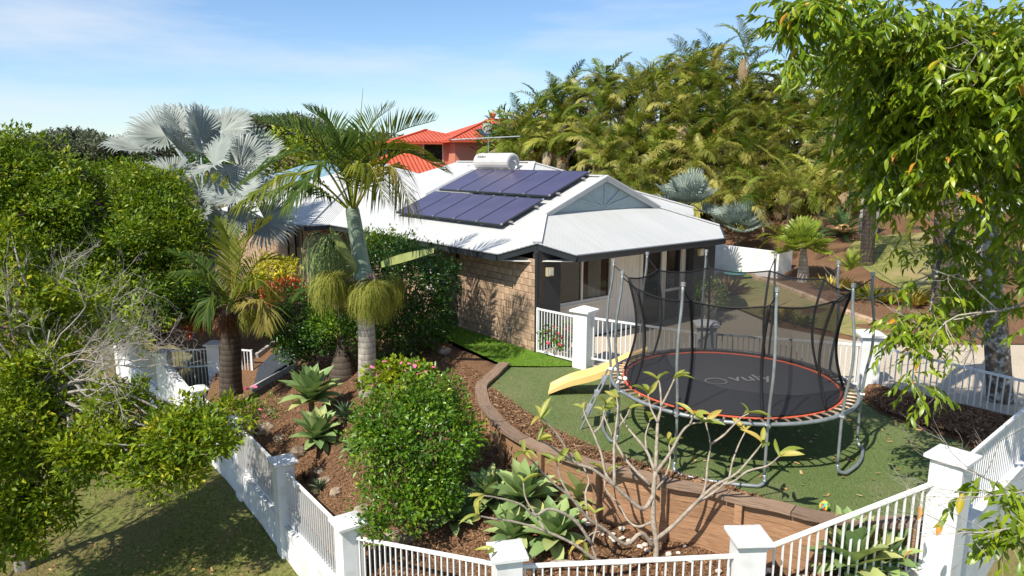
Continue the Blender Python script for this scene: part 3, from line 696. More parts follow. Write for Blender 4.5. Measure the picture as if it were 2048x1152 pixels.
for s, (a, b) in enumerate(((GL, GA), (GR, GA))):
    M('barge_board', beam(W(1.30, a[1], a[2] - 0.06), W(1.30, b[1], b[2] - 0.06), 0.035, 0.13), MT['roof_cap'], house)
# brick wall facing the garden: split-face blocks on a dark mortar bed
wall = M('brick_wall', wbox(0, 9.2, 0.03, 0.22, 0.2, 2.66), MT['mortar'], house)
bl, bh = 0.30, 0.165
def brick_mesh():
    V, f = bevel_box((0, 0, 0), (bl - 0.012, 0.06, bh - 0.012), 0, 0.008)
    V = np.asarray(V).copy(); V[:, [1, 2]] = np.stack([V[:, 2] * 0.06 / (bh - 0.012), V[:, 1] * (bh - 0.012) / 0.06], 1)
    return V, [tuple(reversed(q)) for q in f]
bmesh_v = raw_mesh('brick', *brick_mesh(), MT['brick'])
winu0, winu1 = hit(914, 500, (0, 1, 0), 0)[0], hit(846, 500, (0, 1, 0), 0)[0]
WIN_Z = (1.35, 2.35)
rest = []
nrow = 15
for r in range(nrow):
    z = 0.22 + bh * (r + 0.5)
    k = 0
    u = -0.15 * (r % 2)
    while u < 9.2:
        a, b = max(u, 0.004), min(u + bl, 9.2)
        u += bl
        if b - a < 0.05: continue
        if z > WIN_Z[0] and b > winu0 and a < winu1: continue
        if 6.2 < (a + b) / 2 < 7.4: continue
        uc = (a + b) / 2
        if a < 4.9 and k < 20:
            inst('brick', bmesh_v, wall, W(uc, 0.028 - rng.uniform(0, 0.022), z), (0, rng.normal(0, 0.006), AZ1 + rng.normal(0, 0.012)), ((b - a) / bl, 1, 1)); k += 1
        else:
            rest.append(wbox(a + 0.006, b - 0.006, 0.0 - rng.uniform(0, 0.02), 0.04, z - bh / 2 + 0.006, z + bh / 2 - 0.006))
M('brickwork', join(*rest), MT['brick'], wall, kind='stuff')
def window(u0, u1, v, z0, z1, nm=2, mat=MT['frame'], out=-1):
    fr = [wbox(u0, u1, v + out * 0.04, v + 0.05, z0, z0 + 0.05), wbox(u0, u1, v + out * 0.04, v + 0.05, z1 - 0.05, z1)]
    for i in range(nm + 1):
        uu = u0 + (u1 - u0 - 0.05) * i / nm
        fr.append(wbox(uu, uu + 0.05, v + out * 0.038, v + 0.048, z0 + 0.05, z1 - 0.05))
    w = M('window', join(*fr), mat, house)
    for i in range(nm):
        a = u0 + (u1 - u0 - 0.05) * i / nm + 0.05; b = u0 + (u1 - u0 - 0.05) * (i + 1) / nm
        M('pane', wbox(a, b, v - 0.005, v + 0.008, z0 + 0.05, z1 - 0.05), MT['dark_glass'], w)
    return w
window((winu0 + winu1) / 2 + 0.05, winu1, 0.02, WIN_Z[0] - 0.05, WIN_Z[1], 2, MT['white'])
M('shutter_panel', wbox(winu0, (winu0 + winu1) / 2 + 0.04, -0.03, 0.03, 0.3, 2.62), MT['gutter'], house)
dr = M('side_door', wbox(6.3, 7.3, 0.0, 0.029, 0.4, 2.4), MT['charcoal'], house)
M('door_lintel', wbox(6.15, 7.45, -0.04, 0.025, 2.42, 2.52), MT['frame'], house)
# left wing walls
wing = M('brick_wall', join(wbox(10.75, 10.95, -0.8, 5, -0.2, 2.66), wbox(10.951, 19.5, -0.8, -0.6, -0.2, 2.66)), MT['mortar'], house)
rest = []
for r in range(17):
    z = -0.15 + bh * (r + 0.5)
    for k in range(28):
        a = 10.76 + k * bl + 0.15 * (r % 2); b = a + bl - 0.012
        if z > 1.2 and 11.9 < a < 13.2: continue
        rest.append(wbox(a, b, -0.83 - rng.uniform(0, 0.02), -0.79, z - bh / 2 + 0.006, z + bh / 2 - 0.006))
    for k in range(6):
        a = -0.79 + k * bl + 0.15 * (r % 2); b = a + bl - 0.012
        rest.append(wbox(10.72 - rng.uniform(0, 0.02), 10.76, a, b, z - bh / 2 + 0.006, z + bh / 2 - 0.006))
M('brickwork', join(*rest), MT['brick'], wing, kind='stuff')
window(11.9, 13.4, -0.83, 1.2, 2.45, 2, MT['gutter'])
M('soffit', prism(wpoly([(10.25, -1.3, 2.642), (19.9, -1.3, 2.642), (19.9, -0.6, 2.642), (10.9, -0.6, 2.642), (10.9, 3, 2.642), (10.25, 3, 2.642)]), 0.02), MT['soffit'], house)
# porch side: dark blade walls, clad wall, window, glazed doors
blade = M('blade_wall', wbox(0.0, 0.16, 0.025, 0.76, 0.45, 2.9), MT['charcoal'], house)
M('corner_trim', wbox(-0.012, 0.03, -0.03, 0.024, 0.45, 2.85), MT['gutter'], house)
M('blade_wall', wbox(0.0, 0.16, 5.85, 6.85, 0.45, 2.66), MT['charcoal'], house)
M('side_wall', wbox(0.161, 9.2, 6.65, 6.85, 0.4, 2.66), MT['cladding'], house)
FU = 0.32
bk = M('porch_wall', join(wbox(FU + 0.02, FU + 0.12, 0.76, 5.85, 0.45, 1.40), wbox(FU + 0.02, FU + 0.12, 2.85, 3.92, 1.40, 2.66), wbox(FU + 0.02, FU + 0.12, 0.76, 5.85, 2.585, 2.64)), MT['gutter'], house)
v = 0.77
while v < 3.9:
    top = 1.40 if v + 0.07 < 2.85 else 2.64
    M('cladding_board', wbox(FU, FU + 0.018, v, v + 0.146, 0.46, top), MT['cladding'], bk)
    v += 0.152
wn = M('window', join(wbox(FU - 0.05, FU + 0.06, 0.78, 2.84, 1.40, 1.47), wbox(FU - 0.05, FU + 0.06, 0.78, 2.84, 2.53, 2.58), wbox(FU - 0.05, FU + 0.06, 2.76, 2.84, 1.47, 2.53), wbox(FU - 0.05, FU + 0.06, 0.78, 0.84, 1.47, 2.53), wbox(FU - 0.04, FU + 0.055, 1.72, 1.78, 1.47, 2.53)), MT['frame'], house)
M('pane', wbox(FU + 0.0, FU + 0.012, 0.84, 1.72, 1.47, 2.53), MT['glass'], wn)
M('pane', wbox(FU + 0.02, FU + 0.032, 1.78, 2.76, 1.47, 2.53), MT['glass'], wn)
cv = [W(FU + 0.16 + 0.035 * math.sin(i * 1.5), 2.15 + 0.42 * i / 16, z) for z in (1.0, 2.6) for i in range(17)]
M('curtain', (np.array(cv), [(i, i + 1, 18 + i, 17 + i) for i in range(16)]), MT['curtain'], wn)
M('window_sill', wbox(FU - 0.09, FU - 0.0505, 0.78, 2.86, 1.36, 1.40), MT['frame'], wn)
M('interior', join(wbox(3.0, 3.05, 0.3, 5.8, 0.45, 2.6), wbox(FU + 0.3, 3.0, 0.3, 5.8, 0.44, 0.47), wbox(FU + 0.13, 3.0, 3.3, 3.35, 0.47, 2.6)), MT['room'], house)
dr = M('glazed_door', join(wbox(FU - 0.04, FU + 0.06, 3.93, 4.03, 0.46, 2.6), wbox(FU - 0.04, FU + 0.06, 4.82, 4.93, 0.46, 2.6), wbox(FU - 0.04, FU + 0.06, 4.03, 4.82, 2.5, 2.6)), MT['frame'], house)
M('pane', wbox(FU + 0.01, FU + 0.02, 4.03, 4.82, 0.46, 2.5), MT['dark_glass'], dr)
w2 = M('window', join(wbox(FU - 0.04, FU + 0.06, 4.94, 5.0, 0.5, 2.6), wbox(FU - 0.05, FU + 0.07, 5.68, 5.84, 0.46, 2.62), wbox(FU - 0.05, FU + 0.06, 5.0, 5.68, 1.30, 1.37), wbox(FU - 0.04, FU + 0.06, 5.0, 5.68, 2.54, 2.6)), MT['frame'], house)
M('pane', wbox(FU + 0.01, FU + 0.02, 5.0, 5.68, 1.37, 2.54), MT['dark_glass'], w2)
MT['brass'] = surf('pale_brass', [(0.3, (0.62, 0.50, 0.30)), (0.7, (0.72, 0.60, 0.38))], 5, rough=0.4, metal=0.3)
for (px, py) in ((1097, 543), (1399, 504)):
    h = hit(px, py, (1, 0, 0), 0)
    wlgt = M('wall_light', wbox(-0.09, 0.0, h[1] - 0.09, h[1] + 0.09, h[2] - 0.10, h[2] + 0.10), MT['brass'], house)
    M('light_glass', wbox(-0.10, -0.0905, h[1] - 0.06, h[1] + 0.06, h[2] - 0.07, h[2] + 0.07), MT['curtain'], wlgt)
h = hit(1067, 690, (0, 1, 0), 0)
M('garden_tap', join(tube([W(0.95, -0.02, 0.5), W(0.95, -0.07, 0.75), W(0.95, -0.03, 0.88)], 0.015, 6), box(W(0.95, -0.06, 0.9), (0.09, 0.09, 0.03))), MT['steel'], house)

# ------------------------------------------------------------------ solar panels on the roof: each lifts off by itself
def roof_pt(u, v, up): return W(u, v, z1(v) + up)
def solar(u0, u1, v0, v1, label, group):
    c = roof_pt((u0 + u1) / 2, (v0 + v1) / 2, 0.14)
    t = thing('solar_module', label, 'solar panel', c, group)
    sl = math.sqrt(1 + TAN * TAN)
    def slab(a, b, c_, d, lo, hi):
        V = np.array([roof_pt(u, v, h) for h in (lo, hi) for u, v in ((a, c_), (a, d), (b, d), (b, c_))])
        return V, BOXF2
    BOXF2 = [(3, 2, 1, 0), (4, 5, 6, 7), (0, 1, 5, 4), (1, 2, 6, 5), (2, 3, 7, 6), (3, 0, 4, 7)]
    g = 0.018
    M('frame', join(slab(u0, u1, v0, v0 + g, 0.12, 0.165), slab(u0, u1, v1 - g, v1, 0.12, 0.165), slab(u0, u0 + g, v0 + g, v1 - g, 0.12, 0.165), slab(u1 - g, u1, v0 + g, v1 - g, 0.12, 0.165)), MT['gutter'], t)
    M('cell_sheet', slab(u0 + g, u1 - g, v0 + g, v1 - g, 0.128, 0.160), MT['solar'], t)
    for v in (v0 + 0.004, v1 - 0.06):
        M('clamp', slab(u0 - 0.02, u0 + 0.02, v, v + 0.05, 0.14, 0.178), MT['alu'], t)
    return t
ordn = ['rightmost', 'second from right', 'middle', 'second from left', 'leftmost']
for row, (v0, v1, ua) in enumerate(((2.0, 3.52, 1.88), (0.37, 1.82, 1.86))):
    for i in range(5):
        w_ = 1.085
        solar(ua + i * w_, ua + i * w_ + w_ - 0.02, v0, v1, f'{ordn[i]} violet solar panel in the {"upper" if row == 0 else "lower"} row on the white roof', 'violet solar panels on the white roof')
    for j, vv in enumerate((v0 + 0.3, v1 - 0.3)):
        tag(M('mounting_rail', beam(roof_pt(ua - 0.1, vv, 0.095), roof_pt(ua + 5.5, vv, 0.095), 0.05, 0.05), MT['alu']),
            f'{"lower" if j == 0 else "upper"} aluminium rail under the {"upper" if row == 0 else "lower"} row of solar panels', 'mounting rail', 'rails under the solar panels')
# ------------------------------------------------------------------ solar hot water heater
c = W(6.5, 3.72, 4.55)
t = thing('solar_water_heater', 'pale steel water tank lying on the roof above the solar panels', 'water heater', c)
ta, tb_ = W(7.45, 3.75, 4.88), W(5.6, 3.75, 4.88)
path = [ta + (tb_ - ta) * s for s in (0, 0.012, 0.04, 0.5, 0.96, 0.988, 1)]
M('tank', tube(path, [0.25, 0.275, 0.29, 0.29, 0.29, 0.275, 0.25], 20), MT['tank'], t, smooth=False)
ec = M('end_cap', tube([tb_, tb_ - D1 * 0.03], [0.235, 0.2], 20), MT['tank_cap'], t)
M('pipe', tube(catmull([tb_ - D1 * 0.03 + (0, 0, 0.05), tb_ - D1 * 0.12 + (0, 0, 0.0), tb_ - D1 * 0.14 + (0, 0, -0.18), roof_pt(5.45, 3.4, 0.06)], 4), 0.022, 6), MT['steel'], t)
M('cradle', join(box(W(7.1, 3.75, 4.6), (0.08, 0.5, 0.09), AZ1), box(W(5.95, 3.75, 4.6), (0.08, 0.5, 0.09), AZ1)), MT['alu'], t)
M('collector', prism([roof_pt(7.72, 1.75, 0.10), roof_pt(5.5, 1.75, 0.10), roof_pt(5.5, 3.6, 0.10), roof_pt(7.72, 3.6, 0.10)][::-1], 0.06), MT['alu'], t)
def text(body, size, mat, mw, parent=None, name='lettering', extrude=0.002):
    cu = bpy.data.curves.new(name, 'FONT'); cu.body = body; cu.size = size; cu.align_x = 'CENTER'; cu.align_y = 'CENTER'; cu.extrude = extrude
    tmp = bpy.data.objects.new('tmp_text', cu)
    me = bpy.data.meshes.new_from_object(tmp)
    bpy.data.objects.remove(tmp); bpy.data.curves.remove(cu)
    V = np.empty(len(me.vertices) * 3); me.vertices.foreach_get('co', V); V = V.reshape(-1, 3)
    F = [tuple(p.vertices) for p in me.polygons]; bpy.data.meshes.remove(me)
    mw = np.asarray(mw, float)
    return M(name, (V @ mw[:3, :3].T + mw[:3, 3], F), mat, parent)
xax = -D1; nax = unit(-D2 * 0.8 + np.array([0, 0, 0.6])); yax = np.cross(nax, xax)
mw = np.eye(4); mw[:3, 0] = xax; mw[:3, 1] = yax; mw[:3, 2] = nax; mw[:3, 3] = ta + (tb_ - ta) * 0.24 + nax * 0.291
text('Solahart', 0.15, MT['gutter'], mw, t)
# ------------------------------------------------------------------ television aerial behind the tank
c = W(7.75, 4.35, 4.83)
t = thing('tv_antenna', 'thin grey television antenna with a long boom behind the water tank', 'antenna', c)
M('mast', tube([c, c + (0, 0, 0.95)], 0.018, 6), MT['galv'], t)
hub = c + (0, 0, 0.86)
bd = unit(SD(1005, 286, 22.5) - SD(852, 299, 22.5)); bd[2] = 0; bd = unit(bd)
M('boom', tube([hub - bd * 1.3 + (0, 0, -0.06), hub + bd * 1.1 + (0, 0, 0.06)], 0.022, 6), MT['galv'], t)
nb_ = np.cross(bd, (0, 0, 1))
for k in range(9):
    q = hub + bd * (-1.25 + 0.28 * k)
    M('element', tube([q - nb_ * 0.28, q + nb_ * 0.28], 0.008, 4), MT['galv'], t)
for s in (-1, 1):
    M('reflector', tube([hub + bd * 0.1 + (0, 0, 0.16 * s) - nb_ * 0.3, hub + bd * 0.1 + (0, 0, 0.16 * s) + nb_ * 0.3], 0.008, 4), MT['galv'], t)
# ================================================================== TIMBER RETAINING WALL
rwall = thing('retaining_wall', 'curved timber retaining wall with weathered capping boards around the artificial turf', 'retaining wall', (*RW[6][:2], -0.2))
seg = catmull([np.array([p[0], p[1], 0.5]) for p in RW], 5)
acc = np.concatenate([[0], np.cumsum(np.linalg.norm(np.diff(seg, axis=0), axis=1))])
def along(s): return np.array([np.interp(s, acc, seg[:, k]) for k in range(3)])
base_s = acc[::5][:len(RW_BASE)]
zbase = lambda s: np.interp(s, base_s, RW_BASE)
total = acc[-1]
nbd = 11
cuts = [0] + [0.55, 1.15] + list(np.linspace(2.0, total, nbd))
lat = lambda p, q: unit(np.cross(unit(q - p), (0, 0, 1)))
for i in range(len(cuts) - 1):
    p, q = along(cuts[i]), along(cuts[i + 1]); d = unit(q - p)
    o0 = rng.normal(0, 0.006)
    pts_ = np.array([p + d * 0.004, q - d * 0.004]); w = 0.115
    # top and underside follow the curve in short steps so that the boards bend with the wall
    ns = 5; V, F = [], []
    for k in range(ns + 1):
        s = cuts[i] + 0.004 + (cuts[i + 1] - cuts[i] - 0.008) * k / ns
        c = along(s); t_ = unit(along(min(s + 0.05, total)) - along(max(s - 0.05, 0))); n_ = np.cross(t_, (0, 0, 1))
        for a, h in ((-w, 0.50), (w, 0.50), (w, 0.555), (-w, 0.555)):
            V.append((c + n_ * (a + o0))[:2].tolist() + [h + o0 * 0.6 + 0.004 * math.sin(s * 5)])
        if k:
            b = k * 4
            F += [(b - 4 + j, b - 4 + (j + 1) % 4, b + (j + 1) % 4, b + j) for j in range(4)]
    F += [(3, 2, 1, 0), tuple(ns * 4 + j for j in range(4))]
    o = M('capping_board', (np.array(V), [tuple(reversed(f)) for f in F]), MT['capping'], rwall)
    sv = np.repeat(cuts[i] + (cuts[i + 1] - cuts[i]) * np.arange(ns + 1) / ns, 4) + i * 7.3
    for nm, vv in (('along', sv), ('lat', np.tile([-w, w, w, -w], ns + 1) + np.tile([0, 0, 0.05, -0.05], ns + 1))):
        at_ = o.data.attributes.new(nm, 'FLOAT', 'POINT'); at_.data.foreach_set('value', np.asarray(vv, np.float32))
posts_s = np.arange(0.9, total, 1.02)
for s in posts_s:
    c = along(s); t_ = unit(along(min(s + 0.1, total)) - along(max(s - 0.1, 0))); n_ = np.cross(t_, (0, 0, 1))
    side = 1
    b = c + n_ * 0.075 * side
    z0 = zbase(s) - 0.35
    M('post', bevel_box((b[0], b[1], (z0 + 0.497) / 2), (0.10, 0.075, 0.497 - z0), math.atan2(t_[1], t_[0]), 0.006), MT['timber'], rwall)
sl_cuts = np.concatenate([[0], posts_s, [total]])
for i in range(len(sl_cuts) - 1):
    a, b = sl_cuts[i] + 0.003, sl_cuts[i + 1] - 0.003
    zlow = min(zbase(a), zbase(b)) - 0.3
    top = 0.494
    while top > zlow:
        V, F = [], []
        for k in range(5):
            s = a + (b - a) * k / 4; c = along(s); t_ = unit(along(min(s + 0.05, total)) - along(max(s - 0.05, 0))); n_ = np.cross(t_, (0, 0, 1))
            off = rng.normal(0, 0.002)
            for w_, h in ((-0.045, top - 0.192), (0.030, top - 0.192), (0.030, top), (-0.045, top)):
                V.append((c + n_ * w_)[:2].tolist() + [h])
            if k:
                q = k * 4; F += [(q - 4 + j, q + j, q + (j + 1) % 4, q - 4 + (j + 1) % 4) for j in range(4)]
        F += [(0, 1, 2, 3), (19, 18, 17, 16)]
        M('sleeper', (np.array(V), F), MT['timber'], rwall)
        top -= 0.20
# ================================================================== WHITE FENCE
FR_GRP = 'square white fence posts with pyramid caps'
def post_yaw(a, b): return math.atan2(b[1] - a[1], b[0] - a[0])
def fence_post(p, cap_z, base_z, yaw, label, w=0.33, cw=0.45):
    h = cap_z - 0.10 - base_z
    t = thing('fence_pier', label, 'fence post', (p[0], p[1], base_z), FR_GRP)
    M('shaft', bevel_box((p[0], p[1], base_z + h / 2), (w, w, h), yaw, 0.008), MT['white'], t)
    zc = base_z + h
    hw = cw / 2
    def ring(a, z):
        cs, sn = math.cos(yaw), math.sin(yaw)
        return [(p[0] + x * cs - y * sn, p[1] + x * sn + y * cs, z) for x, y in ((-a, -a), (a, -a), (a, a), (-a, a))]
    V = np.array(ring(w / 2 + 0.015, zc) + ring(hw - 0.015, zc + 0.02) + ring(hw, zc + 0.025) + ring(hw, zc + 0.065) + ring(hw - 0.02, zc + 0.075) + ring(0.035, zc + 0.145))
    F = [(3, 2, 1, 0), (20, 21, 22, 23)]
    for a in range(5):
        for i in range(4):
            j = (i + 1) % 4; F.append((a * 4 + i, a * 4 + j, a * 4 + 4 + j, a * 4 + 4 + i))
    M('cap', (V, F), MT['white'], t)
    return t
picket_me = raw_mesh('picket', *box((0, 0, 0.5), (0.02, 0.02, 1.0)), MT['white'])
def fence_panel(a, b, za, zb_, h, label, gap=0.105, name='picket_fence', cat='fence panel', mid=False, off=0.17, ends=False):
    """rail tops za, zb_ at the two ends; bars drop h below the top rail"""
    a, b = np.asarray(a, float)[:2], np.asarray(b, float)[:2]
    d = (b - a) / np.linalg.norm(b - a); a2, b2 = a + d * off, b - d * off
    L = np.linalg.norm(b2 - a2)
    t = thing(name, label, cat, (*(a2 + b2) / 2, min(za, zb_) - h), 'white picket panels between the posts' if cat == 'fence panel' else None)
    pa, pb = np.array([*a2, za]), np.array([*b2, zb_])
    M('rail', beam(pa + (0, 0, -0.02), pb + (0, 0, -0.02), 0.045, 0.04), MT['white'], t)
    M('rail', beam(pa + (0, 0, -h + 0.02), pb + (0, 0, -h + 0.02), 0.04, 0.035), MT['white'], t)
    if mid: M('rail', beam(pa + (0, 0, -h * 0.45), pb + (0, 0, -h * 0.45), 0.03, 0.035), MT['white'], t)
    n = max(2, int(L / gap)); yaw = math.atan2(d[1], d[0])
    for k in range(n):
        s = (k + 0.5) / n
        c = pa + (pb - pa) * s
        inst('picket', picket_me, t, (c[0], c[1], c[2] - h + 0.03), (0, 0, yaw), (1, 1, h - 0.06))
    if ends:
        for q in (pa, pb):
            M('stile', box((q[0], q[1], q[2] - h / 2), (0.045, 0.05, h + 0.02), yaw), MT['white'], t)
    return t
def low_wall(a, b, za, zb_, depth, label, th=0.2, off=0.0):
    a, b = np.asarray(a, float)[:2], np.asarray(b, float)[:2]
    d = (b - a) / np.linalg.norm(b - a); n_ = np.array([-d[1], d[0]]) * th / 2; a = a + d * off; b = b - d * off
    V = np.array([(*(a - n_), za - depth), (*(b - n_), zb_ - depth), (*(b + n_), zb_ - depth), (*(a + n_), za - depth), (*(a - n_), za), (*(b - n_), zb_), (*(b + n_), zb_), (*(a + n_), za)])
    return tag(M('low_wall', (V, BOXF), MT['render']), label, 'low wall', 'low white walls under the picket panels')
y = post_yaw
fence_post(PLd, -0.35, -2.7, y(PLd, PLc), 'white fence post furthest back behind the bare grey twigs')
fence_post(PLc, -0.40, -2.6, y(PLc, PLb), 'white fence post left of the mid-rail gate, behind bare twigs')
fence_post(PLb, -0.15, -1.6, y(PLc, PLb), 'white fence post partly hidden behind the thick palm base', w=0.36, cw=0.48)
fence_post(PLa, -0.68, -2.6, y(PLa, PL0), 'white fence post beside the gate with leaves at its foot')
fence_post(PL0, -0.50, -2.6, y(PL0, P1), 'white fence post half hidden by leafy branch near the pink flowers')
fence_post(P1, -0.46, -2.6, y(P1, P2), 'white fence post dappled by shade between lawn and agave bed')
fence_post(P2, -0.20, -2.6, y(P1, P2), 'white fence post in full sun where the fence turns beside the round shrub')
fence_post(PF1, 0.31, -2.4, 0.2, 'white fence post with frangipani twigs across its cap')
fence_post(PF2, 0.60, -2.2, 0.05, 'white fence post in front of the retaining wall, right of the frangipani')
fence_post(PR, 1.54, -1.5, R(38), 'tall white fence post at the bottom corner of the turf', w=0.36, cw=0.47)
fence_post(QR, 1.55, -0.4, R(45), 'white fence post at the far right corner of the turf')
fence_post(G3, 1.62, 0.30, R(-10), 'white fence post right of the trampoline beside the driveway', w=0.36, cw=0.48)
fence_post(G2, 1.74, 0.40, R(-6), 'white fence post seen through the trampoline net', w=0.36, cw=0.48)
fence_post(G, 1.79, 0.36, R(-38), 'white fence post between the garden gate and the yellow slide', w=0.36, cw=0.48)
fence_panel(PLd, PLc, -0.65, -0.75, 0.95, 'white picket panel furthest back behind the grey twig tree')
fence_panel(PLc, PLb, -0.42, -0.34, 1.15, 'white gate with a middle rail beside the thick palm base', name='garden_gate', cat='gate', mid=True, ends=True)
pe = SD(512, 700, 19.3)[:2]
fence_panel(PLb, pe, -0.30, -0.22, 0.95, 'short white picket panel right of the thick palm base, by the dark path', ends=True)
fence_panel(PLa, PL0, -0.85, -0.78, 0.9, 'white picket panel behind the leafy branch above the lawn')
fence_panel(PL0, P1, -0.74, -0.70, 0.98, 'white picket panel left of the dappled post, next to the leafy branch')
fence_panel(P1, P2, -0.68, -0.46, 1.02, 'white picket panel sloping down beside the agave bed, sunlit')
fence_panel(P2, PF1, -0.44, 0.04, 1.05, 'white picket panel in front of the round green shrub')
fence_panel(PF1, PF2, 0.08, 0.30, 1.05, 'white picket panel in front of the bare frangipani')
fence_panel(PF2, PR, 0.38, 1.18, 1.12, 'white picket panel climbing steeply in front of the big agave')
fence_panel(PR, QR, 1.30, 1.27, 1.0, 'white picket panel right of the tall corner post')
fence_panel(G3, QR, 1.36, 1.28, 0.82, 'white picket panel with driveway shadows behind it')
fence_panel(G2, G3, 1.50, 1.36, 0.85, 'white picket panel behind the trampoline, right of the net-covered post')
fence_panel(G, G2, 1.60, 1.50, 0.95, 'white picket panel behind the slide and trampoline, below the house window', gap=0.1)
fence_panel(C0 + unit(G - C0) * -0.02, G, 1.55, 1.57, 1.05, 'white garden gate hung on the house corner, red roses behind', gap=0.088, name='garden_gate', cat='gate', off=0.07, ends=True)
low_wall(PLd, PLc, -1.62, -1.72, 1.2, 'low white wall furthest back below the twig tree', off=0.166)
low_wall(PLc, PLa, -0.75, -1.15, 1.6, 'solid white wall beside the gate, under the bare twigs', off=0.166)
low_wall(PLa, PL0, -1.78, -1.72, 1.1, 'low white wall behind the leafy branch', off=0.166)
low_wall(PL0, P1, -1.75, -1.72, 1.1, 'low white wall in dappled shade along the lawn', off=0.166)
low_wall(P1, P2, -1.74, -1.52, 1.2, 'low white wall in sun below the sloping pickets', off=0.166)
low_wall(P2, PF1, -1.52, -1.05, 1.4, 'low white wall below the pickets in front of the shrub', off=0.166)
low_wall(PF1, PF2, -1.0, -0.78, 1.6, 'low white wall below the pickets in front of the frangipani', off=0.166)
low_wall(PF2, PR, -0.78, 0.02, 1.8, 'low white wall climbing below the steep pickets', off=0.166)
low_wall(PR, QR, 0.42, 0.42, 2.0, 'white wall outside the turf right of the tall corner post', off=0.176, th=0.24)
low_wall(G3, QR, 0.50, 0.46, 0.6, 'low concrete kerb wall below the driveway pickets', th=0.14, off=0.18)
# white screen wall at the back beyond the house
bw = [S(1405, 547, 0.5), S(1555, 557, 0.62), S(1582, 545, 0.75)]
V = []
for p, h in zip(bw, (1.22, 0.98, 0.92)): V.append((p, h))
parts = []
for (p, h), (q, g) in zip(V[:-1], V[1:]):
    d = unit(np.array([q[0] - p[0], q[1] - p[1], 0])); n_ = np.array([-d[1], d[0], 0]) * 0.18
    parts.append((np.array([p - (0, 0, 0.4), q - (0, 0, 0.4), q + n_ - (0, 0, 0.4), p + n_ - (0, 0, 0.4), p + (0, 0, h), q + (0, 0, g), q + n_ + (0, 0, g), p + n_ + (0, 0, h)]), BOXF))
tag(M('screen_wall', join(*parts), MT['white']), 'low plain white wall beyond the trampoline, below the palm bank', 'wall')
# brick edging along the back garden bed
edge_t = thing('garden_edging', 'pale brick edging curving between the back lawn and the mulch bank', 'edging', EDGE[3])
ec_ = catmull([np.array([*e[:2], zb(e[:2])[0]]) for e in EDGE], 8)
eme = raw_mesh('edging_brick', *bevel_box((0, 0, 0), (0.36, 0.17, 0.14), 0, 0.015), MT['brick'])
ea = np.concatenate([[0], np.cumsum(np.linalg.norm(np.diff(ec_, axis=0), axis=1))])
for s in np.arange(0.2, ea[-1], 0.38):
    p = np.array([np.interp(s, ea, ec_[:, k]) for k in range(3)]); q = np.array([np.interp(s + 0.1, ea, ec_[:, k]) for k in range(3)])
    inst('edging_brick', eme, edge_t, p + (0, 0, 0.05), (rng.normal(0, 0.04), rng.normal(0, 0.04), math.atan2(q[1] - p[1], q[0] - p[0]) + rng.normal(0, 0.06)))

# ================================================================== TRAMPOLINE
TC, TR, TZ = np.array([3.62, 11.2]), 1.95, 1.35
def tp(r, deg, z): return np.array([TC[0] + r * math.cos(R(deg)), TC[1] + r * math.sin(R(deg)), z])
tramp = thing('trampoline', 'round black trampoline with orange rim and netted enclosure on the artificial turf', 'trampoline', (*TC, 0.45))
M('frame_ring', tube([tp(TR, k * 5, TZ) for k in range(72)], 0.031, 8, closed=True), MT['galv'], tramp, smooth=True)
MR = 1.70
ringp = [(0.0, -0.05)] + [(MR * f, -0.05 + 0.05 * f * f) for f in (0.25, 0.5, 0.75, 1.0)]
V, F = [tp(0, 0, TZ - 0.05)], []
for r, dz in ringp[1:]:
    V += [tp(r, k * 5, TZ + dz) for k in range(72)]
for k in range(72): F.append((0, 1 + k, 1 + (k + 1) % 72))
for i in range(3):
    for k in range(72):
        k2 = (k + 1) % 72; F.append((1 + i * 72 + k, 1 + (i + 1) * 72 + k, 1 + (i + 1) * 72 + k2, 1 + i * 72 + k2))
M('jumping_mat', (np.array(V), F), MT['mat'], tramp, smooth=True)
def annulus(r0, r1, z, wav=0.0, n=144, th=0.012):
    V, F = [], []
    for k in range(n):
        a = k * 360 / n; dw = wav * math.sin(k * 2 * math.pi / n * 60)
        V += [tp(r0 + dw * 0.4, a, z), tp(r1 + dw, a, z), tp(r1 + dw, a, z - th), tp(r0 + dw * 0.4, a, z - th)]
    for k in range(n):
        b, c = k * 4, ((k + 1) % n) * 4
        F += [(b + j, c + j, c + (j + 1) % 4, b + (j + 1) % 4) for j in range(4)]
    return np.array(V), [tuple(reversed(f)) for f in F]
M('edge_webbing', annulus(MR - 0.02, MR + 0.055, TZ + 0.016, 0.012), MT['red_edge'], tramp)
spr = raw_mesh('spring', *tube([(0, 0, 0), (0.03, 0, 0.008), (0.09, 0, 0.010), (0.15, 0, 0.008), (TR - MR - 0.06, 0, 0)], [0.008, 0.017, 0.019, 0.017, 0.008], 6), MT['rust'])
for k in range(66):
    a = k * 360 / 66
    inst('spring', spr, tramp, tp(MR + 0.05, a, TZ + 0.004), (0, 0, R(a)))
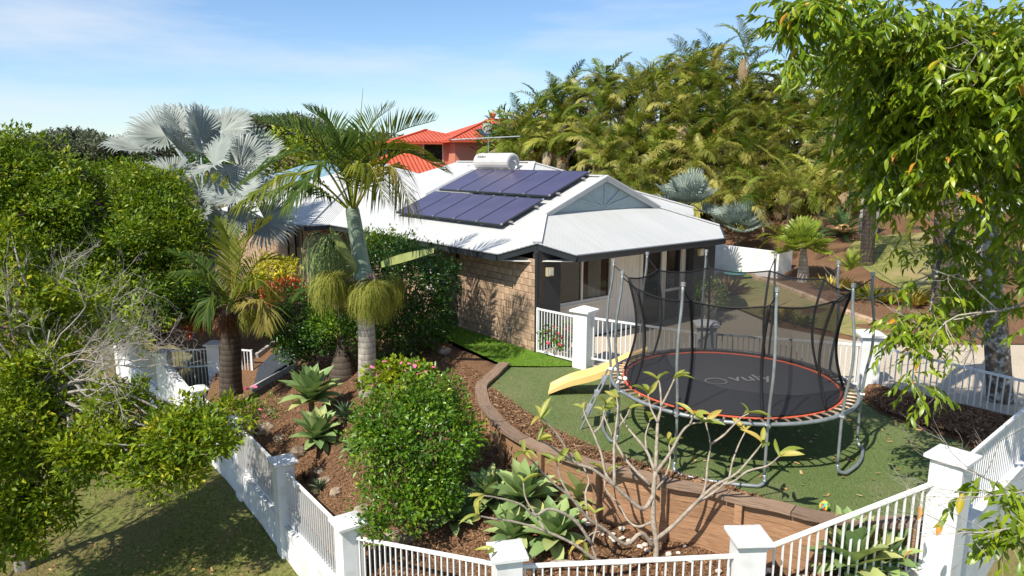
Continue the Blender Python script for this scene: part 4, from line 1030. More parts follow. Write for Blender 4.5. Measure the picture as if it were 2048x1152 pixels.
# pole pairs: each pair is one bent leg of tube with a foot along the ground
def pole_path(a, top=True):
    rr = [(TR + 0.045, 0.62), (TR + 0.045, TZ - 0.25), (TR + 0.05, TZ), (TR + 0.075, TZ + 0.35), (TR + 0.13, TZ + 0.75), (TR + 0.12, TZ + 1.2), (TR + 0.06, TZ + 1.6), (TR + 0.045, TZ + 1.90)]
    return [tp(r, a, z) for r, z in rr]
pairs = [(-128, -92), (-56, -20), (16, 52), (88, 124), (160, 196)]
allpoles = []
for a, b in pairs:
    pa, pb = pole_path(a), pole_path(b)
    fa, fb = tp(TR + 0.16, a, 0.485), tp(TR + 0.16, b, 0.485)
    foot = [pa[0]] + [tp(TR + 0.07, a, 0.53), tp(TR + 0.12, a + 2.5, 0.49)] + [tp(TR + 0.12, a + (b - a) * s, 0.487) for s in (0.15, 0.35, 0.5, 0.65, 0.85)] + [tp(TR + 0.12, b - 2.5, 0.49), tp(TR + 0.07, b, 0.53)] + [pb[0]]
    M('base_tube', tube(catmull(foot, 4), 0.027, 8), MT['galv'], tramp, smooth=True)
    for ang_, q in ((a, pa), (b, pb)):
        allpoles.append(ang_)
        po = M('pole', tube(catmull(q, 4), 0.022, 8), MT['galv'], tramp, smooth=True)
        M('pole_cap', tube([q[-1] - (0, 0, 0.01), q[-1] + (0, 0, 0.045)], 0.033, 8), MT['steel'], po)
        M('bracket', tube([tp(TR - 0.05, ang_, TZ), tp(TR + 0.09, ang_, TZ)], 0.03, 6), MT['steel'], po)
# net between curved black sleeves
def net_r(s): return 1.74 - 0.19 * math.sin(math.pi * s) ** 1.0 * (1 - 0.2 * s) - 0.02 * s
angs = sorted(allpoles); NT = 1.62
V, F = [], []; cols = 0; ns = 12; per = 8
full = []
for i, a in enumerate(angs):
    b = angs[(i + 1) % len(angs)] + (360 if i == len(angs) - 1 else 0)
    for k in range(per):
        full.append((a, b, k / per))
n_c = len(full)
def net_pt(a, b, f, s):
    r = net_r(s)
    p, q = tp(r, a, 0), tp(r, b, 0)
    c = p + (q - p) * f
    mid = tp(1.0, a + (b - a) * f, 0); rd = unit(np.array([mid[0] - TC[0], mid[1] - TC[1], 0]))
    roundness = (1 - s) * 0.8
    rr = np.linalg.norm(c[:2] - TC)
    c = np.array([TC[0], TC[1], 0]) + rd * (rr * (1 - roundness) + r * roundness)
    sag = 0.06 * math.sin(math.pi * f) * s ** 3
    c[2] = TZ + 0.02 + s * NT - sag + (0.17 * s if False else 0)
    return c
for (a, b, f) in full:
    for j in range(ns + 1): V.append(net_pt(a, b, f, j / ns))
for i in range(n_c):
    i2 = (i + 1) % n_c
    for j in range(ns): F.append((i * (ns + 1) + j, i2 * (ns + 1) + j, i2 * (ns + 1) + j + 1, i * (ns + 1) + j + 1))
net = M('safety_net', (np.array(V), F), MT['net'], tramp, smooth=True)
M('net_hem', tube([net_pt(*f, 1.0) for f in full], 0.014, 5, closed=True), MT['black'], net)
M('net_hem', tube([net_pt(*f, 0.01) for f in full], 0.012, 5, closed=True), MT['black'], net)
for i, a in enumerate(angs):
    pts_ = [net_pt(a, a + 36, 0, s) for s in np.linspace(0, 1, 10)] 
    rad_in = [p + unit(np.array([p[0] - TC[0], p[1] - TC[1], 0])) * 0.015 for p in pts_]
    M('net_sleeve', tube(catmull(rad_in, 2), 0.021, 6), MT['black'], net, smooth=True)
    M('net_strap', tube([rad_in[-1], tp(TR + 0.04, a, TZ + 1.84)], 0.009, 5), MT['black'], net)
# printed mark on the mat: a ring and the maker's name
lm = np.eye(4)
xa = unit(np.array([0.995, 0.10, 0])); lm[:3, 0] = xa; lm[:3, 1] = np.cross((0, 0, 1), xa); lm[:3, 2] = (0, 0, 1)
lc = S(1500, 756, TZ - 0.03); lm[:3, 3] = (lc[0], lc[1], TZ - 0.030)
text('vuly', 0.46, MT['logo'], lm, tramp)
oc = S(1432, 762, TZ - 0.03)
V, F = [], []
for k in range(48):
    a = 2 * math.pi * k / 48; wv_ = 0.012 + 0.022 * (0.5 + 0.5 * math.cos(a - 1.2))
    for r in (0.165, 0.165 - wv_): V.append((oc[0] + r * 1.15 * math.cos(a), oc[1] + r * math.sin(a), TZ - 0.028))
for k in range(46): F.append((k * 2, k * 2 + 1, k * 2 + 3, k * 2 + 2))
M('logo_ring', (np.array(V), [tuple(reversed(f)) for f in F]), MT['logo'], tramp)
# ladder at the slide side
lad = thing('trampoline_ladder', 'small grey step ladder leaning on the trampoline behind the slide', 'ladder', tp(TR + 0.35, 172, 0.45))
for da in (-5.5, 5.5):
    M('side_rail', tube([tp(TR + 0.5, 172 + da, 0.46), tp(TR + 0.06, 172 + da, TZ + 0.06)], 0.018, 6), MT['galv'], lad)
for s in (0.3, 0.58, 0.86):
    r = TR + 0.5 - 0.44 * s; z = 0.46 + (TZ - 0.4) * s
    M('step', beam(tp(r, 166.5, z), tp(r, 177.5, z), 0.09, 0.03), MT['alu'], lad)
# ------------------------------------------------------------------ yellow slide
sA, sB = np.array([0.74, 13.3, 0.50]), np.array([2.62, 13.05, 1.36])
slide = thing('slide', 'yellow plastic slide sloping down to the turf beside the trampoline', 'slide', (*((sA + sB) / 2)[:2], 0.45))
def slide_z(s): return 0.02 * (1 - s) ** 4 + 0.0 + (s ** 1.15) * 0.84 + 0.035 * math.sin(s * 9.0) + 0.50 - 0.02
sd = unit(np.array([sB[0] - sA[0], sB[1] - sA[1], 0])); sn_ = np.cross((0, 0, 1), sd)
prof = [(-0.235, -0.02), (-0.235, 0.10), (-0.205, 0.115), (-0.175, 0.10), (-0.15, 0.012), (0.15, 0.012), (0.175, 0.10), (0.205, 0.115), (0.235, 0.10), (0.235, -0.02)]
V, F = [], []; n_s = 26
for i in range(n_s + 1):
    s = i / n_s; c = sA + (sB - sA) * s; zc = slide_z(s); flare = 1.0 + 0.25 * (1 - s) ** 3
    hs = 0.30 + 0.80 * math.sin(math.pi * min(0.95, s * 1.05)) ** 0.8
    for x, h in prof:
        V.append(c * (1, 1, 0) + sn_ * x * flare + np.array([0, 0, zc + (h * hs if h > 0.05 else h)]))
m_ = len(prof)
for i in range(n_s):
    for j in range(m_): F.append((i * m_ + j, (i + 1) * m_ + j, (i + 1) * m_ + (j + 1) % m_, i * m_ + (j + 1) % m_))
F += [tuple(range(m_)), tuple(n_s * m_ + j for j in range(m_ - 1, -1, -1))]
M('chute', (np.array(V), F), MT['yellow'], slide, smooth=False)
for x in (-0.12, 0.12):
    c = sA + (sB - sA) * 0.93 + sn_ * x
    M('support_leg', tube([(c[0], c[1], 0.46), (c[0], c[1], slide_z(0.93) - 0.02)], 0.025, 6), MT['yellow'], slide)
# ------------------------------------------------------------------ small things
bc = S(1649, 1012, 0.53)
ball = thing('toy_ball', 'small openwork toy ball, yellow and green, on the turf by the capping board', 'ball', bc)
for i, (colr, axis) in enumerate((((0.75, 0.62, 0.05), (1, 0, 0)), ((0.75, 0.62, 0.05), (0, 1, 0)), ((0.10, 0.45, 0.15), (1, 1, 1)), ((0.10, 0.40, 0.38), (-1, 1, 1)), ((0.6, 0.08, 0.06), (1, -1, 1)))):
    key = f'ball{colr}'
    if key not in MT: MT[key] = surf('toy_plastic', [(0.3, colr), (0.7, tuple(min(1, q * 1.1) for q in colr))], 4, rough=0.4)
    ax = Vector(axis).normalized(); qt = Vector((0, 0, 1)).rotation_difference(ax)
    M('hoop', tube([bc + np.array(qt @ Vector((0.055 * math.cos(a), 0.055 * math.sin(a), 0))) for a in np.linspace(0, 2 * math.pi, 21)[:-1]], 0.014, 6, closed=True), MT[key], ball)
MT['teal'] = surf('teal_paint', [(0.3, (0.06, 0.20, 0.20)), (0.7, (0.10, 0.27, 0.26))], 6, rough=0.6)
bb = S(1468, 583, 0.5)
bath = thing('bird_bath', 'teal bird bath on a thin stem on the back lawn', 'bird bath', bb)
M('stem', lathe(bb, [(0.16, 0), (0.10, 0.04), (0.035, 0.10), (0.03, 0.45), (0.05, 0.5)], 10), MT['teal'], bath)
M('bowl', lathe(bb + (0, 0, 0.5), [(0.05, 0), (0.22, 0.04), (0.38, 0.14), (0.36, 0.15), (0.2, 0.08), (0.02, 0.06)], 18), MT['teal'], bath)
pc = S(1417, 634, 0.5)
pot = thing('plant_pot', 'tall white pot at the end of the dark porch wall', 'pot', pc)
M('pot_body', lathe(pc, [(0.17, 0), (0.20, 0.1), (0.26, 0.45), (0.27, 0.5), (0.23, 0.5), (0.2, 0.42)], 16), MT['render'], pot)
# boulders along the bed
def rock_mesh(seed, sx, sy, sz):
    r = np.random.default_rng(seed); V, F = [], []
    n, m_ = 9, 5
    for i in range(1, m_):
        th = math.pi * i / m_
        for k in range(n):
            a = 2 * math.pi * k / n; q = 1 + r.uniform(-0.22, 0.2)
            V.append((sx * q * math.sin(th) * math.cos(a), sy * q * math.sin(th) * math.sin(a), sz * (math.cos(th) + r.uniform(-0.12, 0.12))))
    V += [(0, 0, sz), (0, 0, -sz)]
    for i in range(m_ - 2):
        for k in range(n): F.append((i * n + k, (i + 1) * n + k, (i + 1) * n + (k + 1) % n, i * n + (k + 1) % n))
    for k in range(n):
        F.append((len(V) - 2, k, (k + 1) % n)); F.append((len(V) - 1, (m_ - 2) * n + (k + 1) % n, (m_ - 2) * n + k))
    return np.array(V), F
rocks = [((652, 968), .16, 'tan rock half buried in mulch above the dark small plant'), ((672, 988), .13, 'small tan rock just below the half-buried one'), ((725, 1028), .17, 'rounded tan rock at the left foot of the round shrub'), ((748, 1062), .15, 'pinkish rock behind the sunny corner fence post'),
         ((785, 1075), .13, 'brown rock under the lower edge of the round shrub'), ((812, 1082), .14, 'grey-brown rock nearest the front pickets'), ((596, 908), .20, 'brown rock beside the lower agave'), ((560, 880), .15, 'brown rock left of the lower agave'), ((530, 862), .22, 'dark boulder under the pink rose bush'), ((543, 826), .13, 'small rock beside the pink rose bush'),
         ((500, 872), .18, 'brown rock beside the half-hidden fence post'), ((640, 945), .11, 'smallest rock beside the dark small plant'), ((890, 705), .15, 'grey rock in shade beneath the dark shrub by the bright turf')]
for i, ((px, py), r, lab) in enumerate(rocks):
    z = -0.9
    for _ in range(6): z = float(zg(S(px, py, z)[:2])[0])
    c = S(px, py, z)
    V, F = rock_mesh(i, r * rng.uniform(0.9, 1.3), r * rng.uniform(0.8, 1.1), r * rng.uniform(0.55, 0.8))
    tag(M('rock', (V + c + (0, 0, r * 0.2), F), MT['rock'], smooth=False), lab, 'rock', 'rocks in the mulch bed')
V_, F_ = [], []
wr = []
for k in range(80):
    s = rng.uniform(0.42, 0.98) * total; c = along(s); t_ = unit(along(min(s + 0.05, total)) - along(max(s - 0.05, 0))); n_ = np.cross(t_, (0, 0, 1))
    p = c + n_ * rng.uniform(0.12, 0.42); r = rng.uniform(0.018, 0.045)
    v, f = rock_mesh(100 + k, r * 1.2, r, r * 0.7); wr.append((v + (p[0], p[1], float(zg(p[:2])[0]) + 0.03), f))
tag(M('white_pebbles', join(*wr), MT['white_rock']), kind='stuff')
# ================================================================== PLANTS: tools
def nrm(a): return a / (np.linalg.norm(a, axis=-1, keepdims=True) + 1e-9)
def leaf_cloud(C, D, Nn, L, Wd, fold=0.18, bend=0.12):
    """folded, slightly drooping leaf blades, four corners each"""
    D = nrm(D); s = nrm(np.cross(D, Nn)); n = np.cross(s, D)
    L = np.broadcast_to(np.asarray(L, float), (len(C),))[:, None]; Wd = np.broadcast_to(np.asarray(Wd, float), (len(C),))[:, None]
    m = C + D * L * 0.45 + n * Wd * fold
    V = np.stack([C, m + s * Wd / 2, m - s * Wd / 2, C + D * L - n * L * bend], 1).reshape(-1, 3)
    k = np.arange(len(C))[:, None] * 4
    F = np.concatenate([k + [0, 2, 3], k + [0, 3, 1]], 1).reshape(-1, 3)
    return V, F
def sphere_dirs(n):
    v = rng.normal(size=(n, 3)); return nrm(v)
def crown_leaves(lobes, per, L, ratio, cr, up=0.5, shell=0.5, low=-0.6, lump=0.16):
    """lobes: (centre, radii, clumps); leaves gather in clumps near the surface of each lobe"""
    Cs, As = [], []
    for c, r, n in lobes:
        d = sphere_dirs(int(n * 2.2)); d = d[d[:, 2] > low][:n]
        ph = rng.uniform(0, 6, 3)
        lum = 1 + lump * (np.sin(d[:, 0] * 4.1 + ph[0]) * np.cos(d[:, 1] * 3.7 + ph[1]) + np.sin(d[:, 2] * 5 + ph[2]) * 0.6)
        rad = (1 - shell * rng.random(len(d)) ** 1.8) * lum
        Cs.append(np.asarray(c) + d * np.asarray(r) * rad[:, None]); As.append(nrm(d / np.asarray(r) * np.mean(r) + [0, 0, up] + rng.normal(0, 0.3, d.shape)))
    Cs, As = np.concatenate(Cs), np.concatenate(As)
    n = len(Cs); cc = np.repeat(Cs, per, 0); aa = np.repeat(As, per, 0)
    o = rng.normal(0, 1, cc.shape); off = nrm(o) * (cr * rng.random((len(cc), 1)) ** 0.6)
    pos = cc + off
    D = nrm(aa * 0.55 + nrm(off) * 0.9 + rng.normal(0, 0.35, pos.shape)); Nn = nrm(aa * 0.7 + [0, 0, 0.7] + rng.normal(0, 0.45, pos.shape))
    ll = L * rng.uniform(0.5, 1.35, len(pos))
    V, F = leaf_cloud(pos, D, Nn, ll, ll * ratio)
    tone = np.clip(np.repeat(rng.normal(0.5, 0.20, n), per) + rng.normal(0, 0.16, len(pos)), 0, 1)
    return V, F, np.repeat(tone, 4), Cs
def lumpy(lobes, r, n):
    """break big lobes up into many small rounded clumps over their surface"""
    out = []
    for c, rad, k in lobes:
        d = sphere_dirs(k * 2); d = d[d[:, 2] > -0.55][:k]
        for q in d:
            s = rng.uniform(0.6, 1.25); out.append((np.asarray(c) + q * np.asarray(rad) * rng.uniform(0.72, 1.0), (r * s, r * s, r * s * 0.72), max(6, int(n * s * s))))
    return out
def limbs(base, top, targets, r0, r1, n=6, wob=0.12, sub=7):
    """a tapered trunk and boughs bending out to the given points"""
    base, top = np.asarray(base, float), np.asarray(top, float)
    mid = (base + top) / 2 + np.append(rng.normal(0, wob, 2), 0)
    parts = [tube(catmull([base - (0, 0, 0.2), base + (0, 0, 0.02), mid, top], 4), np.concatenate([[r0 * 1.5] * 4, np.linspace(r0 * 1.2, r1, 9)]), n)]
    for t in targets:
        t = np.asarray(t, float); s = rng.uniform(0.45, 1.0); p0 = mid + (top - mid) * max(0, (s - 0.45) / 0.55) if s > 0.5 else base + (mid - base) * s * 2
        d = t - p0; q1 = p0 + d * 0.35 + np.array([0, 0, 0.14 * np.linalg.norm(d)]) + rng.normal(0, 0.05, 3) * np.linalg.norm(d)
        q2 = p0 + d * 0.7 + rng.normal(0, 0.06, 3) * np.linalg.norm(d)
        path = catmull([p0, q1, q2, t], 3)
        parts.append(tube(path, np.linspace(r1 * 0.62, 0.008, len(path)), 5, cap=False))
    return join(*parts)
def broadleaf(name, label, cat, base, top, lobes, per, L, ratio, cr, leaf, bark, r0, group=None, nl=26, **kw):
    t = thing(name, label, cat, base, group)
    V, F, rn, Cs = crown_leaves(lobes, per, L, ratio, cr, **kw)
    M('crown' if cat == 'tree' else 'foliage', (V, F), leaf, t, attr=rn, kind='stuff')
    tg = Cs[rng.choice(len(Cs), min(nl, len(Cs)), replace=False)]
    M('trunk' if cat == 'tree' else 'stem', limbs(base, top, tg, r0, r0 * 0.6), bark, t)
    return t
def gz(px, py, z=-0.5, f=None):
    f = f or zg
    for _ in range(12): z = 0.5 * z + 0.5 * float(f(S(px, py, z)[:2])[0])
    return S(px, py, z)
LEAF = {}
LEAF['tree'] = leafmat('bright_green_leaves', [(0, (0.035, 0.080, 0.006)), (0.5, (0.115, 0.20, 0.010)), (0.85, (0.25, 0.33, 0.014)), (1, (0.40, 0.41, 0.03))], (0.38, 0.48, 0.01), 0.30, 0.42, 0.3)
LEAF['yellowgreen'] = leafmat('yellow_green_leaves', [(0, (0.055, 0.11, 0.007)), (0.5, (0.165, 0.255, 0.012)), (0.85, (0.31, 0.38, 0.018)), (1, (0.52, 0.48, 0.03))], (0.52, 0.56, 0.01), 0.30, 0.45, 0.25)
LEAF['shrub'] = leafmat('glossy_shrub_leaves', [(0, (0.030, 0.080, 0.007)), (0.5, (0.080, 0.175, 0.010)), (0.85, (0.17, 0.29, 0.015)), (1, (0.32, 0.41, 0.035))], (0.28, 0.48, 0.015), 0.24, 0.32, 0.4)
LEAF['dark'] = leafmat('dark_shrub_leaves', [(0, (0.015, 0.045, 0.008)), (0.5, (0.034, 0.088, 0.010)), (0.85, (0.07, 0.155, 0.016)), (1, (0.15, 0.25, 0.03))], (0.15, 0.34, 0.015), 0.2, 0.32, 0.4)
LEAF['right'] = leafmat('long_green_leaves', [(0, (0.055, 0.11, 0.006)), (0.5, (0.18, 0.27, 0.010)), (0.9, (0.34, 0.40, 0.014)), (0.985, (0.42, 0.45, 0.02)), (1, (0.60, 0.28, 0.03))], (0.40, 0.50, 0.02), 0.28, 0.34, 0.4)
LEAF['right_obj'] = leafmat('long_green_leaf', [(0, (0.05, 0.11, 0.007)), (0.5, (0.15, 0.255, 0.010)), (0.9, (0.30, 0.38, 0.014)), (0.95, (0.44, 0.46, 0.02)), (1, (0.60, 0.28, 0.03))], (0.40, 0.50, 0.02), 0.36, 0.34, 0.45, objrand=True)
LEAF['king'] = leafmat('king_palm_leaflets', [(0, (0.022, 0.052, 0.010)), (0.5, (0.050, 0.095, 0.015)), (0.85, (0.13, 0.175, 0.02)), (1, (0.27, 0.27, 0.04))], (0.40, 0.42, 0.02), 0.26, 0.55, 0.12)
LEAF['kingy'] = leafmat('yellowing_palm_leaflets', [(0, (0.17, 0.15, 0.03)), (0.5, (0.34, 0.29, 0.065)), (1, (0.50, 0.43, 0.15))], (0.5, 0.42, 0.08), 0.3, 0.45, 0.35)
LEAF['olive'] = leafmat('olive_palm_leaflets', [(0, (0.050, 0.085, 0.010)), (0.5, (0.13, 0.16, 0.016)), (1, (0.34, 0.31, 0.04))], (0.48, 0.44, 0.02), 0.3, 0.55, 0.12)
LEAF['cane'] = leafmat('cane_palm_green', [(0, (0.045, 0.090, 0.010)), (0.5, (0.15, 0.20, 0.020)), (1, (0.36, 0.36, 0.06))], (0.44, 0.46, 0.03), 0.22, 0.5, 0.15, objrand=True)
LEAF['caney'] = leafmat('cane_palm_yellow', [(0, (0.14, 0.16, 0.025)), (0.6, (0.31, 0.30, 0.06)), (1, (0.52, 0.46, 0.13))], (0.5, 0.42, 0.05), 0.3, 0.45, 0.3, objrand=True)
LEAF['caned'] = leafmat('cane_palm_dry', [(0, (0.24, 0.17, 0.085)), (0.6, (0.40, 0.31, 0.18)), (1, (0.55, 0.45, 0.30))], (0.4, 0.3, 0.15), 0.2, 0.7, 0.1, objrand=True)
LEAF['silver'] = leafmat('silver_fan_leaf', [(0, (0.19, 0.225, 0.20)), (0.5, (0.29, 0.325, 0.295)), (1, (0.43, 0.45, 0.41))], (0.45, 0.52, 0.48), 0.2, 0.5, 0.3)
LEAF['bluegreen'] = leafmat('blue_green_fan_leaf', [(0, (0.16, 0.21, 0.175)), (0.5, (0.25, 0.305, 0.255)), (1, (0.38, 0.42, 0.36))], (0.35, 0.45, 0.38), 0.2, 0.5, 0.3)
LEAF['lime'] = leafmat('lime_fan_leaf', [(0, (0.12, 0.18, 0.02)), (0.5, (0.24, 0.32, 0.035)), (1, (0.38, 0.42, 0.07))], (0.45, 0.5, 0.05), 0.3, 0.42, 0.35)
LEAF['cycad'] = leafmat('cycad_leaflets', [(0, (0.028, 0.070, 0.022)), (0.5, (0.055, 0.12, 0.03)), (1, (0.11, 0.19, 0.045))], (0.2, 0.35, 0.05), 0.2, 0.32, 0.5)
LEAF['agave'] = leafmat('agave_leaf', [(0, (0.17, 0.27, 0.10)), (0.5, (0.27, 0.38, 0.14)), (0.85, (0.40, 0.49, 0.19)), (1, (0.50, 0.50, 0.20))], (0.4, 0.5, 0.12), 0.15, 0.42, 0.35, objrand=True)
LEAF['agave_dark'] = leafmat('dark_agave_leaf', [(0, (0.045, 0.09, 0.045)), (1, (0.10, 0.16, 0.075))], (0.2, 0.3, 0.1), 0.15, 0.4, 0.4, objrand=True)
LEAF['frangi'] = leafmat('frangipani_leaf', [(0, (0.20, 0.27, 0.04)), (0.5, (0.36, 0.40, 0.075)), (0.85, (0.52, 0.48, 0.12)), (1, (0.58, 0.42, 0.10))], (0.55, 0.55, 0.08), 0.38, 0.4, 0.35, objrand=True)
LEAF['fruit'] = leafmat('fruiting_strands', [(0, (0.13, 0.15, 0.020)), (0.5, (0.25, 0.265, 0.040)), (1, (0.42, 0.40, 0.09))], (0.5, 0.45, 0.05), 0.2, 0.6, 0.2)
LEAF['fruitg'] = leafmat('green_flower_strands', [(0, (0.13, 0.19, 0.06)), (0.5, (0.24, 0.32, 0.11)), (1, (0.42, 0.46, 0.22))], (0.4, 0.5, 0.1), 0.2, 0.6, 0.2)
LEAF['croton'] = leafmat('yellow_croton_leaves', [(0, (0.30, 0.30, 0.015)), (0.5, (0.52, 0.48, 0.02)), (1, (0.70, 0.62, 0.05))], (0.6, 0.55, 0.02), 0.25, 0.4, 0.4)
LEAF['red'] = leafmat('red_leaves', [(0, (0.20, 0.025, 0.015)), (0.5, (0.45, 0.055, 0.02)), (1, (0.66, 0.20, 0.03))], (0.6, 0.1, 0.02), 0.25, 0.4, 0.4)
LEAF['rust'] = leafmat('bronze_leaves', [(0, (0.05, 0.035, 0.02)), (0.5, (0.17, 0.07, 0.035)), (1, (0.35, 0.17, 0.05))], (0.4, 0.15, 0.05), 0.2, 0.45, 0.4)
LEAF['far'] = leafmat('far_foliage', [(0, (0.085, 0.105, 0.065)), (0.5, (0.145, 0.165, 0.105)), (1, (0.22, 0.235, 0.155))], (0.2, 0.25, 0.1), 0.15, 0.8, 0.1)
LEAF['gold'] = leafmat('golden_strap_leaves', [(0, (0.28, 0.22, 0.03)), (0.5, (0.48, 0.38, 0.06)), (1, (0.62, 0.52, 0.14))], (0.5, 0.42, 0.06), 0.25, 0.45, 0.3)
MT['pink'] = surf('pink_petals', [(0.3, (0.75, 0.10, 0.24)), (0.7, (0.85, 0.25, 0.40))], 30, rough=0.6)
MT['rose'] = surf('crimson_petals', [(0.3, (0.55, 0.015, 0.05)), (0.7, (0.70, 0.05, 0.11))], 30, rough=0.6)
MT['petiole'] = surf('palm_stalk', [(0.3, (0.16, 0.20, 0.05)), (0.7, (0.26, 0.28, 0.08))], 6, rough=0.5)
MT['cane_stem'] = surf('cane_stem', [(0.3, (0.20, 0.17, 0.09)), (0.7, (0.34, 0.29, 0.16))], 6, rough=0.6, stretch=(1, 1, 3))

# ------------------------------------------------------------------ feather fronds and fans
def frond(path, nl, ll, lw, vee=0.35, droop=0.25, a0=75, a1=25, rr=0.014, start=0.16, upvec=(0, 0, 1), prof=None, jit=0.12):
    """a feather leaf along a rachis path: stalk tube plus two rows of narrow leaflets"""
    path = np.asarray(path, float); m = len(path)
    acc = np.concatenate([[0], np.cumsum(np.linalg.norm(np.diff(path, axis=0), axis=1))]); acc /= acc[-1]
    Vt, Ft = tube(path, np.linspace(rr, rr * 0.25, m), 4, cap=False)
    Ft = [(a, b, c) for q in Ft for (a, b, c) in ((q[0], q[1], q[2]), (q[0], q[2], q[3]))]
    s = np.repeat(start + (1 - start) * (np.arange(nl) + 0.5) / nl, 2); side = np.tile([1.0, -1.0], nl)
    s = np.clip(s + rng.normal(0, 0.15 / nl, len(s)), 0, 1)
    P = np.stack([np.interp(s, acc, path[:, k]) for k in range(3)], 1)
    P2_ = np.stack([np.interp(np.clip(s + 0.02, 0, 1), acc, path[:, k]) for k in range(3)], 1); P1_ = np.stack([np.interp(np.clip(s - 0.02, 0, 1), acc, path[:, k]) for k in range(3)], 1)
    Tn = nrm(P2_ - P1_); up = np.asarray(upvec, float)
    Sd = nrm(np.cross(Tn, up + 1e-6)); Un = np.cross(Sd, Tn)
    q = (s - start) / (1 - start)
    an = np.radians(a0 + (a1 - a0) * q) * (1 + rng.normal(0, jit, len(s)))
    D = nrm(Tn * np.cos(an)[:, None] + Sd * (side * np.sin(an))[:, None] + Un * (vee + rng.normal(0, jit, len(s)))[:, None])
    L = ll * np.clip(np.sin(np.pi * (0.16 + 0.80 * q)), 0.05, 1) ** 0.75 * rng.uniform(0.9, 1.08, len(s))
    Wv = nrm(np.cross(D, Un)) * (lw * np.clip(np.sin(np.pi * (0.2 + 0.7 * q)), 0.3, 1))[:, None] / 2
    Wv = nrm(Wv + 0.5 * np.linalg.norm(Wv, axis=1, keepdims=True) * Un) * np.linalg.norm(Wv, axis=1, keepdims=True)
    mid = P + D * (L * 0.5)[:, None]; dz = np.zeros_like(P); dz[:, 2] = -droop * L
    V = np.stack([P - Wv * 0.5, P + Wv * 0.5, mid + Wv + dz * 0.18, mid - Wv + dz * 0.18, P + D * L[:, None] * (1 - 0.25 * droop) + dz], 1).reshape(-1, 3)
    k = len(Vt) + np.arange(len(s))[:, None] * 5
    F = np.concatenate([k + [0, 1, 2], k + [0, 2, 3], k + [3, 2, 4]], 1).reshape(-1, 3)
    rn = np.concatenate([np.full(len(Vt), 0.9), np.repeat(np.clip(rng.normal(0.45, 0.2, len(s)), 0, 1), 5)])
    return np.concatenate([Vt, V]), np.concatenate([np.array(Ft), F]), rn
def arc(L, elev, droop, az=0.0, n=10, p=1.4):
    """rachis leaving at an elevation and bowing down with its own weight"""
    pts = [np.zeros(3)]; c, s = math.cos(az), math.sin(az)
    for i in range(n):
        e = elev - droop * ((i + 0.5) / n) ** p; d = L / n
        pts.append(pts[-1] + np.array([math.cos(e) * d * c, math.cos(e) * d * s, math.sin(e) * d]))
    return np.array(pts)
def fan(Rr, nseg=36, span=300, pleat=0.07, split=0.50, curve=0.38, vfold=0.25, tipdroop=0.12):
    """a stiff pleated fan leaf in the xy plane, stalk coming along +x; tips free beyond the split"""
    V, F, rn = [(0, 0, 0)], [], [0.5]
    for i in range(nseg):
        a = math.radians(-span / 2 + span * (i + 0.5) / nseg); h = math.radians(span / nseg / 2)
        Lr = Rr * (1 - 0.18 * (abs(a) / math.pi) ** 2) * rng.uniform(0.92, 1.04); tone = float(np.clip(rng.normal(0.5, 0.2), 0, 1))
        b = len(V)
        def z(r): return curve * (r ** 2) / Rr + vfold * abs(math.sin(a * 0.5)) * r - tipdroop * r * (r / Rr) ** 4
        r1 = Lr * split
        V.append((r1 * math.cos(a - h), r1 * math.sin(a - h), z(r1) - pleat * Rr * 0.5)); V.append((r1 * math.cos(a), r1 * math.sin(a), z(r1) + pleat * Rr * 0.5)); V.append((r1 * math.cos(a + h), r1 * math.sin(a + h), z(r1) - pleat * Rr * 0.5))
        r2 = Lr * 0.85; h2 = h * 0.55; ja = rng.normal(0, 0.02)
        V.append((r2 * math.cos(a - h2 + ja), r2 * math.sin(a - h2 + ja), z(r2))); V.append((r2 * math.cos(a + h2 + ja), r2 * math.sin(a + h2 + ja), z(r2)))
        V.append((Lr * math.cos(a + 2 * ja), Lr * math.sin(a + 2 * ja), z(Lr) - 0.10 * Rr * rng.random()))
        rn += [tone] * 6
        F += [(0, b, b + 1), (0, b + 1, b + 2), (b, b + 3, b + 1), (b + 1, b + 3, b + 4), (b + 1, b + 4, b + 2), (b + 3, b + 5, b + 4)]
    return np.array(V), np.array(F), np.array(rn)
def frame_to(xdir, ndir):
    """rotation taking local x to xdir and local z near ndir"""
    x = unit(xdir); y = unit(np.cross(ndir, x)); z = np.cross(x, y)
    return Matrix(((x[0], y[0], z[0]), (x[1], y[1], z[1]), (x[2], y[2], z[2]))).to_quaternion()

# ================================================================== PLANTS: left side
# big round tree
bc_ = SD(200, 430, 20.0)
broadleaf('broadleaf_tree', 'large round tree with dense bright green leaves at the left edge', 'tree', gz(320, 668, -1), SD(240, 470, 20.2),
          lumpy([(SD(195, 465, 20), (2.6, 2.4, 2.1), 62), (SD(45, 365, 19), (1.35, 1.3, 0.95), 22), (SD(320, 490, 20), (1.1, 1.3, 1.5), 24), (SD(240, 590, 19.3), (2.0, 1.5, 0.9), 24), (SD(20, 480, 18.5), (1.4, 1.3, 1.4), 22)], 0.62, 21) + [(SD(195, 470, 20.3), (2.2, 2.0, 1.8), 160), (SD(33, 288, 19), (0.42, 0.4, 0.4), 30)],
          24, 0.125, 0.5, 0.27, LEAF['tree'], MT['bark_brown'], 0.2, nl=70, up=0.7, shell=0.35)
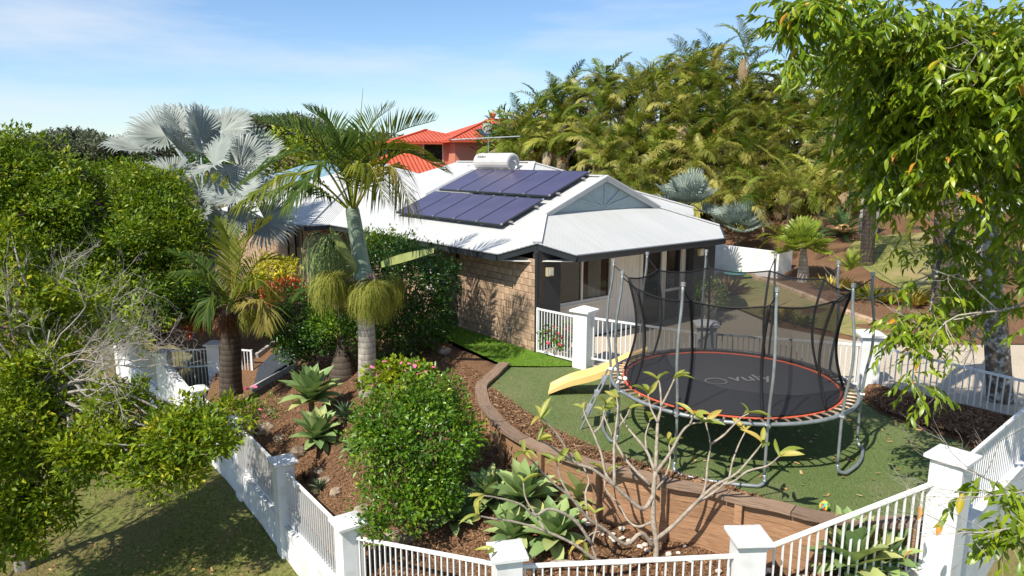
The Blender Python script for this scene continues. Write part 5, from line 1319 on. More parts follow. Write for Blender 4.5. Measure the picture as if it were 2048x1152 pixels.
# the near tree with bare grey twigs
tb0 = S(45, 1135, -2.6)
lob = [(SD(35, 600, 12.6), (0.75, 0.8, 0.7), 110), (SD(70, 740, 12.4), (0.9, 0.8, 0.6), 150), (SD(40, 880, 12), (0.85, 0.8, 0.95), 260), (SD(150, 640, 13.2), (0.9, 0.5, 0.5), 70), (SD(20, 1060, 11.6), (0.5, 0.6, 0.6), 90), (SD(215, 900, 11.8), (0.95, 0.8, 0.55), 150), (SD(395, 860, 11.8), (0.85, 0.75, 0.48), 180), (SD(240, 800, 12.2), (0.5, 0.6, 0.3), 50), (SD(270, 660, 12.2), (0.3, 0.4, 0.4), 16), (SD(160, 590, 12.6), (0.4, 0.4, 0.35), 16), (SD(70, 1010, 11.8), (0.75, 0.7, 0.5), 90), (SD(330, 940, 11.6), (0.6, 0.5, 0.3), 60), (SD(15, 500, 12.8), (0.4, 0.4, 0.4), 40)]
tw = broadleaf('broadleaf_tree', 'near tree with bare grey twigs and yellow-green leaf tufts over the lawn', 'tree', tb0, SD(110, 760, 12.4), lob, 26, 0.115, 0.45, 0.18, LEAF['yellowgreen'], MT['bark_grey'], 0.11, nl=60, up=0.6, shell=0.8, low=-0.9)
def twiggy(p, d, L, r, depth, out, spread=0.55):
    n = 4; path = [p]; q = p.copy(); dd = d.copy()
    for i in range(n):
        dd = unit(dd + rng.normal(0, 0.16, 3) + np.array([0, 0, 0.03])); q = q + dd * L / n; path.append(q.copy())
    out.append(tube(path, np.linspace(r, r * 0.6, n + 1), 4 if depth < 3 else 3, cap=False))
    if depth >= 4: return
    for k in range(rng.integers(2, 4) + (1 if depth == 1 else 0)):
        j = rng.integers(2, n + 1)
        twiggy(path[j], unit(dd + rng.normal(0, spread, 3)), L * rng.uniform(0.55, 0.8), r * 0.55, depth + 1, out, spread)
out_ = []
for (a, b, cc, LL) in [((60, 800), (160, 640), 12.2, 1.0), ((90, 720), (220, 560), 12.5, 1.0), ((120, 740), (290, 640), 12.0, 1.1), ((60, 640), (60, 500), 12.6, 0.9), ((100, 660), (180, 520), 12.7, 0.9), ((160, 800), (300, 740), 11.9, 0.9), ((40, 700), (110, 560), 12.3, 0.9), ((170, 720), (280, 600), 12.4, 0.8), ((150, 760), (270, 690), 12.1, 0.9), ((30, 620), (20, 480), 12.6, 0.8), ((200, 700), (300, 650), 12.0, 0.7), ((110, 690), (150, 540), 12.2, 0.9), ((170, 720), (330, 770), 12.0, 1.0), ((200, 720), (380, 720), 12.2, 0.9), ((190, 700), (320, 690), 12.4, 0.9), ((150, 760), (260, 800), 12.0, 0.8), ((200, 710), (400, 800), 11.8, 0.9), ((130, 640), (230, 600), 12.8, 0.9), ((100, 600), (160, 500), 12.9, 0.8)]:
    p = SD(*a, cc); twiggy(p, unit(SD(*b, cc + rng.normal(0, 0.4)) - p), LL, 0.015, 0, out_)
for a, b in (((70, 900), (60, 800)), ((70, 900), (160, 800)), ((60, 800), (90, 720)), ((60, 800), (120, 740)), ((160, 800), (200, 700)), ((90, 720), (60, 640)), ((90, 720), (100, 660)), ((120, 740), (170, 720)), ((60, 640), (30, 620)), ((120, 740), (150, 760)), ((90, 720), (110, 690)), ((45, 1000), (70, 900)), ((90, 720), (40, 700))):
    p, q = SD(*a, 12.2), SD(*b, 12.2); out_.append(tube(catmull([p, (p + q) / 2 + rng.normal(0, 0.05, 3), q], 3), 0.017, 5, cap=False))
M('bare_twigs', join(*out_), MT['twig_grey'], tw, kind='stuff')
# a neighbour of the twiggy tree: it stands left of the lawn and shades it
tb1 = np.array([-9.6, 5.6, -2.8])
broadleaf('broadleaf_tree', 'leafy tree standing left of the lawn, shading the grass', 'tree', tb1, tb1 + (0.6, 0.2, 3.6), [((-8.1, 5.6, 1.9), (2.0, 1.9, 1.5), 150), ((-9.6, 7.6, 2.3), (1.8, 1.6, 1.5), 110), ((-9.9, 10.0, 2.1), (1.6, 1.6, 1.2), 75), ((-10.6, 12.0, 2.3), (1.2, 1.4, 1.0), 40), ((-6.6, 4.2, 2.6), (1.5, 1.6, 1.1), 70)], 20, 0.12, 0.45, 0.24, LEAF['yellowgreen'], MT['bark_grey'], 0.16, nl=40, shell=0.7)
# the silver fan palm
bcn = SD(408, 400, 22.5)
sp = thing('fan_palm', 'tall silver-blue fan palm behind the round tree', 'palm', (bcn[0] - 0.1, bcn[1], -0.6))
M('trunk', tube([bcn + (-0.1, 0, -bcn[2] - 0.7), bcn + (-0.05, 0, -2), bcn + (0, 0, -0.2)], [0.26, 0.22, 0.2], 10), MT['palm_trunk'], sp)
for (px, py, dd, rr) in [(332, 272, 0.4, 1.35), (385, 262, 0.9, 1.25), (445, 262, 0.6, 1.3), (285, 300, 0.2, 1.35), (428, 330, -1.0, 1.25), (480, 330, -0.1, 1.25), (515, 385, -0.6, 1.2), (345, 345, -0.8, 1.1), (400, 430, -1.3, 1.05), (455, 440, -1.2, 1.1), (415, 490, -0.9, 0.95), (530, 440, -0.6, 1.15), (470, 390, -1.3, 1.1), (400, 275, 0.0, 1.2), (505, 310, 0.9, 1.2), (360, 300, -0.4, 1.2)]:
    q = SD(px, py, 22.5 + dd); d = q - bcn; st = bcn + np.array([0, 0, -0.05])
    ctrl = st + d * 0.55 + np.array([0, 0, 0.25])
    lf = M('stalk', tube(catmull([st, ctrl, q], 4), 0.035, 5), MT['gable'], sp)
    od = unit(q - ctrl + np.array([0, 0, -0.25])); view = unit(np.array([0, 0, CAM_Z]) - q)
    nn = unit(np.array([0, 0, 0.9]) - od * 0.4 + view * 0.30 + rng.normal(0, 0.35, 3))
    V, F, rn = fan(rr * 0.94, 56, 320, vfold=rng.uniform(0.1, 0.6), tipdroop=rng.uniform(0.1, 0.3), curve=rng.uniform(0.1, 0.5), split=rng.uniform(0.42, 0.55))
    o = M('fan_leaf', (V, F), LEAF['silver'], lf, attr=rn); ORIGIN[o.name] = ORIGIN[sp.name]
    o.location = [float(x) for x in (q - ORIGIN[sp.name])]; o.rotation_mode = 'QUATERNION'; o.rotation_quaternion = frame_to(od, nn)
    # the mesh was made round the world origin: shift it back
    V0 = np.empty(len(o.data.vertices) * 3); o.data.vertices.foreach_get('co', V0); o.data.vertices.foreach_set('co', (V0.reshape(-1, 3) + ORIGIN[sp.name]).astype(np.float32).ravel())
# the king palm in the middle
kb = gz(735, 786, 0.0); kt = SD(706, 428, 14.45); kc = SD(728, 560, 14.6)
kp = thing('feather_palm', 'tall feather palm with green crownshaft and two bushy yellow-green fruit clusters', 'palm', kb)
tp_ = catmull([kb - (0, 0, 0.15), kb + (0, 0, 0.3), (kb + kc) / 2 + (0.02, 0, 0), kc], 8)
M('trunk', tube(tp_, [0.20 - 0.03 * i / (len(tp_) - 1) for i in range(len(tp_))], 14), MT['palm_trunk'], kp, smooth=True)
cp = catmull([kc, kc + (kt - kc) * 0.15, kc + (kt - kc) * 0.5, kt, kt + (kt - kc) * 0.12], 5)
M('crownshaft', tube(cp, np.interp(np.linspace(0, 1, len(cp)), [0, 0.12, 0.4, 0.8, 1], [0.20, 0.21, 0.165, 0.14, 0.11]), 14), MT['crownshaft'], kp, smooth=True)
M('old_sheath', tube(catmull([kc + (0.1, -0.15, 0.05), kc + (0.22, -0.2, 0.12), kc + (0.32, -0.2, -0.1)], 3), [0.02, 0.06, 0.07, 0.07, 0.06, 0.05, 0.02], 6), MT['old_timber'], kp)
M('old_sheath', tube(catmull([kc + (-0.15, -0.12, 0.0), kc + (-0.36, -0.2, 0.0), kc + (-0.38, -0.2, -0.22)], 3), [0.02, 0.07, 0.08, 0.08, 0.06, 0.05, 0.02], 6), MT['old_timber'], kp)
def fr_px(p0, pts, base_c, nl, ll, lw, mat, parent, **kw):
    P = [p0] + [SD(x, y, base_c + d) for x, y, d in pts]
    V, F, rn = frond(catmull(P, 7), nl, ll, lw, **kw)
    return M('frond', (V, F), mat, parent, attr=rn)
K = 14.45
for pts, mat, kw in [
    ([(665, 330, 0.2), (615, 270, 0.3), (506, 240, 0.3)], 'king', dict(vee=0.75, droop=0.10)),
    ([(650, 335, -0.3), (590, 305, -0.5), (478, 372, -0.6)], 'king', dict(vee=0.35, droop=0.45)),
    ([(640, 365, -0.6), (575, 350, -1.0), (468, 415, -1.3)], 'olive', dict(vee=0.2, droop=0.6)),
    ([(660, 392, 0.3), (600, 362, 0.6), (520, 392, 0.8)], 'king', dict(vee=-0.1, droop=0.7)),
    ([(745, 335, 0.2), (785, 270, 0.3), (872, 240, 0.3)], 'king', dict(vee=0.8, droop=0.08)),
    ([(755, 345, -0.2), (810, 305, -0.4), (895, 345, -0.5)], 'king', dict(vee=0.4, droop=0.4)),
    ([(745, 360, -0.6), (785, 335, -0.9), (828, 425, -1.1)], 'kingy', dict(vee=0.1, droop=0.7)),
    ([(690, 320, 0.7), (670, 260, 1.1), (610, 215, 1.3)], 'king', dict(vee=0.6, droop=0.15)),
    ([(725, 310, 0.7), (742, 250, 1.0), (790, 210, 1.2)], 'king', dict(vee=0.6, droop=0.15)),
    ([(685, 345, -0.8), (640, 330, -1.3), (570, 420, -1.6)], 'king', dict(vee=0.2, droop=0.5)),
    ([(720, 350, -0.9), (740, 330, -1.3), (770, 400, -1.6)], 'olive', dict(vee=0.2, droop=0.6)),
    ([(700, 335, 0.2), (680, 290, -0.2), (630, 262, -0.3)], 'king', dict(vee=0.65, droop=0.2)),
    ([(720, 330, -0.3), (760, 300, -0.7), (835, 300, -0.9)], 'king', dict(vee=0.5, droop=0.3)),
]:
    fr_px(kt + (0, 0, 0.02), pts, K, 50, 0.74, 0.048, LEAF[mat], kp, rr=0.026, a0=60, a1=28, start=0.28, **kw)
M('spear_leaf', tube(catmull([kt, SD(716, 300, K), SD(726, 175, K)], 5), np.linspace(0.03, 0.004, 11), 5), MT['petiole'], kp)
def mop(c, r, n, mat, parent, name, hang=0.9, wide=1.0, seg=6, w=0.012):
    """a bunch of fine branching strands that spill out and hang down"""
    az = rng.uniform(0, 2 * math.pi, n); e = np.radians(rng.uniform(-45, 88, n)); L = r * rng.uniform(0.55, 1.25, n) * (0.9 + hang)
    P = np.repeat(np.asarray(c, float)[None], n, 0) + rng.normal(0, 0.03, (n, 3)); pts = [P]
    for k in range(seg):
        f = (k + 0.5) / seg; ee = e - (e + np.radians(88)) * np.clip(f * 1.25, 0, 1) ** 0.9
        P = P + np.stack([np.cos(ee) * np.cos(az) * wide, np.cos(ee) * np.sin(az) * wide, np.sin(ee)], 1) * (L / seg)[:, None] + rng.normal(0, 0.018, (n, 3)); pts.append(P)
    Q = np.stack(pts, 1); sd_ = np.stack([-np.sin(az + 0.6), np.cos(az + 0.6), 0 * az], 1)[:, None] * w / 2 * np.linspace(1, 0.5, seg + 1)[None, :, None]
    V = np.stack([Q - sd_, Q + sd_], 2).reshape(-1, 3)
    F = []
    for k in range(seg):
        b = np.arange(n) * (seg + 1) * 2 + k * 2; F += [np.stack([b, b + 1, b + 3], 1), np.stack([b, b + 3, b + 2], 1)]
    return M(name, (V, np.concatenate(F)), mat, parent, attr=np.repeat(np.clip(rng.normal(0.5, 0.22, n), 0, 1), (seg + 1) * 2))
mop(SD(668, 560, 14.35), 0.44, 1500, LEAF['fruit'], kp, 'fruit_cluster', hang=0.62, wide=1.05)
mop(SD(748, 580, 14.2), 0.46, 1700, LEAF['fruit'], kp, 'fruit_cluster', hang=0.62, wide=1.05)
mop(SD(775, 565, 15.1), 0.40, 700, LEAF['fruit'], kp, 'fruit_cluster', hang=0.75, wide=0.9)
mop(SD(662, 492, 15.2), 0.62, 380, LEAF['fruitg'], kp, 'flower_cluster', hang=1.1, wide=0.75, w=0.018)
for a, b in (((722, 575), (690, 570)), ((735, 580), (752, 585)), ((730, 570), (700, 530)), ((745, 575), (775, 568))):
    M('fruit_stalk', tube([SD(*a, 14.6), SD(*b, 14.3)], 0.03, 6), MT['petiole'], kp)
for pts_ in ([(712, 538, 14.3), (685, 500, 14.1), (660, 455, 14.0)], [(762, 530, 14.4), (810, 518, 14.2), (868, 500, 14.0)]):
    P = catmull([SD(*q) for q in pts_], 5); n_ = len(P); V, F = [], []
    for i, q in enumerate(P):
        w_ = 0.085 * math.sin(math.pi * min(1, 0.12 + 0.88 * i / (n_ - 1))) + 0.004; t_ = unit(P[min(i + 1, n_ - 1)] - P[max(i - 1, 0)]); s_ = unit(np.cross(t_, (0, -1, 0.3)))
        V += [q - s_ * w_ + (0, 0, 0.03), q - (0, 0.06, 0.05), q + s_ * w_ + (0, 0, 0.03)]
        if i: b = i * 3; F += [(b - 3, b - 2, b + 1, b), (b - 2, b - 1, b + 2, b + 1)]
    M('flower_sheath', (np.array(V), F), MT['petiole'], kp)
# the thick-trunked palm by the gate
sb = SD(462, 772, 17.6); st_ = SD(462, 640, 17.2); sc_ = SD(466, 600, 17.2)
sp2 = thing('feather_palm', 'shorter palm with swollen dark trunk beside the garden gate', 'palm', sb)
M('trunk', tube(catmull([sb - (0, 0, 0.2), sb + (0, 0, 0.15), (sb + st_) / 2, st_, sc_], 4), np.interp(np.linspace(0, 1, 17), [0, 0.3, 0.6, 0.8, 1], [0.29, 0.27, 0.24, 0.15, 0.10]), 14), MT['palm_trunk_dark'], sp2, smooth=True)
for pts, mat, kw in [
    ([(475, 540, 0), (500, 475, 0.1), (546, 438, 0.1)], 'olive', dict(vee=0.55, droop=0.1)),
    ([(462, 530, 0.4), (458, 480, 0.7), (440, 440, 1.0)], 'olive', dict(vee=0.5, droop=0.1)),
    ([(500, 605, -0.5), (530, 605, -0.8), (530, 662, -1.0)], 'kingy', dict(vee=0.15, droop=0.35)),
    ([(430, 560, 0.2), (395, 525, 0.3), (335, 500, 0.3)], 'king', dict(vee=0.4, droop=0.35)),
    ([(435, 585, -0.4), (405, 555, -0.6), (345, 545, -0.8)], 'king', dict(vee=0.3, droop=0.5)),
    ([(495, 555, 0.2), (525, 520, 0.4), (580, 522, 0.5)], 'olive', dict(vee=0.4, droop=0.3)),
    ([(490, 575, -0.4), (520, 560, -0.7), (556, 592, -0.9)], 'olive', dict(vee=0.2, droop=0.5)),
    ([(445, 600, -0.7), (425, 595, -1.0), (405, 640, -1.2)], 'king', dict(vee=0.1, droop=0.6)),
]:
    fr_px(sc_ - (0, 0, 0.1), pts, 17.2, 42, 0.72, 0.058, LEAF[mat], sp2, rr=0.025, a0=60, a1=25, start=0.15, **kw)
mop(SD(500, 628, 16.9), 0.33, 500, LEAF['fruit'], sp2, 'fruit_cluster', hang=0.6, wide=0.9)
mop(SD(452, 640, 16.8), 0.30, 400, LEAF['rust'], sp2, 'fruit_cluster', hang=0.6, wide=0.9)
M('flower_sheath', tube(catmull([SD(425, 640, 16.9), SD(427, 610, 16.9), SD(424, 575, 16.9)], 3), [0.03, 0.05, 0.06, 0.06, 0.05, 0.03, 0.01], 6), MT['petiole'], sp2)
M('flower_sheath', tube(catmull([SD(455, 625, 16.8), SD(462, 600, 16.8), SD(470, 575, 16.8)], 3), [0.03, 0.05, 0.06, 0.06, 0.05, 0.03, 0.01], 6), MT['petiole'], sp2)
# swollen trunk base of a bottle palm among the shrubs
bo = gz(687, 755, 0.0)
bp_ = thing('bottle_palm', 'swollen brown palm base with drooping strands between the two dark shrubs', 'palm', bo)
M('trunk', lathe(bo - (0, 0, 0.1), [(0.36, 0), (0.34, 0.2), (0.28, 0.45), (0.20, 0.65), (0.13, 0.85), (0.10, 1.3), (0.09, 1.9)], 16), MT['palm_trunk_dark'], bp_, smooth=True)
for k in range(6):
    a = k * 60 + 20
    V, F, rn = frond(arc(1.3, R(60), R(120), R(a)) + bo + np.array([0, 0, 1.8]), 28, 0.45, 0.04, vee=0.3, droop=0.3)
    M('frond', (V, F), LEAF['king'], bp_, attr=rn)
# shrubs
def shrub(label, c, r, n, per, L, ratio, leaf, base=None, name='shrub', cat='shrub', **kw):
    c = np.asarray(c, float); b = base if base is not None else np.array([c[0], c[1], c[2] - r[2]])
    return broadleaf(name, label, cat, b, c, [(c, r, n)] if isinstance(n, int) else n, per, L, ratio, kw.pop('cr', L * 2), leaf, MT['bark_brown'], 0.04, nl=kw.pop('nl', 22), **kw)
fs = gz(850, 1020, -0.7)
shrub('round glossy green shrub in the middle of the mulch bed', SD(835, 880, 10.9), (1.02, 0.95, 1.05), [(SD(835, 890, 10.9), (0.90, 0.86, 0.85), 380), (SD(775, 835, 11.1), (0.46, 0.45, 0.40), 80), (SD(860, 800, 11.0), (0.45, 0.45, 0.38), 80), (SD(920, 880, 10.9), (0.38, 0.45, 0.36), 60), (SD(745, 900, 10.7), (0.36, 0.4, 0.4), 55), (SD(930, 850, 10.9), (0.22, 0.2, 0.3), 18), (SD(830, 755, 11.1), (0.18, 0.2, 0.25), 12), (SD(905, 790, 11), (0.15, 0.2, 0.25), 10), (SD(735, 830, 10.9), (0.18, 0.2, 0.25), 12), (SD(800, 1005, 10.4), (0.62, 0.5, 0.36), 100), (SD(880, 975, 10.5), (0.40, 0.4, 0.3), 45), (SD(770, 1050, 10.2), (0.35, 0.3, 0.16), 28)], 15, 0.078, 0.55, LEAF['shrub'], base=np.array([-1.5, 10.4, -0.85]), cr=0.17, nl=60, shell=0.5, low=-0.85, lump=0.28)
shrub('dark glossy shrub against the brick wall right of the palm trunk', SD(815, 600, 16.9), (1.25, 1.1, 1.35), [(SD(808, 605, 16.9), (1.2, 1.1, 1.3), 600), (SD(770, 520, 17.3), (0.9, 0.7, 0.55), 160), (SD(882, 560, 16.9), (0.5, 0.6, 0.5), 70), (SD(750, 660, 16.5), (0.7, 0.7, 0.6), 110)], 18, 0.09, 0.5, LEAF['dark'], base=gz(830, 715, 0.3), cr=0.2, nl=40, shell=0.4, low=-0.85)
shrub('light green upright shrub tips below the gutter behind the palm crownshaft', SD(775, 500, 17.9), (0.75, 0.6, 0.45), 120, 16, 0.09, 0.5, LEAF['tree'], base=gz(790, 700, 0.3), cr=0.2)
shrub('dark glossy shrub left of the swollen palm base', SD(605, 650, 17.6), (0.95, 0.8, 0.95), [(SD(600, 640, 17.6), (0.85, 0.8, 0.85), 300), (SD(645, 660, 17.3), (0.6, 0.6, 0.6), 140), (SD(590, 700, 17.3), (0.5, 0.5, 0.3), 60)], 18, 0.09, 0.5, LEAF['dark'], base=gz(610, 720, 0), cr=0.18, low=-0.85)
shrub('mid green leafy clump low between the fruit cluster and the swollen palm base', SD(680, 650, 16.8), (0.7, 0.5, 0.5), 130, 16, 0.085, 0.5, LEAF['shrub'], base=gz(690, 715, 0), cr=0.17)
shrub('bright yellow croton bush behind the short palm', SD(548, 545, 21), (0.75, 0.6, 0.5), 130, 16, 0.11, 0.4, LEAF['croton'], cr=0.18)
shrub('orange-red leafed bush in front of the yellow croton', SD(572, 585, 20), (0.72, 0.5, 0.32), 120, 14, 0.10, 0.4, LEAF['red'], cr=0.15)
shrub('dark red cordyline bush below the tree, left of the short palm', SD(425, 605, 20), (0.8, 0.6, 0.4), 110, 12, 0.14, 0.3, LEAF['rust'], cr=0.2)
shrub('bronze bromeliad clump in shade near the gate', SD(375, 635, 19.5), (0.7, 0.6, 0.3), 90, 12, 0.18, 0.2, LEAF['rust'], cr=0.15)
shrub('small red bromeliad beside the bronze clump', SD(402, 652, 19.2), (0.3, 0.3, 0.2), 26, 14, 0.18, 0.22, LEAF['red'], cr=0.12)
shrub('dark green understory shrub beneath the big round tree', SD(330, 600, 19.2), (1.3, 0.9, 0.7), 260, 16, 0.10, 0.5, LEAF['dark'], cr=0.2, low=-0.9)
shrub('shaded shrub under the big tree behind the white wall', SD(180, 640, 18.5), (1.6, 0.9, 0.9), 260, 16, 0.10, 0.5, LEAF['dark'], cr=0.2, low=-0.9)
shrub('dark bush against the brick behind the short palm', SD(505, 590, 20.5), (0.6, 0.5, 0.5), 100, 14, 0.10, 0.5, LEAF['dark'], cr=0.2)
def flowers(parent, pts, r, mat):
    fm = None
    for p in pts:
        if fm is None:
            V, F = [(0, 0, 0.0)], []
            for k in range(7):
                a = 2 * math.pi * k / 7
                V += [(math.cos(a) * 0.8, math.sin(a) * 0.8, 0.35 + 0.15 * (k % 2)), (math.cos(a + 0.45) * 1.0, math.sin(a + 0.45) * 1.0, 0.15)]
            V.append((0, 0, 0.55)); n_ = 14
            for k in range(n_): F += [(0, 1 + (k + 1) % n_, 1 + k), (15, 1 + k, 1 + (k + 1) % n_)]
            fm = raw_mesh('flower', V, F, mat)
        s = r * rng.uniform(0.7, 1.2)
        inst('flower', fm, parent, p, (rng.normal(0, 0.5), rng.normal(0, 0.5), rng.uniform(0, 6)), (s, s, s))
ger = shrub('pink geranium clump behind the round shrub, beside the palm trunk', SD(800, 755, 13.3), (0.62, 0.4, 0.30), 110, 14, 0.09, 0.8, LEAF['yellowgreen'], cr=0.14, base=gz(800, 790, 0))
flowers(ger, [SD(x, y, 13.0 + rng.normal(0, 0.15)) for x, y in [(768, 725), (779, 738), (790, 742), (803, 726), (812, 741), (818, 728), (834, 722), (838, 748), (746, 768), (760, 745), (773, 760), (850, 745), (744, 735), (867, 735), (829, 733), (755, 752)]], 0.05, MT['pink'])
rose = shrub('sparse pink rose bush by the half-hidden fence post', SD(512, 830, 14.9), (0.55, 0.4, 0.4), 60, 10, 0.06, 0.6, LEAF['shrub'], cr=0.14, base=gz(515, 865, -0.8))
flowers(rose, [SD(x, y, 14.6) for x, y in [(493, 778), (510, 774), (514, 808), (494, 814), (520, 820), (531, 835), (487, 842), (505, 850)]], 0.055, MT['pink'])
rr_ = shrub('red flowering bush in pots behind the garden gate', SD(1120, 672, 16.2), (0.5, 0.35, 0.30), 80, 10, 0.06, 0.6, LEAF['shrub'], cr=0.12, base=S(1120, 700, 0.5))
flowers(rr_, [SD(x, y, 15.9) for x, y in [(1098, 662), (1107, 655), (1117, 668), (1125, 676), (1137, 655), (1143, 664), (1148, 652), (1097, 686), (1120, 690), (1132, 660), (1150, 668), (1110, 678)]], 0.05, MT['rose'])
shrub('potted leafy shrub at the end of the porch', SD(1418, 592, 19.6), (0.42, 0.4, 0.42), 70, 10, 0.09, 0.5, LEAF['shrub'], cr=0.16, base=S(1417, 625, 0.95))
# ------------------------------------------------------------------ rosette succulents
def lance(L=1.0, w=0.24, arch=0.25, cup=0.05):
    V, F = [], []; n = 6
    for i in range(n + 1):
        s = i / n; ww = L * w / 2 * (math.sin(math.pi * min(1.0, 0.10 + 0.90 * s ** 1.15)) ** 0.8 if i < n else 0.02) + (0.03 * L if i == 0 else 0)
        x, z = L * s * (1 - 0.1 * arch * s), -arch * s * s * L * 0.6
        V += [(x, -ww, z + cup * L * ww / w * 2), (x, 0, z), (x, ww, z + cup * L * ww / w * 2)]
        if i: b = i * 3; F += [(b - 3, b, b + 1, b - 2), (b - 2, b + 1, b + 2, b - 1)]
    return V, F
AG = [raw_mesh('agave_leaf', *lance(1, 0.40, a, 0.10), LEAF['agave'], smooth=True) for a in (0.05, 0.3, 0.6)]
AGD = [raw_mesh('dark_agave_leaf', *lance(1, 0.13, a, 0.06), LEAF['agave_dark'], smooth=True) for a in (0.05, 0.3, 0.6)]
def rosette(label, c, size, n=30, meshes=AG, group='pale green agaves in the mulch bed', tilt=0.12, name='agave', cat='agave'):
    t = thing(name, label, cat, c, group)
    g0 = rng.uniform(0, 6); tx, ty = rng.normal(0, tilt, 2)
    for k in range(n):
        f = (k + 0.5) / n; el = R(84 - 66 * f ** 0.8 + rng.normal(0, 5)); az = g0 + k * 2.39996
        L = size * (0.62 + 0.38 * math.sin(math.pi * (0.15 + 0.8 * f))) * rng.uniform(0.92, 1.08)
        q = Quaternion((1, 0, 0), tx) @ Quaternion((0, 1, 0), ty) @ Quaternion((0, 0, 1), az) @ Quaternion((0, 1, 0), -el)
        inst('leaf', meshes[0 if f < 0.35 else 1 if f < 0.7 else 2], t, np.asarray(c) + (0, 0, 0.10 * size + 0.22 * size * (1 - f)), q, (L, L, L))
    M('stem', tube([np.asarray(c) - (0, 0, 0.08), np.asarray(c) + (0, 0, 0.3 * size)], 0.05 * size + 0.02, 7), MT['bark_brown'], t)
    return t
def up(p, h): return np.asarray(p) + np.array([0, 0, h])
rosette('large pale agave left of the palm trunk, the upper of two', up(gz(625, 845, -0.5), 0.34), 0.80, 40)
rosette('pale agave just below the larger one left of the palm', up(gz(634, 895, -0.6), 0.05), 0.66, 32)
rosette('small pale agave at the left edge of the round shrub', gz(712, 905, -0.7), 0.36, 22)
rosette('pale agave at the right foot of the round shrub', gz(908, 1055, -0.8), 0.62, 28)
rosette('pale agave beside the retaining wall, left end of the agave cluster', gz(985, 1016, -0.6), 0.60, 26)
rosette('yellowish agave in the middle of the cluster behind the frangipani', up(gz(1050, 1030, -0.6), 0.10), 0.66, 32)
rosette('agave in the cluster closest to the retaining wall posts', gz(1160, 1012, -0.5), 0.56, 26)
rosette('agave at the front of the cluster under the frangipani twigs', gz(1110, 1095, -0.6), 0.60, 28)
rosette('agave half hidden behind the frangipani trunk base, in the cluster', gz(1025, 1090, -0.7), 0.52, 24)
rosette('big pale agave behind the steep pickets at the right', up(gz(1705, 1152, -0.3), -0.04), 0.74, 34)
rosette('smaller agave behind the steep pickets, nearer the tall corner post', gz(1775, 1140, -0.1), 0.48, 24)
rosette('dark spiky agave in the shade right of the two pale ones', gz(690, 845, -0.4), 0.42, 30, AGD, 'dark spiky plants in the mulch bed', name='spiky_plant', cat='plant')
rosette('dark spiky small plant beside tan rocks above the sunny pickets', gz(640, 985, -0.9), 0.26, 26, AGD, 'dark spiky plants in the mulch bed', name='spiky_plant', cat='plant')
rosette('dark reddish small plant close behind the dappled fence post', gz(608, 965, -1.0), 0.22, 24, [raw_mesh('reddish_leaf', *lance(1, 0.16, a, 0.06), LEAF['rust'], smooth=True) for a in (0.05, 0.3, 0.6)], 'dark spiky plants in the mulch bed', name='spiky_plant', cat='plant')
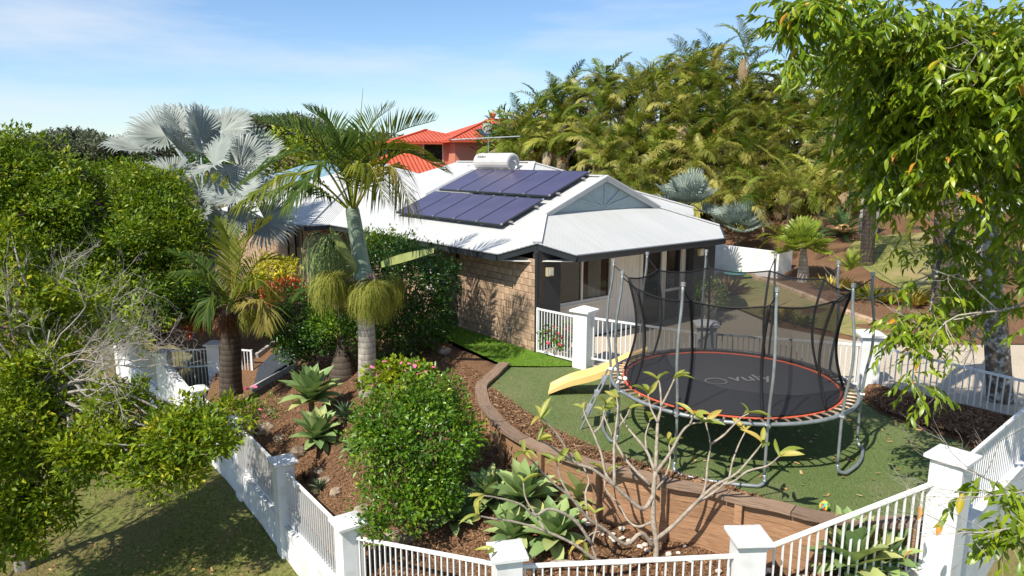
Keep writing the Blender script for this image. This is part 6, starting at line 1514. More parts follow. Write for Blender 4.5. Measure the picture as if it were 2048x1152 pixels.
# ------------------------------------------------------------------ the frangipani
def zz_(x, y): return (900 + x / 2.25, 640 + y / 2.25)
fb = S(1312, 1128, -0.42); c0 = fb[1] * math.cos(PITCH) + (5 - fb[2]) * math.sin(PITCH)
fr = thing('frangipani', 'almost leafless frangipani with forking grey branches in front of the retaining wall', 'shrub', fb)
br = [
    ([(925, 1098), (928, 1000), (915, 900), (915, 780), (925, 680)], 0.0, 0.0, .062, .040),
    ([(925, 680), (930, 560), (935, 460), (950, 390), (945, 300), (938, 270)], 0.0, .3, .040, .014),
    ([(935, 460), (905, 400), (890, 330)], .1, .3, .026, .012),
    ([(950, 390), (985, 320), (1010, 265)], .1, .0, .026, .012),
    ([(925, 690), (990, 600), (1040, 510), (1080, 470), (1135, 460)], 0, -.3, .038, .013),
    ([(1080, 470), (1095, 430)], -.25, -.3, .022, .012),
    ([(915, 790), (870, 850), (800, 800), (740, 745), (640, 670), (560, 640), (500, 540), (440, 465), (410, 440)], 0, -.5, .045, .013),
    ([(560, 640), (510, 610), (440, 560), (400, 545)], -.3, -.5, .026, .012),
    ([(740, 745), (700, 690), (680, 600), (645, 510), (612, 440), (600, 400)], -.2, .1, .032, .012),
    ([(645, 510), (680, 470), (700, 380)], 0, .2, .024, .012),
    ([(740, 745), (738, 580), (745, 500), (755, 400), (750, 350)], -.2, .3, .032, .012),
    ([(745, 500), (790, 440), (810, 400)], .1, .4, .022, .012),
    ([(900, 740), (800, 640), (750, 560), (700, 450), (690, 410)], .1, .6, .034, .012),
    ([(925, 690), (885, 590), (820, 510), (790, 470), (745, 385)], .0, .5, .034, .012),
    ([(885, 590), (880, 520), (900, 450)], .3, .6, .022, .012),
    ([(915, 1020), (860, 960), (790, 1010), (700, 945), (620, 890), (545, 800), (450, 720), (375, 640), (335, 600)], 0, -.9, .045, .013),
    ([(545, 800), (500, 720), (480, 640)], -.5, -.5, .026, .012),
    ([(620, 890), (610, 780), (625, 720), (590, 640)], -.4, -.1, .026, .012),
    ([(700, 945), (640, 960), (600, 1000)], -.3, -.2, .024, .012),
    ([(640, 1010), (560, 900), (450, 850), (380, 880), (320, 830), (215, 800), (150, 790)], -.4, -1.1, .034, .012),
    ([(905, 1080), (830, 1085), (770, 1100), (660, 1080), (560, 1010), (430, 950), (300, 910), (200, 895), (125, 880)], -.1, -1.0, .045, .012),
    ([(660, 1080), (640, 1010), (660, 930), (650, 870)], -.4, -.4, .028, .012),
    ([(770, 1100), (640, 1095), (480, 1085), (420, 1112), (330, 1120), (215, 1040)], -.3, -.9, .034, .012),
    ([(430, 950), (380, 870), (340, 800), (330, 730)], -.7, -.6, .022, .012),
    ([(930, 985), (1000, 930), (1060, 870), (1130, 800), (1200, 740), (1290, 690), (1370, 600), (1405, 555)], 0, -.6, .045, .013),
    ([(1060, 870), (1140, 780), (1160, 640), (1172, 560), (1150, 460)], -.1, .2, .030, .012),
    ([(1172, 560), (1230, 520), (1260, 490), (1310, 440), (1345, 420)], .1, 0, .024, .012),
    ([(1200, 740), (1270, 730), (1340, 680), (1430, 655), (1485, 610)], -.3, -.8, .026, .012),
    ([(1100, 830), (1180, 780), (1250, 720), (1270, 640), (1300, 560), (1330, 500)], -.2, .1, .026, .012),
    ([(925, 900), (850, 930), (800, 900), (760, 830), (700, 760), (700, 690)], 0, .5, .030, .012),
    ([(925, 760), (960, 720), (990, 640), (985, 560)], 0, .4, .028, .012),
]
tips = []
parts = []
for pts, d0, d1_, r0, r1 in br:
    P = catmull([SD(*zz_(x, y), c0 + (d0 + (d1_ - d0) * (i / (len(pts) - 1)))) for i, (x, y) in enumerate(pts)], 4)
    rad = np.linspace(r0, r1, len(P)) * (1 + 0.08 * np.sin(np.arange(len(P)) * 2.1)); rad[-1] *= 1.15
    parts.append(tube(P, rad * 0.70, 7)); tips.append((P[-1], unit(P[-1] - P[-3])))
M('branches', join(*parts), MT['frangi_bark'], fr, smooth=True)
FL = [raw_mesh('frangipani_leaf', *lance(1, w, a, 0.12), LEAF['frangi'], smooth=True) for w, a in ((0.26, 0.2), (0.30, 0.5), (0.22, 0.8))]
for p, d in tips[1:]:
    for k in range(rng.integers(2, 5)):
        az = rng.uniform(0, 2 * math.pi); od = unit(d * 0.7 + np.array([math.cos(az), math.sin(az), 0.1]) * 0.9)
        L = rng.uniform(0.17, 0.33)
        inst('leaf', FL[rng.integers(0, 3)], fr, p, frame_to(od, np.array([0, -0.3, 1.0]) + rng.normal(0, 0.3, 3)), (L, L, L))
wm = MT['white']
flowers(fr, [SD(x, y, c0 + 0.3) for x, y in [(1240, 756), (1246, 765), (1236, 764), (1250, 757), (1243, 748)]], 0.028, wm)
# ================================================================== THE PALM HEDGE
def cane_frond(L, elev, droop, ll, nl=40, vee=0.35, dr=0.35):
    return frond(arc(L, R(elev), R(droop), 0.0, 9), nl, ll, 0.052, vee=vee, droop=dr, a0=62, a1=28, rr=0.016, start=0.12)
CF = {'green': [], 'yellow': [], 'dry': []}
for (e, d) in ((80, 60), (68, 85), (58, 105), (45, 110), (32, 115), (18, 100), (74, 110), (50, 130)):
    V, F, rn = cane_frond(2.5, e, d, 0.68); CF['green'].append(raw_mesh('frond', V, F, LEAF['cane'], attr=rn))
    V, F, rn = cane_frond(2.4, e, d, 0.66, vee=0.25, dr=0.45); CF['yellow'].append(raw_mesh('frond', V, F, LEAF['caney'], attr=rn))
for (e, d) in ((10, 80), (-10, 70), (-30, 55)):
    V, F, rn = cane_frond(1.8, e, d, 0.45, nl=34, vee=-0.1, dr=0.6); CF['dry'].append(raw_mesh('frond', V, F, LEAF['caned'], attr=rn))
stem_me = raw_mesh('cane', *tube([(0, 0, 0), (0, 0, 0.5), (0, 0, 1)], [0.075, 0.062, 0.055], 7), MT['cane_stem'])
LAB_H = 'golden cane palm growing in the dense tall hedge beyond the house'
def cane_palm(base, h, nf=11, sc=1.0, yel=0.25, dry=0.14, label=LAB_H, group='cane palms in the tall hedge beyond the house', lean=0.05):
    t = thing('cane_palm', label, 'palm', base, group)
    lx, ly = rng.normal(0, lean, 2)
    top = np.array([lx * h, ly * h, h])
    q = Vector((0, 0, 1)).rotation_difference(Vector(top).normalized())
    inst('trunk', stem_me, t, base, q, (sc, sc, float(np.linalg.norm(top))))
    g0 = rng.uniform(0, 6)
    for k in range(nf):
        f = (k + 0.5) / nf; r_ = rng.random()
        if f > 0.72 and r_ < dry * 3: me = CF['dry'][rng.integers(0, 3)]
        else:
            i = min(7, int(f * 6.4)) if r_ > 0.2 else rng.integers(0, 8)
            me = CF['yellow' if rng.random() < yel else 'green'][i]
        s = sc * rng.uniform(0.8, 1.15)
        inst('frond', me, t, np.asarray(base) + top - (0, 0, 0.12 * f), (rng.normal(0, 0.12), rng.normal(0, 0.08), g0 + k * 2.39996), (s, s, s))
    return t
# skyline of the hedge in the photograph: x -> y of the tops
sky_x = [985, 1010, 1050, 1100, 1160, 1220, 1280, 1340, 1400, 1450, 1500, 1545, 1600, 1680, 1760, 1860, 1960, 2060]
sky_y = [300, 215, 195, 170, 150, 145, 120, 125, 95, 110, 130, 130, 160, 120, 130, 150, 170, 180]
def hedge_at(px, c, py_top, **kw):
    q = SD(px, 400, c)
    zb_ = float(zb(q[:2])[0])
    # crown centre sits about 1.2 m under the highest frond tips
    top = SD(px, py_top, c); h = max(0.6, top[2] - zb_ - 1.25 * kw.get('sc', 1.0))
    return cane_palm(np.array([q[0], q[1], zb_]), h, **kw)
rows = [(46, 0, 36), (43.5, 36, 32), (41, 82, 30), (38.5, 130, 27), (36.5, 180, 24), (34.5, 225, 19)]
for ri, (c, dy, n) in enumerate(rows):
    for k in range(n):
        px = 1000 + (k + rng.uniform(0.1, 0.9)) * (1060 / n)
        if ri >= 3 and px < 1150: continue
        if ri >= 4 and px < 1230: continue
        yt = float(np.interp(px, sky_x, sky_y)) + dy + abs(rng.normal(0, 16))
        if ri == 0: yt += rng.uniform(-6, 12)
        cc = c + rng.uniform(-1.2, 1.2) + (2 if px < 1150 else 0)
        hedge_at(px, cc, yt, nf=15, sc=rng.uniform(0.98, 1.3) * (0.9 if px < 1150 else 1.0), yel=0.18 + 0.08 * ri, dry=0.22)
hedge_at(1480, 44, 70, nf=9, sc=1.15, yel=0.1, label='tallest palm standing above the hedge with pale arching fronds', group=None)
hedge_at(1660, 36, 92, nf=11, sc=1.2, yel=0.1, label='palm at the hedge end with fronds against the sky, left of the overhanging leaves', group=None)
for px, c, y_ in ((1180, 33, 395), (1240, 32, 380), (1290, 31, 395), (1430, 31, 345), (1480, 30, 370), (1530, 30, 350), (1580, 30, 330), (1640, 31, 340), (1700, 32, 330)):
    hedge_at(px, c, y_, nf=10, sc=0.85, yel=0.5, label='low yellow-green palm along the front foot of the tall hedge', group='low palms at the foot of the hedge')
# dense dark undergrowth that closes the foot of the hedge
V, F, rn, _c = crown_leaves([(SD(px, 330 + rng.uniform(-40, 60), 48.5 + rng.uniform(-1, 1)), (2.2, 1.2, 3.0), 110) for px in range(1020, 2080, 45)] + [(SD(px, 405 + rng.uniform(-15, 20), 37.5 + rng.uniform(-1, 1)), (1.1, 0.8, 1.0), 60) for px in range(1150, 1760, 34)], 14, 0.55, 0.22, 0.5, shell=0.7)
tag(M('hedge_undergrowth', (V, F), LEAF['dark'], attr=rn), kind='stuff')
# ------------------------------------------------------------------ palms and cycads on the bank
def fan_palm(label, c, R_, n, leaf, trunk_h=0.0, base=None, trunk_r=0.12, tmat=None, seg=26, spread=(80, -10), stalk=0.9, span=290, name='fan_palm'):
    c = np.asarray(c, float); b = np.asarray(base if base is not None else c - (0, 0, 0.2), float)
    t = thing(name, label, 'palm', b)
    if base is not None: M('trunk', tube([b - (0, 0, 0.15), b + (c - b) * 0.3, b + (c - b) * 0.7, c], [trunk_r * 1.25, trunk_r * 1.1, trunk_r * 0.8, trunk_r * 0.6], 9), tmat or MT['palm_trunk'], t)
    ms_ = [raw_mesh('fan_leaf', *fan(R_ * s, seg, span, split=0.5)[:2], leaf, attr=None) for s in (0.9, 1.0, 1.1)]
    for m_ in ms_:
        a = m_.attributes.new('rnd', 'FLOAT', 'POINT'); a.data.foreach_set('value', np.clip(rng.normal(0.5, 0.22, len(m_.vertices)), 0, 1).astype(np.float32))
    g0 = rng.uniform(0, 6)
    for k in range(n):
        f = (k + 0.5) / n; el = R(spread[0] + (spread[1] - spread[0]) * f + rng.normal(0, 7)); az = g0 + k * 2.39996
        d = np.array([math.cos(el) * math.cos(az), math.cos(el) * math.sin(az), math.sin(el)])
        q = c + d * R_ * stalk * rng.uniform(0.85, 1.1)
        M('stalk', tube(catmull([c, c + d * R_ * stalk * 0.5 + (0, 0, 0.05), q], 3), 0.016, 4), MT['petiole'], t)
        inst('fan_leaf', ms_[k % 3], t, q, frame_to(d + np.array([0, 0, -0.15]), np.array([-d[0] * 0.6, -d[1] * 0.6, 1.0]) + rng.normal(0, 0.15, 3)))
    return t
fan_palm('blue-grey fan palm between the house roof and the palm hedge', SD(1372, 420, 25), 0.78, 14, LEAF['bluegreen'], base=np.array([*SD(1372, 425, 25)[:2], 0.6]), trunk_r=0.2, spread=(85, -5), seg=30)
fan_palm('low spiky grey fan palm behind the white screen wall', SD(1478, 462, 29), 0.75, 12, LEAF['bluegreen'], spread=(70, 0), seg=20, span=250)
fan_palm('lime green fan palm with stubby pale trunk on the mulch bank', SD(1607, 497, 24.6), 0.62, 16, LEAF['lime'], base=gz(1606, 560, 0.8, zb), trunk_r=0.17, spread=(85, -25), seg=24)
def feather_rosette(label, c, L, n, leaf, elev=(80, 0), droop=60, ll=0.3, nl=34, name='cycad', cat='cycad', trunk=None, lw=0.03, base=None):
    c = np.asarray(c, float)
    t = thing(name, label, cat, base if base is not None else c - (0, 0, 0.1))
    if base is not None: M('trunk', tube([np.asarray(base) - (0, 0, 0.2), (np.asarray(base) + c) / 2, c], [trunk * 1.1, trunk, trunk * 0.8], 12), MT['palm_trunk_dark'], t)
    ms_ = []
    for k in range(5):
        e = elev[0] + (elev[1] - elev[0]) * k / 4
        V, F, rn = frond(arc(L, R(e), R(droop), 0, 9), nl, ll, lw, vee=0.3, droop=0.15, a0=70, a1=40, rr=0.018, start=0.12); ms_.append(raw_mesh('frond', V, F, leaf, attr=rn))
    g0 = rng.uniform(0, 6)
    for k in range(n):
        f = (k + 0.5) / n
        s = rng.uniform(0.9, 1.1)
        inst('frond', ms_[min(4, int(f * 5))], t, c, (rng.normal(0, 0.06), rng.normal(0, 0.06), g0 + k * 2.39996), (s, s, s))
    return t
feather_rosette('dark green cycad with tan centre cone on the bank', SD(1685, 470, 29.5), 1.5, 22, LEAF['cycad'], (75, 5), 55, 0.28, 40)
M('seed_cone', lathe(SD(1685, 462, 29.4), [(0.05, -0.1), (0.28, 0), (0.34, 0.1), (0.22, 0.25), (0.03, 0.3)], 10), surf('tan_cone', [(0.3, (0.45, 0.25, 0.10)), (0.7, (0.6, 0.38, 0.18))], 12, bump=0.8), bpy.data.objects['cycad'])
feather_rosette('small yellow-green cycad in the mulch below the lime palm', SD(1700, 540, 22.5), 0.75, 14, LEAF['lime'], (80, 25), 40, 0.16, 26)
feather_rosette('drooping green palm at the left of the lime fan palm', SD(1560, 480, 28), 1.0, 12, LEAF['olive'], (75, 0), 80, 0.26, 28, name='feather_palm', cat='palm')
feather_rosette('big drooping grey-green feather palm behind the hanging leaves', SD(1745, 330, 25), 2.9, 16, LEAF['olive'], (80, 5), 95, 0.52, 46, name='feather_palm', cat='palm', trunk=0.22, base=np.array([*SD(1745, 400, 25)[:2], 1.2]), lw=0.035)
tb_ = gz(1893, 622, 0.9, zb)
feather_rosette('rough-trunked palm standing in the mulch bank right of the trampoline', SD(1893, 400, 19.4), 1.9, 14, LEAF['olive'], (70, -20), 100, 0.4, 40, name='feather_palm', cat='palm', trunk=0.34, base=tb_, lw=0.035)
pl_ = [o for o in bpy.data.objects if o.get('label', '').startswith('rough-trunked')][0]
for k in range(26):
    a = k * 2.39996; z = 1.9 + 0.05 * k; c = np.array([tb_[0], tb_[1], tb_[2]]); r = 0.30
    p = c + np.array([math.cos(a) * r, math.sin(a) * r, z - 0.2]); q = p + np.array([math.cos(a) * 0.22, math.sin(a) * 0.22, 0.42])
    M('leaf_base', beam(p, q, 0.10, 0.03, (math.cos(a), math.sin(a), 0)), MT['old_timber'], pl_)
def straps(label, c, r, n, leaf, L=0.45, name='strap_plant'):
    az = rng.uniform(0, 2 * math.pi, n); el = np.radians(rng.uniform(25, 85, n))
    D = np.stack([np.cos(el) * np.cos(az), np.cos(el) * np.sin(az), np.sin(el)], 1)
    C = np.asarray(c) + np.stack([np.cos(az) * r * rng.random(n), np.sin(az) * r * rng.random(n), 0 * az], 1)
    V, F = leaf_cloud(C, D, np.tile([0, 0, 1.0], (n, 1)) - D * 0.5, L * rng.uniform(0.7, 1.2, n), 0.05, bend=0.25)
    t = thing(name, label, 'plant', c)
    M('foliage', (V, F), leaf, t, attr=np.repeat(np.clip(rng.normal(0.5, 0.25, n), 0, 1), 4), kind='stuff'); return t
straps('golden strap-leaved clump in mulch seen through the net', gz(1662, 578, 0.7, zb), 0.5, 150, LEAF['gold'])
straps('golden strap-leaved clump near the rough palm trunk', gz(1815, 605, 0.9, zb), 0.55, 170, LEAF['gold'])
straps('green and gold grassy clump in shade on the bank', gz(1740, 598, 0.8, zb), 0.6, 170, LEAF['olive'])
straps('small dry grass tuft by the edge of the driveway', gz(1557, 640, 0.5, zb), 0.15, 60, LEAF['gold'], 0.5)
straps('small dark sapling at the back lawn edge', gz(1455, 590, 0.5, zb), 0.25, 70, LEAF['rust'], 0.7)
straps('low scrubby weed at the mulch edge by the driveway', gz(1600, 650, 0.5, zb), 0.2, 40, LEAF['olive'], 0.35)
# ------------------------------------------------------------------ concrete gate pillar and glimpsed white building
pc_ = gz(1735, 470, 1.8, zb)
t = thing('gate_pillar', 'weathered concrete pillar at the back beside the cycad', 'pillar', pc_)
M('shaft', bevel_box(pc_ + (0, 0, 0.75), (0.55, 0.5, 1.7), 0.3, 0.02), MT['concrete'], t)
M('capstone', bevel_box(pc_ + (0, 0, 1.65), (0.66, 0.6, 0.1), 0.3, 0.02), MT['concrete'], t)
wq = SD(1965, 440, 31)
t = thing('neighbour_house', 'white rendered corner of a building behind the rough-trunked palm', 'house', (wq[0], wq[1], 1.5))
M('wall', box((wq[0] + 1.2, wq[1] + 1, 2.6), (2.6, 2.0, 2.6), 0.2), MT['render'], t)
M('roof', box((wq[0] + 1.2, wq[1] + 1, 3.97), (3.0, 2.4, 0.14), 0.2), MT['roof_cap'], t)
q = SD(1440, 262, 58)
t = thing('distant_house', 'pale house with orange roof glimpsed through gaps in the palm hedge', 'house', (q[0], q[1], 2))
M('wall', box((q[0], q[1] + 3, 4.5), (9, 6, 5)), MT['render'], t)
rp = np.array([(q[0] - 5, q[1] - 0.6, 7.0), (q[0] + 5, q[1] - 0.6, 7.0), (q[0] + 5, q[1] + 6.6, 7.0), (q[0] - 5, q[1] + 6.6, 7.0), (q[0] - 2, q[1] + 3, 8.1), (q[0] + 2, q[1] + 3, 8.1)])
M('roof', (rp, [(0, 1, 5, 4), (1, 2, 5), (2, 3, 4, 5), (3, 0, 4), (3, 2, 1, 0)]), surf('plain_orange_roof', [(0.3, (0.50, 0.10, 0.045)), (0.7, (0.6, 0.15, 0.07))], 3), t)
# ================================================================== NEIGHBOURS BEHIND
c = SD(905, 300, 52)
oh = thing('neighbour_house', 'two-storey salmon brick house with bright orange tiled roof behind', 'house', (c[0], c[1], 0))
ax = unit(np.array([0.93, 0.36, 0])); ay = np.array([-ax[1], ax[0], 0]); oaz = math.atan2(ax[1], ax[0])
def ol(x, y, z): return np.array([c[0], c[1], 0]) + ax * x + ay * y + np.array([0, 0, z])
def obox(x0, x1, y0, y1, z0, z1):
    V = np.array([ol(x, y, z) for z in (z0, z1) for x, y in ((x0, y0), (x1, y0), (x1, y1), (x0, y1))]); return V, BOXF
EVZ = SD(905, 279, 52)[2]
M('wall', obox(0.3, 3.2, 0.4, 9, 0, EVZ - 0.02), MT['pink_brick'], oh)
M('wall', obox(3.201, 12, 0.9, 9, 0, EVZ - 0.03), MT['pink_render'], oh)
M('wall', obox(-2.4, 0.299, 2.2, 9, 0, EVZ - 0.04), MT['pink_brick'], oh)
def oroof(x0, x1, y0, y1, z, rise, mat=None):
    h = min(x1 - x0, y1 - y0) / 2
    if (x1 - x0) >= (y1 - y0): r0, r1 = (x0 + h, (y0 + y1) / 2), (x1 - h, (y0 + y1) / 2)
    else: r0, r1 = ((x0 + x1) / 2, y0 + h), ((x0 + x1) / 2, y1 - h)
    a = [ol(x0, y0, z), ol(x1, y0, z), ol(x1, y1, z), ol(x0, y1, z), ol(*r0, z + rise), ol(*r1, z + rise)]
    tri = [[0, 1, 5, 4], [1, 2, 5], [2, 3, 4, 5], [3, 0, 4]] if (x1 - x0) >= (y1 - y0) else [[0, 1, 4], [1, 2, 5, 4], [2, 3, 5], [3, 0, 4, 5]]
    for f, al in zip(tri, (ax, ay, ax, ay)):
        P = np.array([a[i] for i in f]); o = M('roof', prism(P, 0.05), mat or MT['roof_orange'], oh)
        n_ = unit(np.cross(P[1] - P[0], P[2] - P[0])); upv = unit(np.cross(n_, al)); upv = upv if upv[2] > 0 else -upv; Q = np.concatenate([P, P])
        for nm, vv in (('along', Q @ al), ('upslope', Q @ upv)):
            at = o.data.attributes.new(nm, 'FLOAT', 'POINT'); at.data.foreach_set('value', vv.astype(np.float32))
    for i, j in ((0, 4), (1, 5), (4, 5)):
        M('ridge_tile', beam(a[i] + (0, 0, 0.03), a[j] + (0, 0, 0.03), 0.22, 0.10), MT['roof_orange2'], oh)
    M('eaves', prism([a[0] - (0, 0, 0.06), a[1] - (0, 0, 0.06), a[2] - (0, 0, 0.06), a[3] - (0, 0, 0.06)], 0.14), MT['roof_orange2'], oh)
MT['roof_orange2'] = surf('orange_ridge', [(0.3, (0.52, 0.085, 0.035)), (0.7, (0.62, 0.12, 0.06))], 4, rough=0.7)
oroof(-0.3, 12.6, -0.2, 9.4, EVZ, 1.75)
oroof(-4.2, 3.0, 1.7, 9.6, EVZ - 0.12, 1.0)
oroof(-7.0, -0.2, -1.5, 6, SD(815, 345, 50)[2], 1.6)
M('wall', obox(-6.0, -0.5, -1.0, 5.6, 0, SD(815, 345, 50)[2] - 0.1), MT['pink_brick'], oh)
oroof(5.0, 11.5, -1.6, 0.95, SD(1010, 325, 51)[2], 0.5)
def owin(x0, x1, y, z0, z1):
    fr_ = M('window', join(obox(x0, x1, y - 0.05, y + 0.02, z0, z0 + 0.08), obox(x0, x1, y - 0.05, y + 0.02, z1 - 0.08, z1), obox(x0, x0 + 0.08, y - 0.05, y + 0.02, z0 + 0.08, z1 - 0.08), obox(x1 - 0.08, x1, y - 0.05, y + 0.02, z0 + 0.08, z1 - 0.08)), MT['frame'], oh)
    M('pane', obox(x0 + 0.08, x1 - 0.08, y - 0.02, y - 0.005, z0 + 0.08, z1 - 0.08), MT['dark_glass'], fr_)
owin(-1.7, -0.1, 2.2, EVZ - 1.75, EVZ - 0.25)
owin(3.7, 5.0, 0.9, EVZ - 1.7, EVZ - 0.35); owin(6.6, 8.0, 0.9, EVZ - 1.7, EVZ - 0.35)
M('chimney', lathe(ol(4.8, 4.6, EVZ + 1.62), [(0.2, 0), (0.2, 0.35), (0.28, 0.4), (0.28, 0.55), (0.1, 0.7)], 10), MT['roof_orange2'], oh)
def opanel(x0, x1, y0, y1, label):
    k = 1.75 / 4.8
    z = lambda y: EVZ + (y + 0.2) * k + 0.1
    P = [ol(x0, y0, z(y0)), ol(x1, y0, z(y0)), ol(x1, y1, z(y1)), ol(x0, y1, z(y1))]
    tag(M('solar_array', prism(P, 0.06), MT['solar_blue']), label, 'solar panels', 'dark solar arrays on the orange roof')
opanel(2.6, 8.6, 0.2, 1.9, 'long dark solar array on the lower right of the orange roof')
opanel(3.5, 5.1, 2.3, 3.2, 'small grey-blue solar array higher on the orange roof')
dc = ol(3.0, 0.9, EVZ + 0.9)
t = thing('satellite_dish', 'round tan satellite dish on the orange roof', 'satellite dish', dc)
V = []; F = []
for i, r in enumerate((0.0, 0.25, 0.45)):
    for k in range(12):
        a = 2 * math.pi * k / 12; V.append(dc + ax * r * math.cos(a) + np.array([0, 0, 1]) * r * math.sin(a) + ay * (-0.45 + r * r * 0.5 - 0.1) * 0.6)
for i in range(2):
    for k in range(12): F.append((i * 12 + k, i * 12 + (k + 1) % 12, (i + 1) * 12 + (k + 1) % 12, (i + 1) * 12 + k))
M('dish', (np.array(V), F), MT['frame'], t); M('mount', tube([dc + (0, 0, -0.5), dc + (0, 0, 0)], 0.03, 5), MT['galv'], t)
# house with blue sheet roof seen between the palm fronds
q = SD(640, 378, 38)
bh_ = thing('neighbour_house', 'house with blue-grey sheet roof glimpsed between the palm fronds', 'house', (q[0], q[1], 0))
M('wall', box((q[0], q[1] + 4, q[2] / 2), (9, 7, q[2] - 0.1), 0.1), MT['render'], bh_)
P = np.array([(q[0] - 5.0, q[1], q[2]), (q[0] + 4.6, q[1], q[2]), (q[0] + 4.6, q[1] + 8, q[2]), (q[0] - 5.0, q[1] + 8, q[2]), (q[0] - 1.2, q[1] + 4, q[2] + 1.5), (q[0] + 1.0, q[1] + 4, q[2] + 1.5)])
ro = M('roof', (P, [(0, 1, 5, 4), (1, 2, 5), (2, 3, 4, 5), (3, 0, 4), (3, 2, 1, 0)]), MT['roof_blue'], bh_)
for nm, vv in (('along', P[:, 0]), ('upslope', P[:, 1])):
    at = ro.data.attributes.new(nm, 'FLOAT', 'POINT'); at.data.foreach_set('value', vv.astype(np.float32))
# trees behind
def back_tree(label, px, py, c, r, n, leaf, L=0.35, group=None):
    q = SD(px, py, c); b = np.array([q[0], q[1], -0.5])
    return broadleaf('background_tree', label, 'tree', b, q, [(q, r, n)], 14, L, 0.5, 0.6, leaf, MT['bark_brown'], 0.3, nl=10, group=group, shell=0.6)
back_tree('yellow-green tree behind the blue roof, left of the feather palm', 590, 322, 58, (3.2, 2.5, 2.3), 150, LEAF['yellowgreen'])
back_tree('dull green tree left of the orange house', 690, 345, 60, (2.6, 2.5, 1.8), 130, LEAF['tree'])
back_tree('dark tree low behind the silver fan palm', 470, 330, 50, (3.0, 2.5, 2.2), 140, LEAF['dark'])
def side_tree(label, x, y, z, h, r, n, leaf, bark, L=0.16):
    b = np.array([x, y, z]); q = b + (0, 0, h)
    return broadleaf('background_tree', label, 'tree', b, q, lumpy([(q, r, n)], 0.8, 26) + [(q, tuple(k * 0.8 for k in r), 90)], 16, L, 0.45, 0.3, leaf, bark, 0.16, nl=30)
side_tree('bushy tree on the mulch bank right of the rough-trunked palm', 16.8, 20.5, 1.1, 3.4, (2.4, 2.2, 2.0), 30, LEAF['dark'], MT['bark_brown'])
side_tree('reddish-brown leafed tree behind the overhanging tree', 21.5, 25.5, 2.2, 4.0, (2.6, 2.4, 2.3), 30, LEAF['rust'], MT['bark_brown'])
side_tree('green tree at the back of the driveway, behind the lichened trunk', 22.5, 19.0, 1.5, 3.6, (2.6, 2.4, 2.2), 30, LEAF['tree'], MT['bark_grey'])
side_tree('leafy tree far up the bank beside the pale building corner', 27.5, 31.0, 3.0, 4.0, (3.0, 2.6, 2.4), 30, LEAF['shrub'], MT['bark_grey'])
side_tree('green tree on the grass beyond the left wall', -25.5, 27.5, -2.2, 4.0, (3.0, 2.8, 2.4), 30, LEAF['tree'], MT['bark_grey'])
side_tree('dark tree further back on the grass beyond the left wall', -31.0, 39.0, -1.8, 4.6, (3.4, 3.0, 2.8), 30, LEAF['dark'], MT['bark_brown'])
side_tree('yellow-green tree behind the silver palm beyond the left wall', -21.5, 44.0, -1.6, 4.2, (3.2, 3.0, 2.4), 30, LEAF['yellowgreen'], MT['bark_brown'])
# wooded ridge far off
def ridge(name, x0, x1, c, ytop):
    V, F = [], []; n = 24
    for i in range(n + 1):
        px = x0 + (x1 - x0) * i / n; t_ = SD(px, np.interp(px, *ytop) + 14, c); b = SD(px, 330, c)
        for k, (dy, zz_) in enumerate(((-25, -3), (0, t_[2]), (40, t_[2] - 1), (80, -3))): V.append((b[0] * (1 + dy / c), b[1] + dy, zz_))
        if i:
            for k in range(3): a = (i - 1) * 4 + k; F.append((a, a + 4, a + 5, a + 1))
    tag(M(name, (np.array(V), F), MT['ground'], smooth=True), kind='structure')
YT = ([-200, 0, 60, 130, 160, 210, 260, 400, 460, 520, 560, 620, 660, 720, 800, 860, 900], [300, 285, 276, 262, 264, 274, 285, 280, 238, 236, 232, 238, 255, 268, 276, 290, 295])
ridge('hill', -200, 900, 170, YT)
lob = []
for px in np.arange(-200, 880, 9.0):
    y_ = np.interp(px, *YT); q = SD(px, y_ + 9 + abs(rng.normal(0, 5)), 162 + rng.uniform(-8, 8)); lob.append((q, (2.4, 2.4, rng.uniform(1.0, 1.9)), 34))
    lob.append((SD(px + 4, y_ + 34, 158), (2.4, 2.2, 1.8), 20))
V, F, rn, _c = crown_leaves(lob, 9, 0.75, 0.55, 0.75, shell=0.5)
tag(M('distant_trees', (V, F), LEAF['far'], attr=rn), kind='stuff')
# ================================================================== THE OVERHANGING TREE AT THE RIGHT
rb = S(2000, 800, 0.55)
rt = thing('overhanging_tree', 'big tree with long hanging green leaves and lichened trunk at the right', 'tree', rb)
ttop = SD(1985, 360, 12.2)
tl = [SD(1800, 120, 8.6), SD(1640, 40, 8.0), SD(1950, 260, 8.2), SD(1760, 330, 9.2), SD(2100, 150, 8), SD(1960, 480, 9.4), SD(1860, 620, 9.0), SD(1900, 40, 7.6), SD(1720, 180, 8.6), SD(1990, 150, 7.5)]
path = catmull([rb - (0, 0, 0.3), rb, SD(1990, 640, 12.6), SD(1975, 500, 12.4), ttop], 5)
parts = [tube(path, np.interp(np.linspace(0, 1, len(path)), [0, 0.2, 0.6, 1], [0.30, 0.23, 0.19, 0.16]), 10)]
for t_ in tl:
    d = t_ - ttop; P = catmull([ttop - (0, 0, 0.3), ttop + d * 0.35 + (0, 0, 0.5) + rng.normal(0, 0.15, 3), ttop + d * 0.7 + (0, 0, 0.25) + rng.normal(0, 0.1, 3), t_], 5); parts.append(tube(P, np.linspace(0.10, 0.012, len(P)), 6, cap=False))
M('trunk', join(*parts), MT['lichen'], rt, smooth=True)
tw_ = []
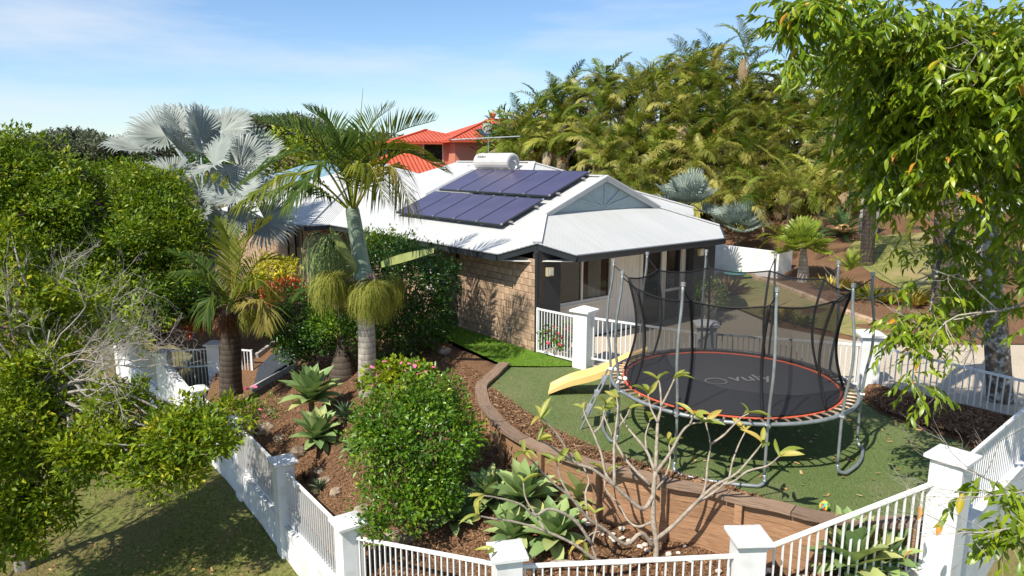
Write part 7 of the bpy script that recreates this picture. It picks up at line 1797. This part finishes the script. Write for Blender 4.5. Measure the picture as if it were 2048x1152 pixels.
for a, b, cc, LL in [((1985, 480), (1880, 560), 11.5, 1.4), ((1990, 560), (1900, 500), 11.5, 1.2), ((2010, 520), (1950, 640), 11.0, 1.2), ((1990, 700), (1940, 640), 11.6, 0.9), ((2060, 600), (1960, 620), 9, 1.0), ((2020, 130), (1930, 200), 8.0, 0.8), ((2060, 980), (1930, 1010), 6.2, 0.75), ((2060, 1000), (1950, 950), 6.3, 0.7), ((2070, 1040), (1940, 1060), 6.2, 0.8)]:
    p = SD(*a, cc); twiggy(p, unit(SD(*b, cc - 0.3) - p), LL, 0.02 if cc > 7 else 0.008, 1, tw_, 0.45)
M('bare_twigs', join(*tw_), MT['twig_grey'], rt, kind='stuff')
def sprays(lobes, per=10):
    A = []
    for c_, r, n in lobes:
        d = sphere_dirs(n) * (rng.random((n, 1)) ** 0.45); A.append(np.asarray(c_) + d * np.asarray(r))
    A = np.concatenate(A); n = len(A)
    az = rng.uniform(0, 2 * math.pi, n); el = np.radians(rng.uniform(-55, 20, n))
    D = np.stack([np.cos(el) * np.cos(az), np.cos(el) * np.sin(az), np.sin(el)], 1)
    L = rng.uniform(0.25, 0.5, n)
    tw = []
    sd_ = nrm(np.cross(D, np.tile([0, 0, 1.0], (n, 1))))
    C, Dr, Nn = [], [], []
    for k in range(per):
        f = (k + 1) / per; s = 1 if k % 2 else -1
        P = A + D * (L * f)[:, None]; P[:, 2] -= 0.12 * L * f * f * 2
        dd = nrm(D * 0.75 + sd_ * s * 0.75 + np.array([0, 0, -0.55]) + rng.normal(0, 0.22, (n, 3)))
        C.append(P); Dr.append(dd); Nn.append(nrm(np.array([0, 0, 1.0]) + rng.normal(0, 0.45, (n, 3)) - D * 0.2))
    ends = A + D * L[:, None]; ends[:, 2] -= 0.24 * L
    return np.concatenate(C), np.concatenate(Dr), np.concatenate(Nn), A, ends
LOB_R = [(SD(1725, 50, 8.2), (0.65, 0.9, 0.38), 110), (SD(1615, 10, 7.9), (0.40, 0.5, 0.26), 46), (SD(1585, 120, 7.9), (0.10, 0.3, 0.22), 9), (SD(1585, 45, 7.9), (0.14, 0.3, 0.2), 12), (SD(1830, 120, 8.6), (0.90, 1.2, 0.65), 400), (SD(1960, 170, 8.0), (0.9, 1.2, 0.85), 430), (SD(1775, 240, 9.0), (0.58, 0.8, 0.55), 180), (SD(1900, 330, 8.8), (0.95, 1.1, 0.60), 140),
         (SD(2080, 330, 8.4), (0.8, 1.2, 0.9), 150), (SD(2090, 60, 7.8), (1.0, 1.4, 0.8), 230), (SD(1780, 360, 9.5), (0.55, 0.7, 0.35), 50), (SD(1990, 480, 9.6), (0.6, 0.8, 0.45), 36), (SD(1860, 640, 9.0), (0.42, 0.45, 0.30), 34), (SD(1960, 600, 9.6), (0.5, 0.6, 0.45), 36), (SD(1820, 660, 8.9), (0.25, 0.3, 0.2), 16), (SD(1900, 560, 9.4), (0.5, 0.5, 0.25), 24), (SD(1860, 490, 10), (0.45, 0.5, 0.25), 20), (SD(1840, 760, 8.7), (0.28, 0.25, 0.12), 8), (SD(2240, 300, 8.0), (1.0, 1.5, 1.4), 60),
         (SD(2010, 1060, 6.2), (0.22, 0.25, 0.20), 16), (SD(2040, 1010, 6.3), (0.2, 0.2, 0.15), 8), (SD(1985, 960, 6.3), (0.12, 0.2, 0.05), 3), (SD(2150, 560, 8.4), (0.6, 0.8, 0.7), 50)]
C, Dr, Nn, A_s, E_s = sprays(LOB_R)
Lr = 0.152 * rng.uniform(0.7, 1.25, len(C)); tone = np.clip(rng.normal(0.48, 0.2, len(C)), 0, 0.97); tone[rng.random(len(C)) < 0.012] = 1.0
# the 300 leaves nearest to where one stands are objects of their own
infr = (np.abs(C[:, 0] / C[:, 1]) < 0.72)
order = np.argsort(np.linalg.norm(C - [0, 0, CAM_Z], axis=1) + np.where(infr, 0, 100) + rng.uniform(0, 1.0, len(C)))
near = order[:300]; restm = np.ones(len(C), bool); restm[near] = False
leaf5 = []
def leaf_obj(w, a):
    return raw_mesh('long_leaf', *lance(1, w, a, 0.18), LEAF['right_obj'], smooth=True)
lm_ = [leaf_obj(0.34, 0.25), leaf_obj(0.30, 0.5), leaf_obj(0.38, 0.1)]
for i in near:
    inst('leaf', lm_[i % 3], rt, C[i], frame_to(Dr[i], Nn[i]), (Lr[i],) * 3)
def long_leaves(C, D, N, L, ratio=0.30, bend=0.2):
    D = nrm(D); s = nrm(np.cross(D, N)); n = np.cross(s, D); L = L[:, None]; W_ = L * ratio
    V = np.stack([C, C + D * L * 0.33 + s * W_ / 2 + n * W_ * 0.2, C + D * L * 0.33 - s * W_ / 2 + n * W_ * 0.2, C + D * L * 0.36, C + D * L * 0.7 + s * W_ * 0.36 - n * L * bend * 0.35, C + D * L * 0.7 - s * W_ * 0.36 - n * L * bend * 0.35, C + D * L * 0.95 - n * L * bend], 1).reshape(-1, 3)
    k = np.arange(len(C))[:, None] * 7
    F = np.concatenate([k + q for q in ([0, 3, 1], [0, 2, 3], [1, 3, 4], [3, 5, 4], [3, 2, 5], [4, 5, 6])], 1).reshape(-1, 3)
    return V, F
V, F = long_leaves(C[restm], Dr[restm], Nn[restm], Lr[restm])
M('foliage', (V, F), LEAF['right'], rt, attr=np.repeat(tone[restm], 7), kind='stuff')
tw_ = [tube([a, (a + b) / 2 + (0, 0, 0.02), b], [0.006, 0.004, 0.002], 3, cap=False) for a, b in zip(A_s, E_s)]
M('twigs', join(*tw_), MT['petiole'], rt, kind='stuff')
# dried leaves caught on the pickets and post
for px, py, cc, lab in ((1838, 1012, 8.0, 'dry orange leaf caught on the steep pickets near the tall post'), (1884, 1046, 7.75, 'dry orange leaf against the tall corner post'), (1826, 1102, 8.05, 'crumpled orange leaf low in the steep pickets')):
    p = SD(px, py, cc)
    V, F = lance(0.16, 0.4, 0.9, 0.5)
    Mx = Euler((rng.uniform(-1, 1), rng.uniform(0.2, 1.2), rng.uniform(0, 6))).to_matrix()
    tag(M('dry_leaf', (np.array([p + np.array(Mx @ Vector(v)) for v in V]), F), surf('orange_dry_leaf', [(0.3, (0.55, 0.22, 0.05)), (0.7, (0.68, 0.34, 0.10))], 20)), lab, 'leaf')
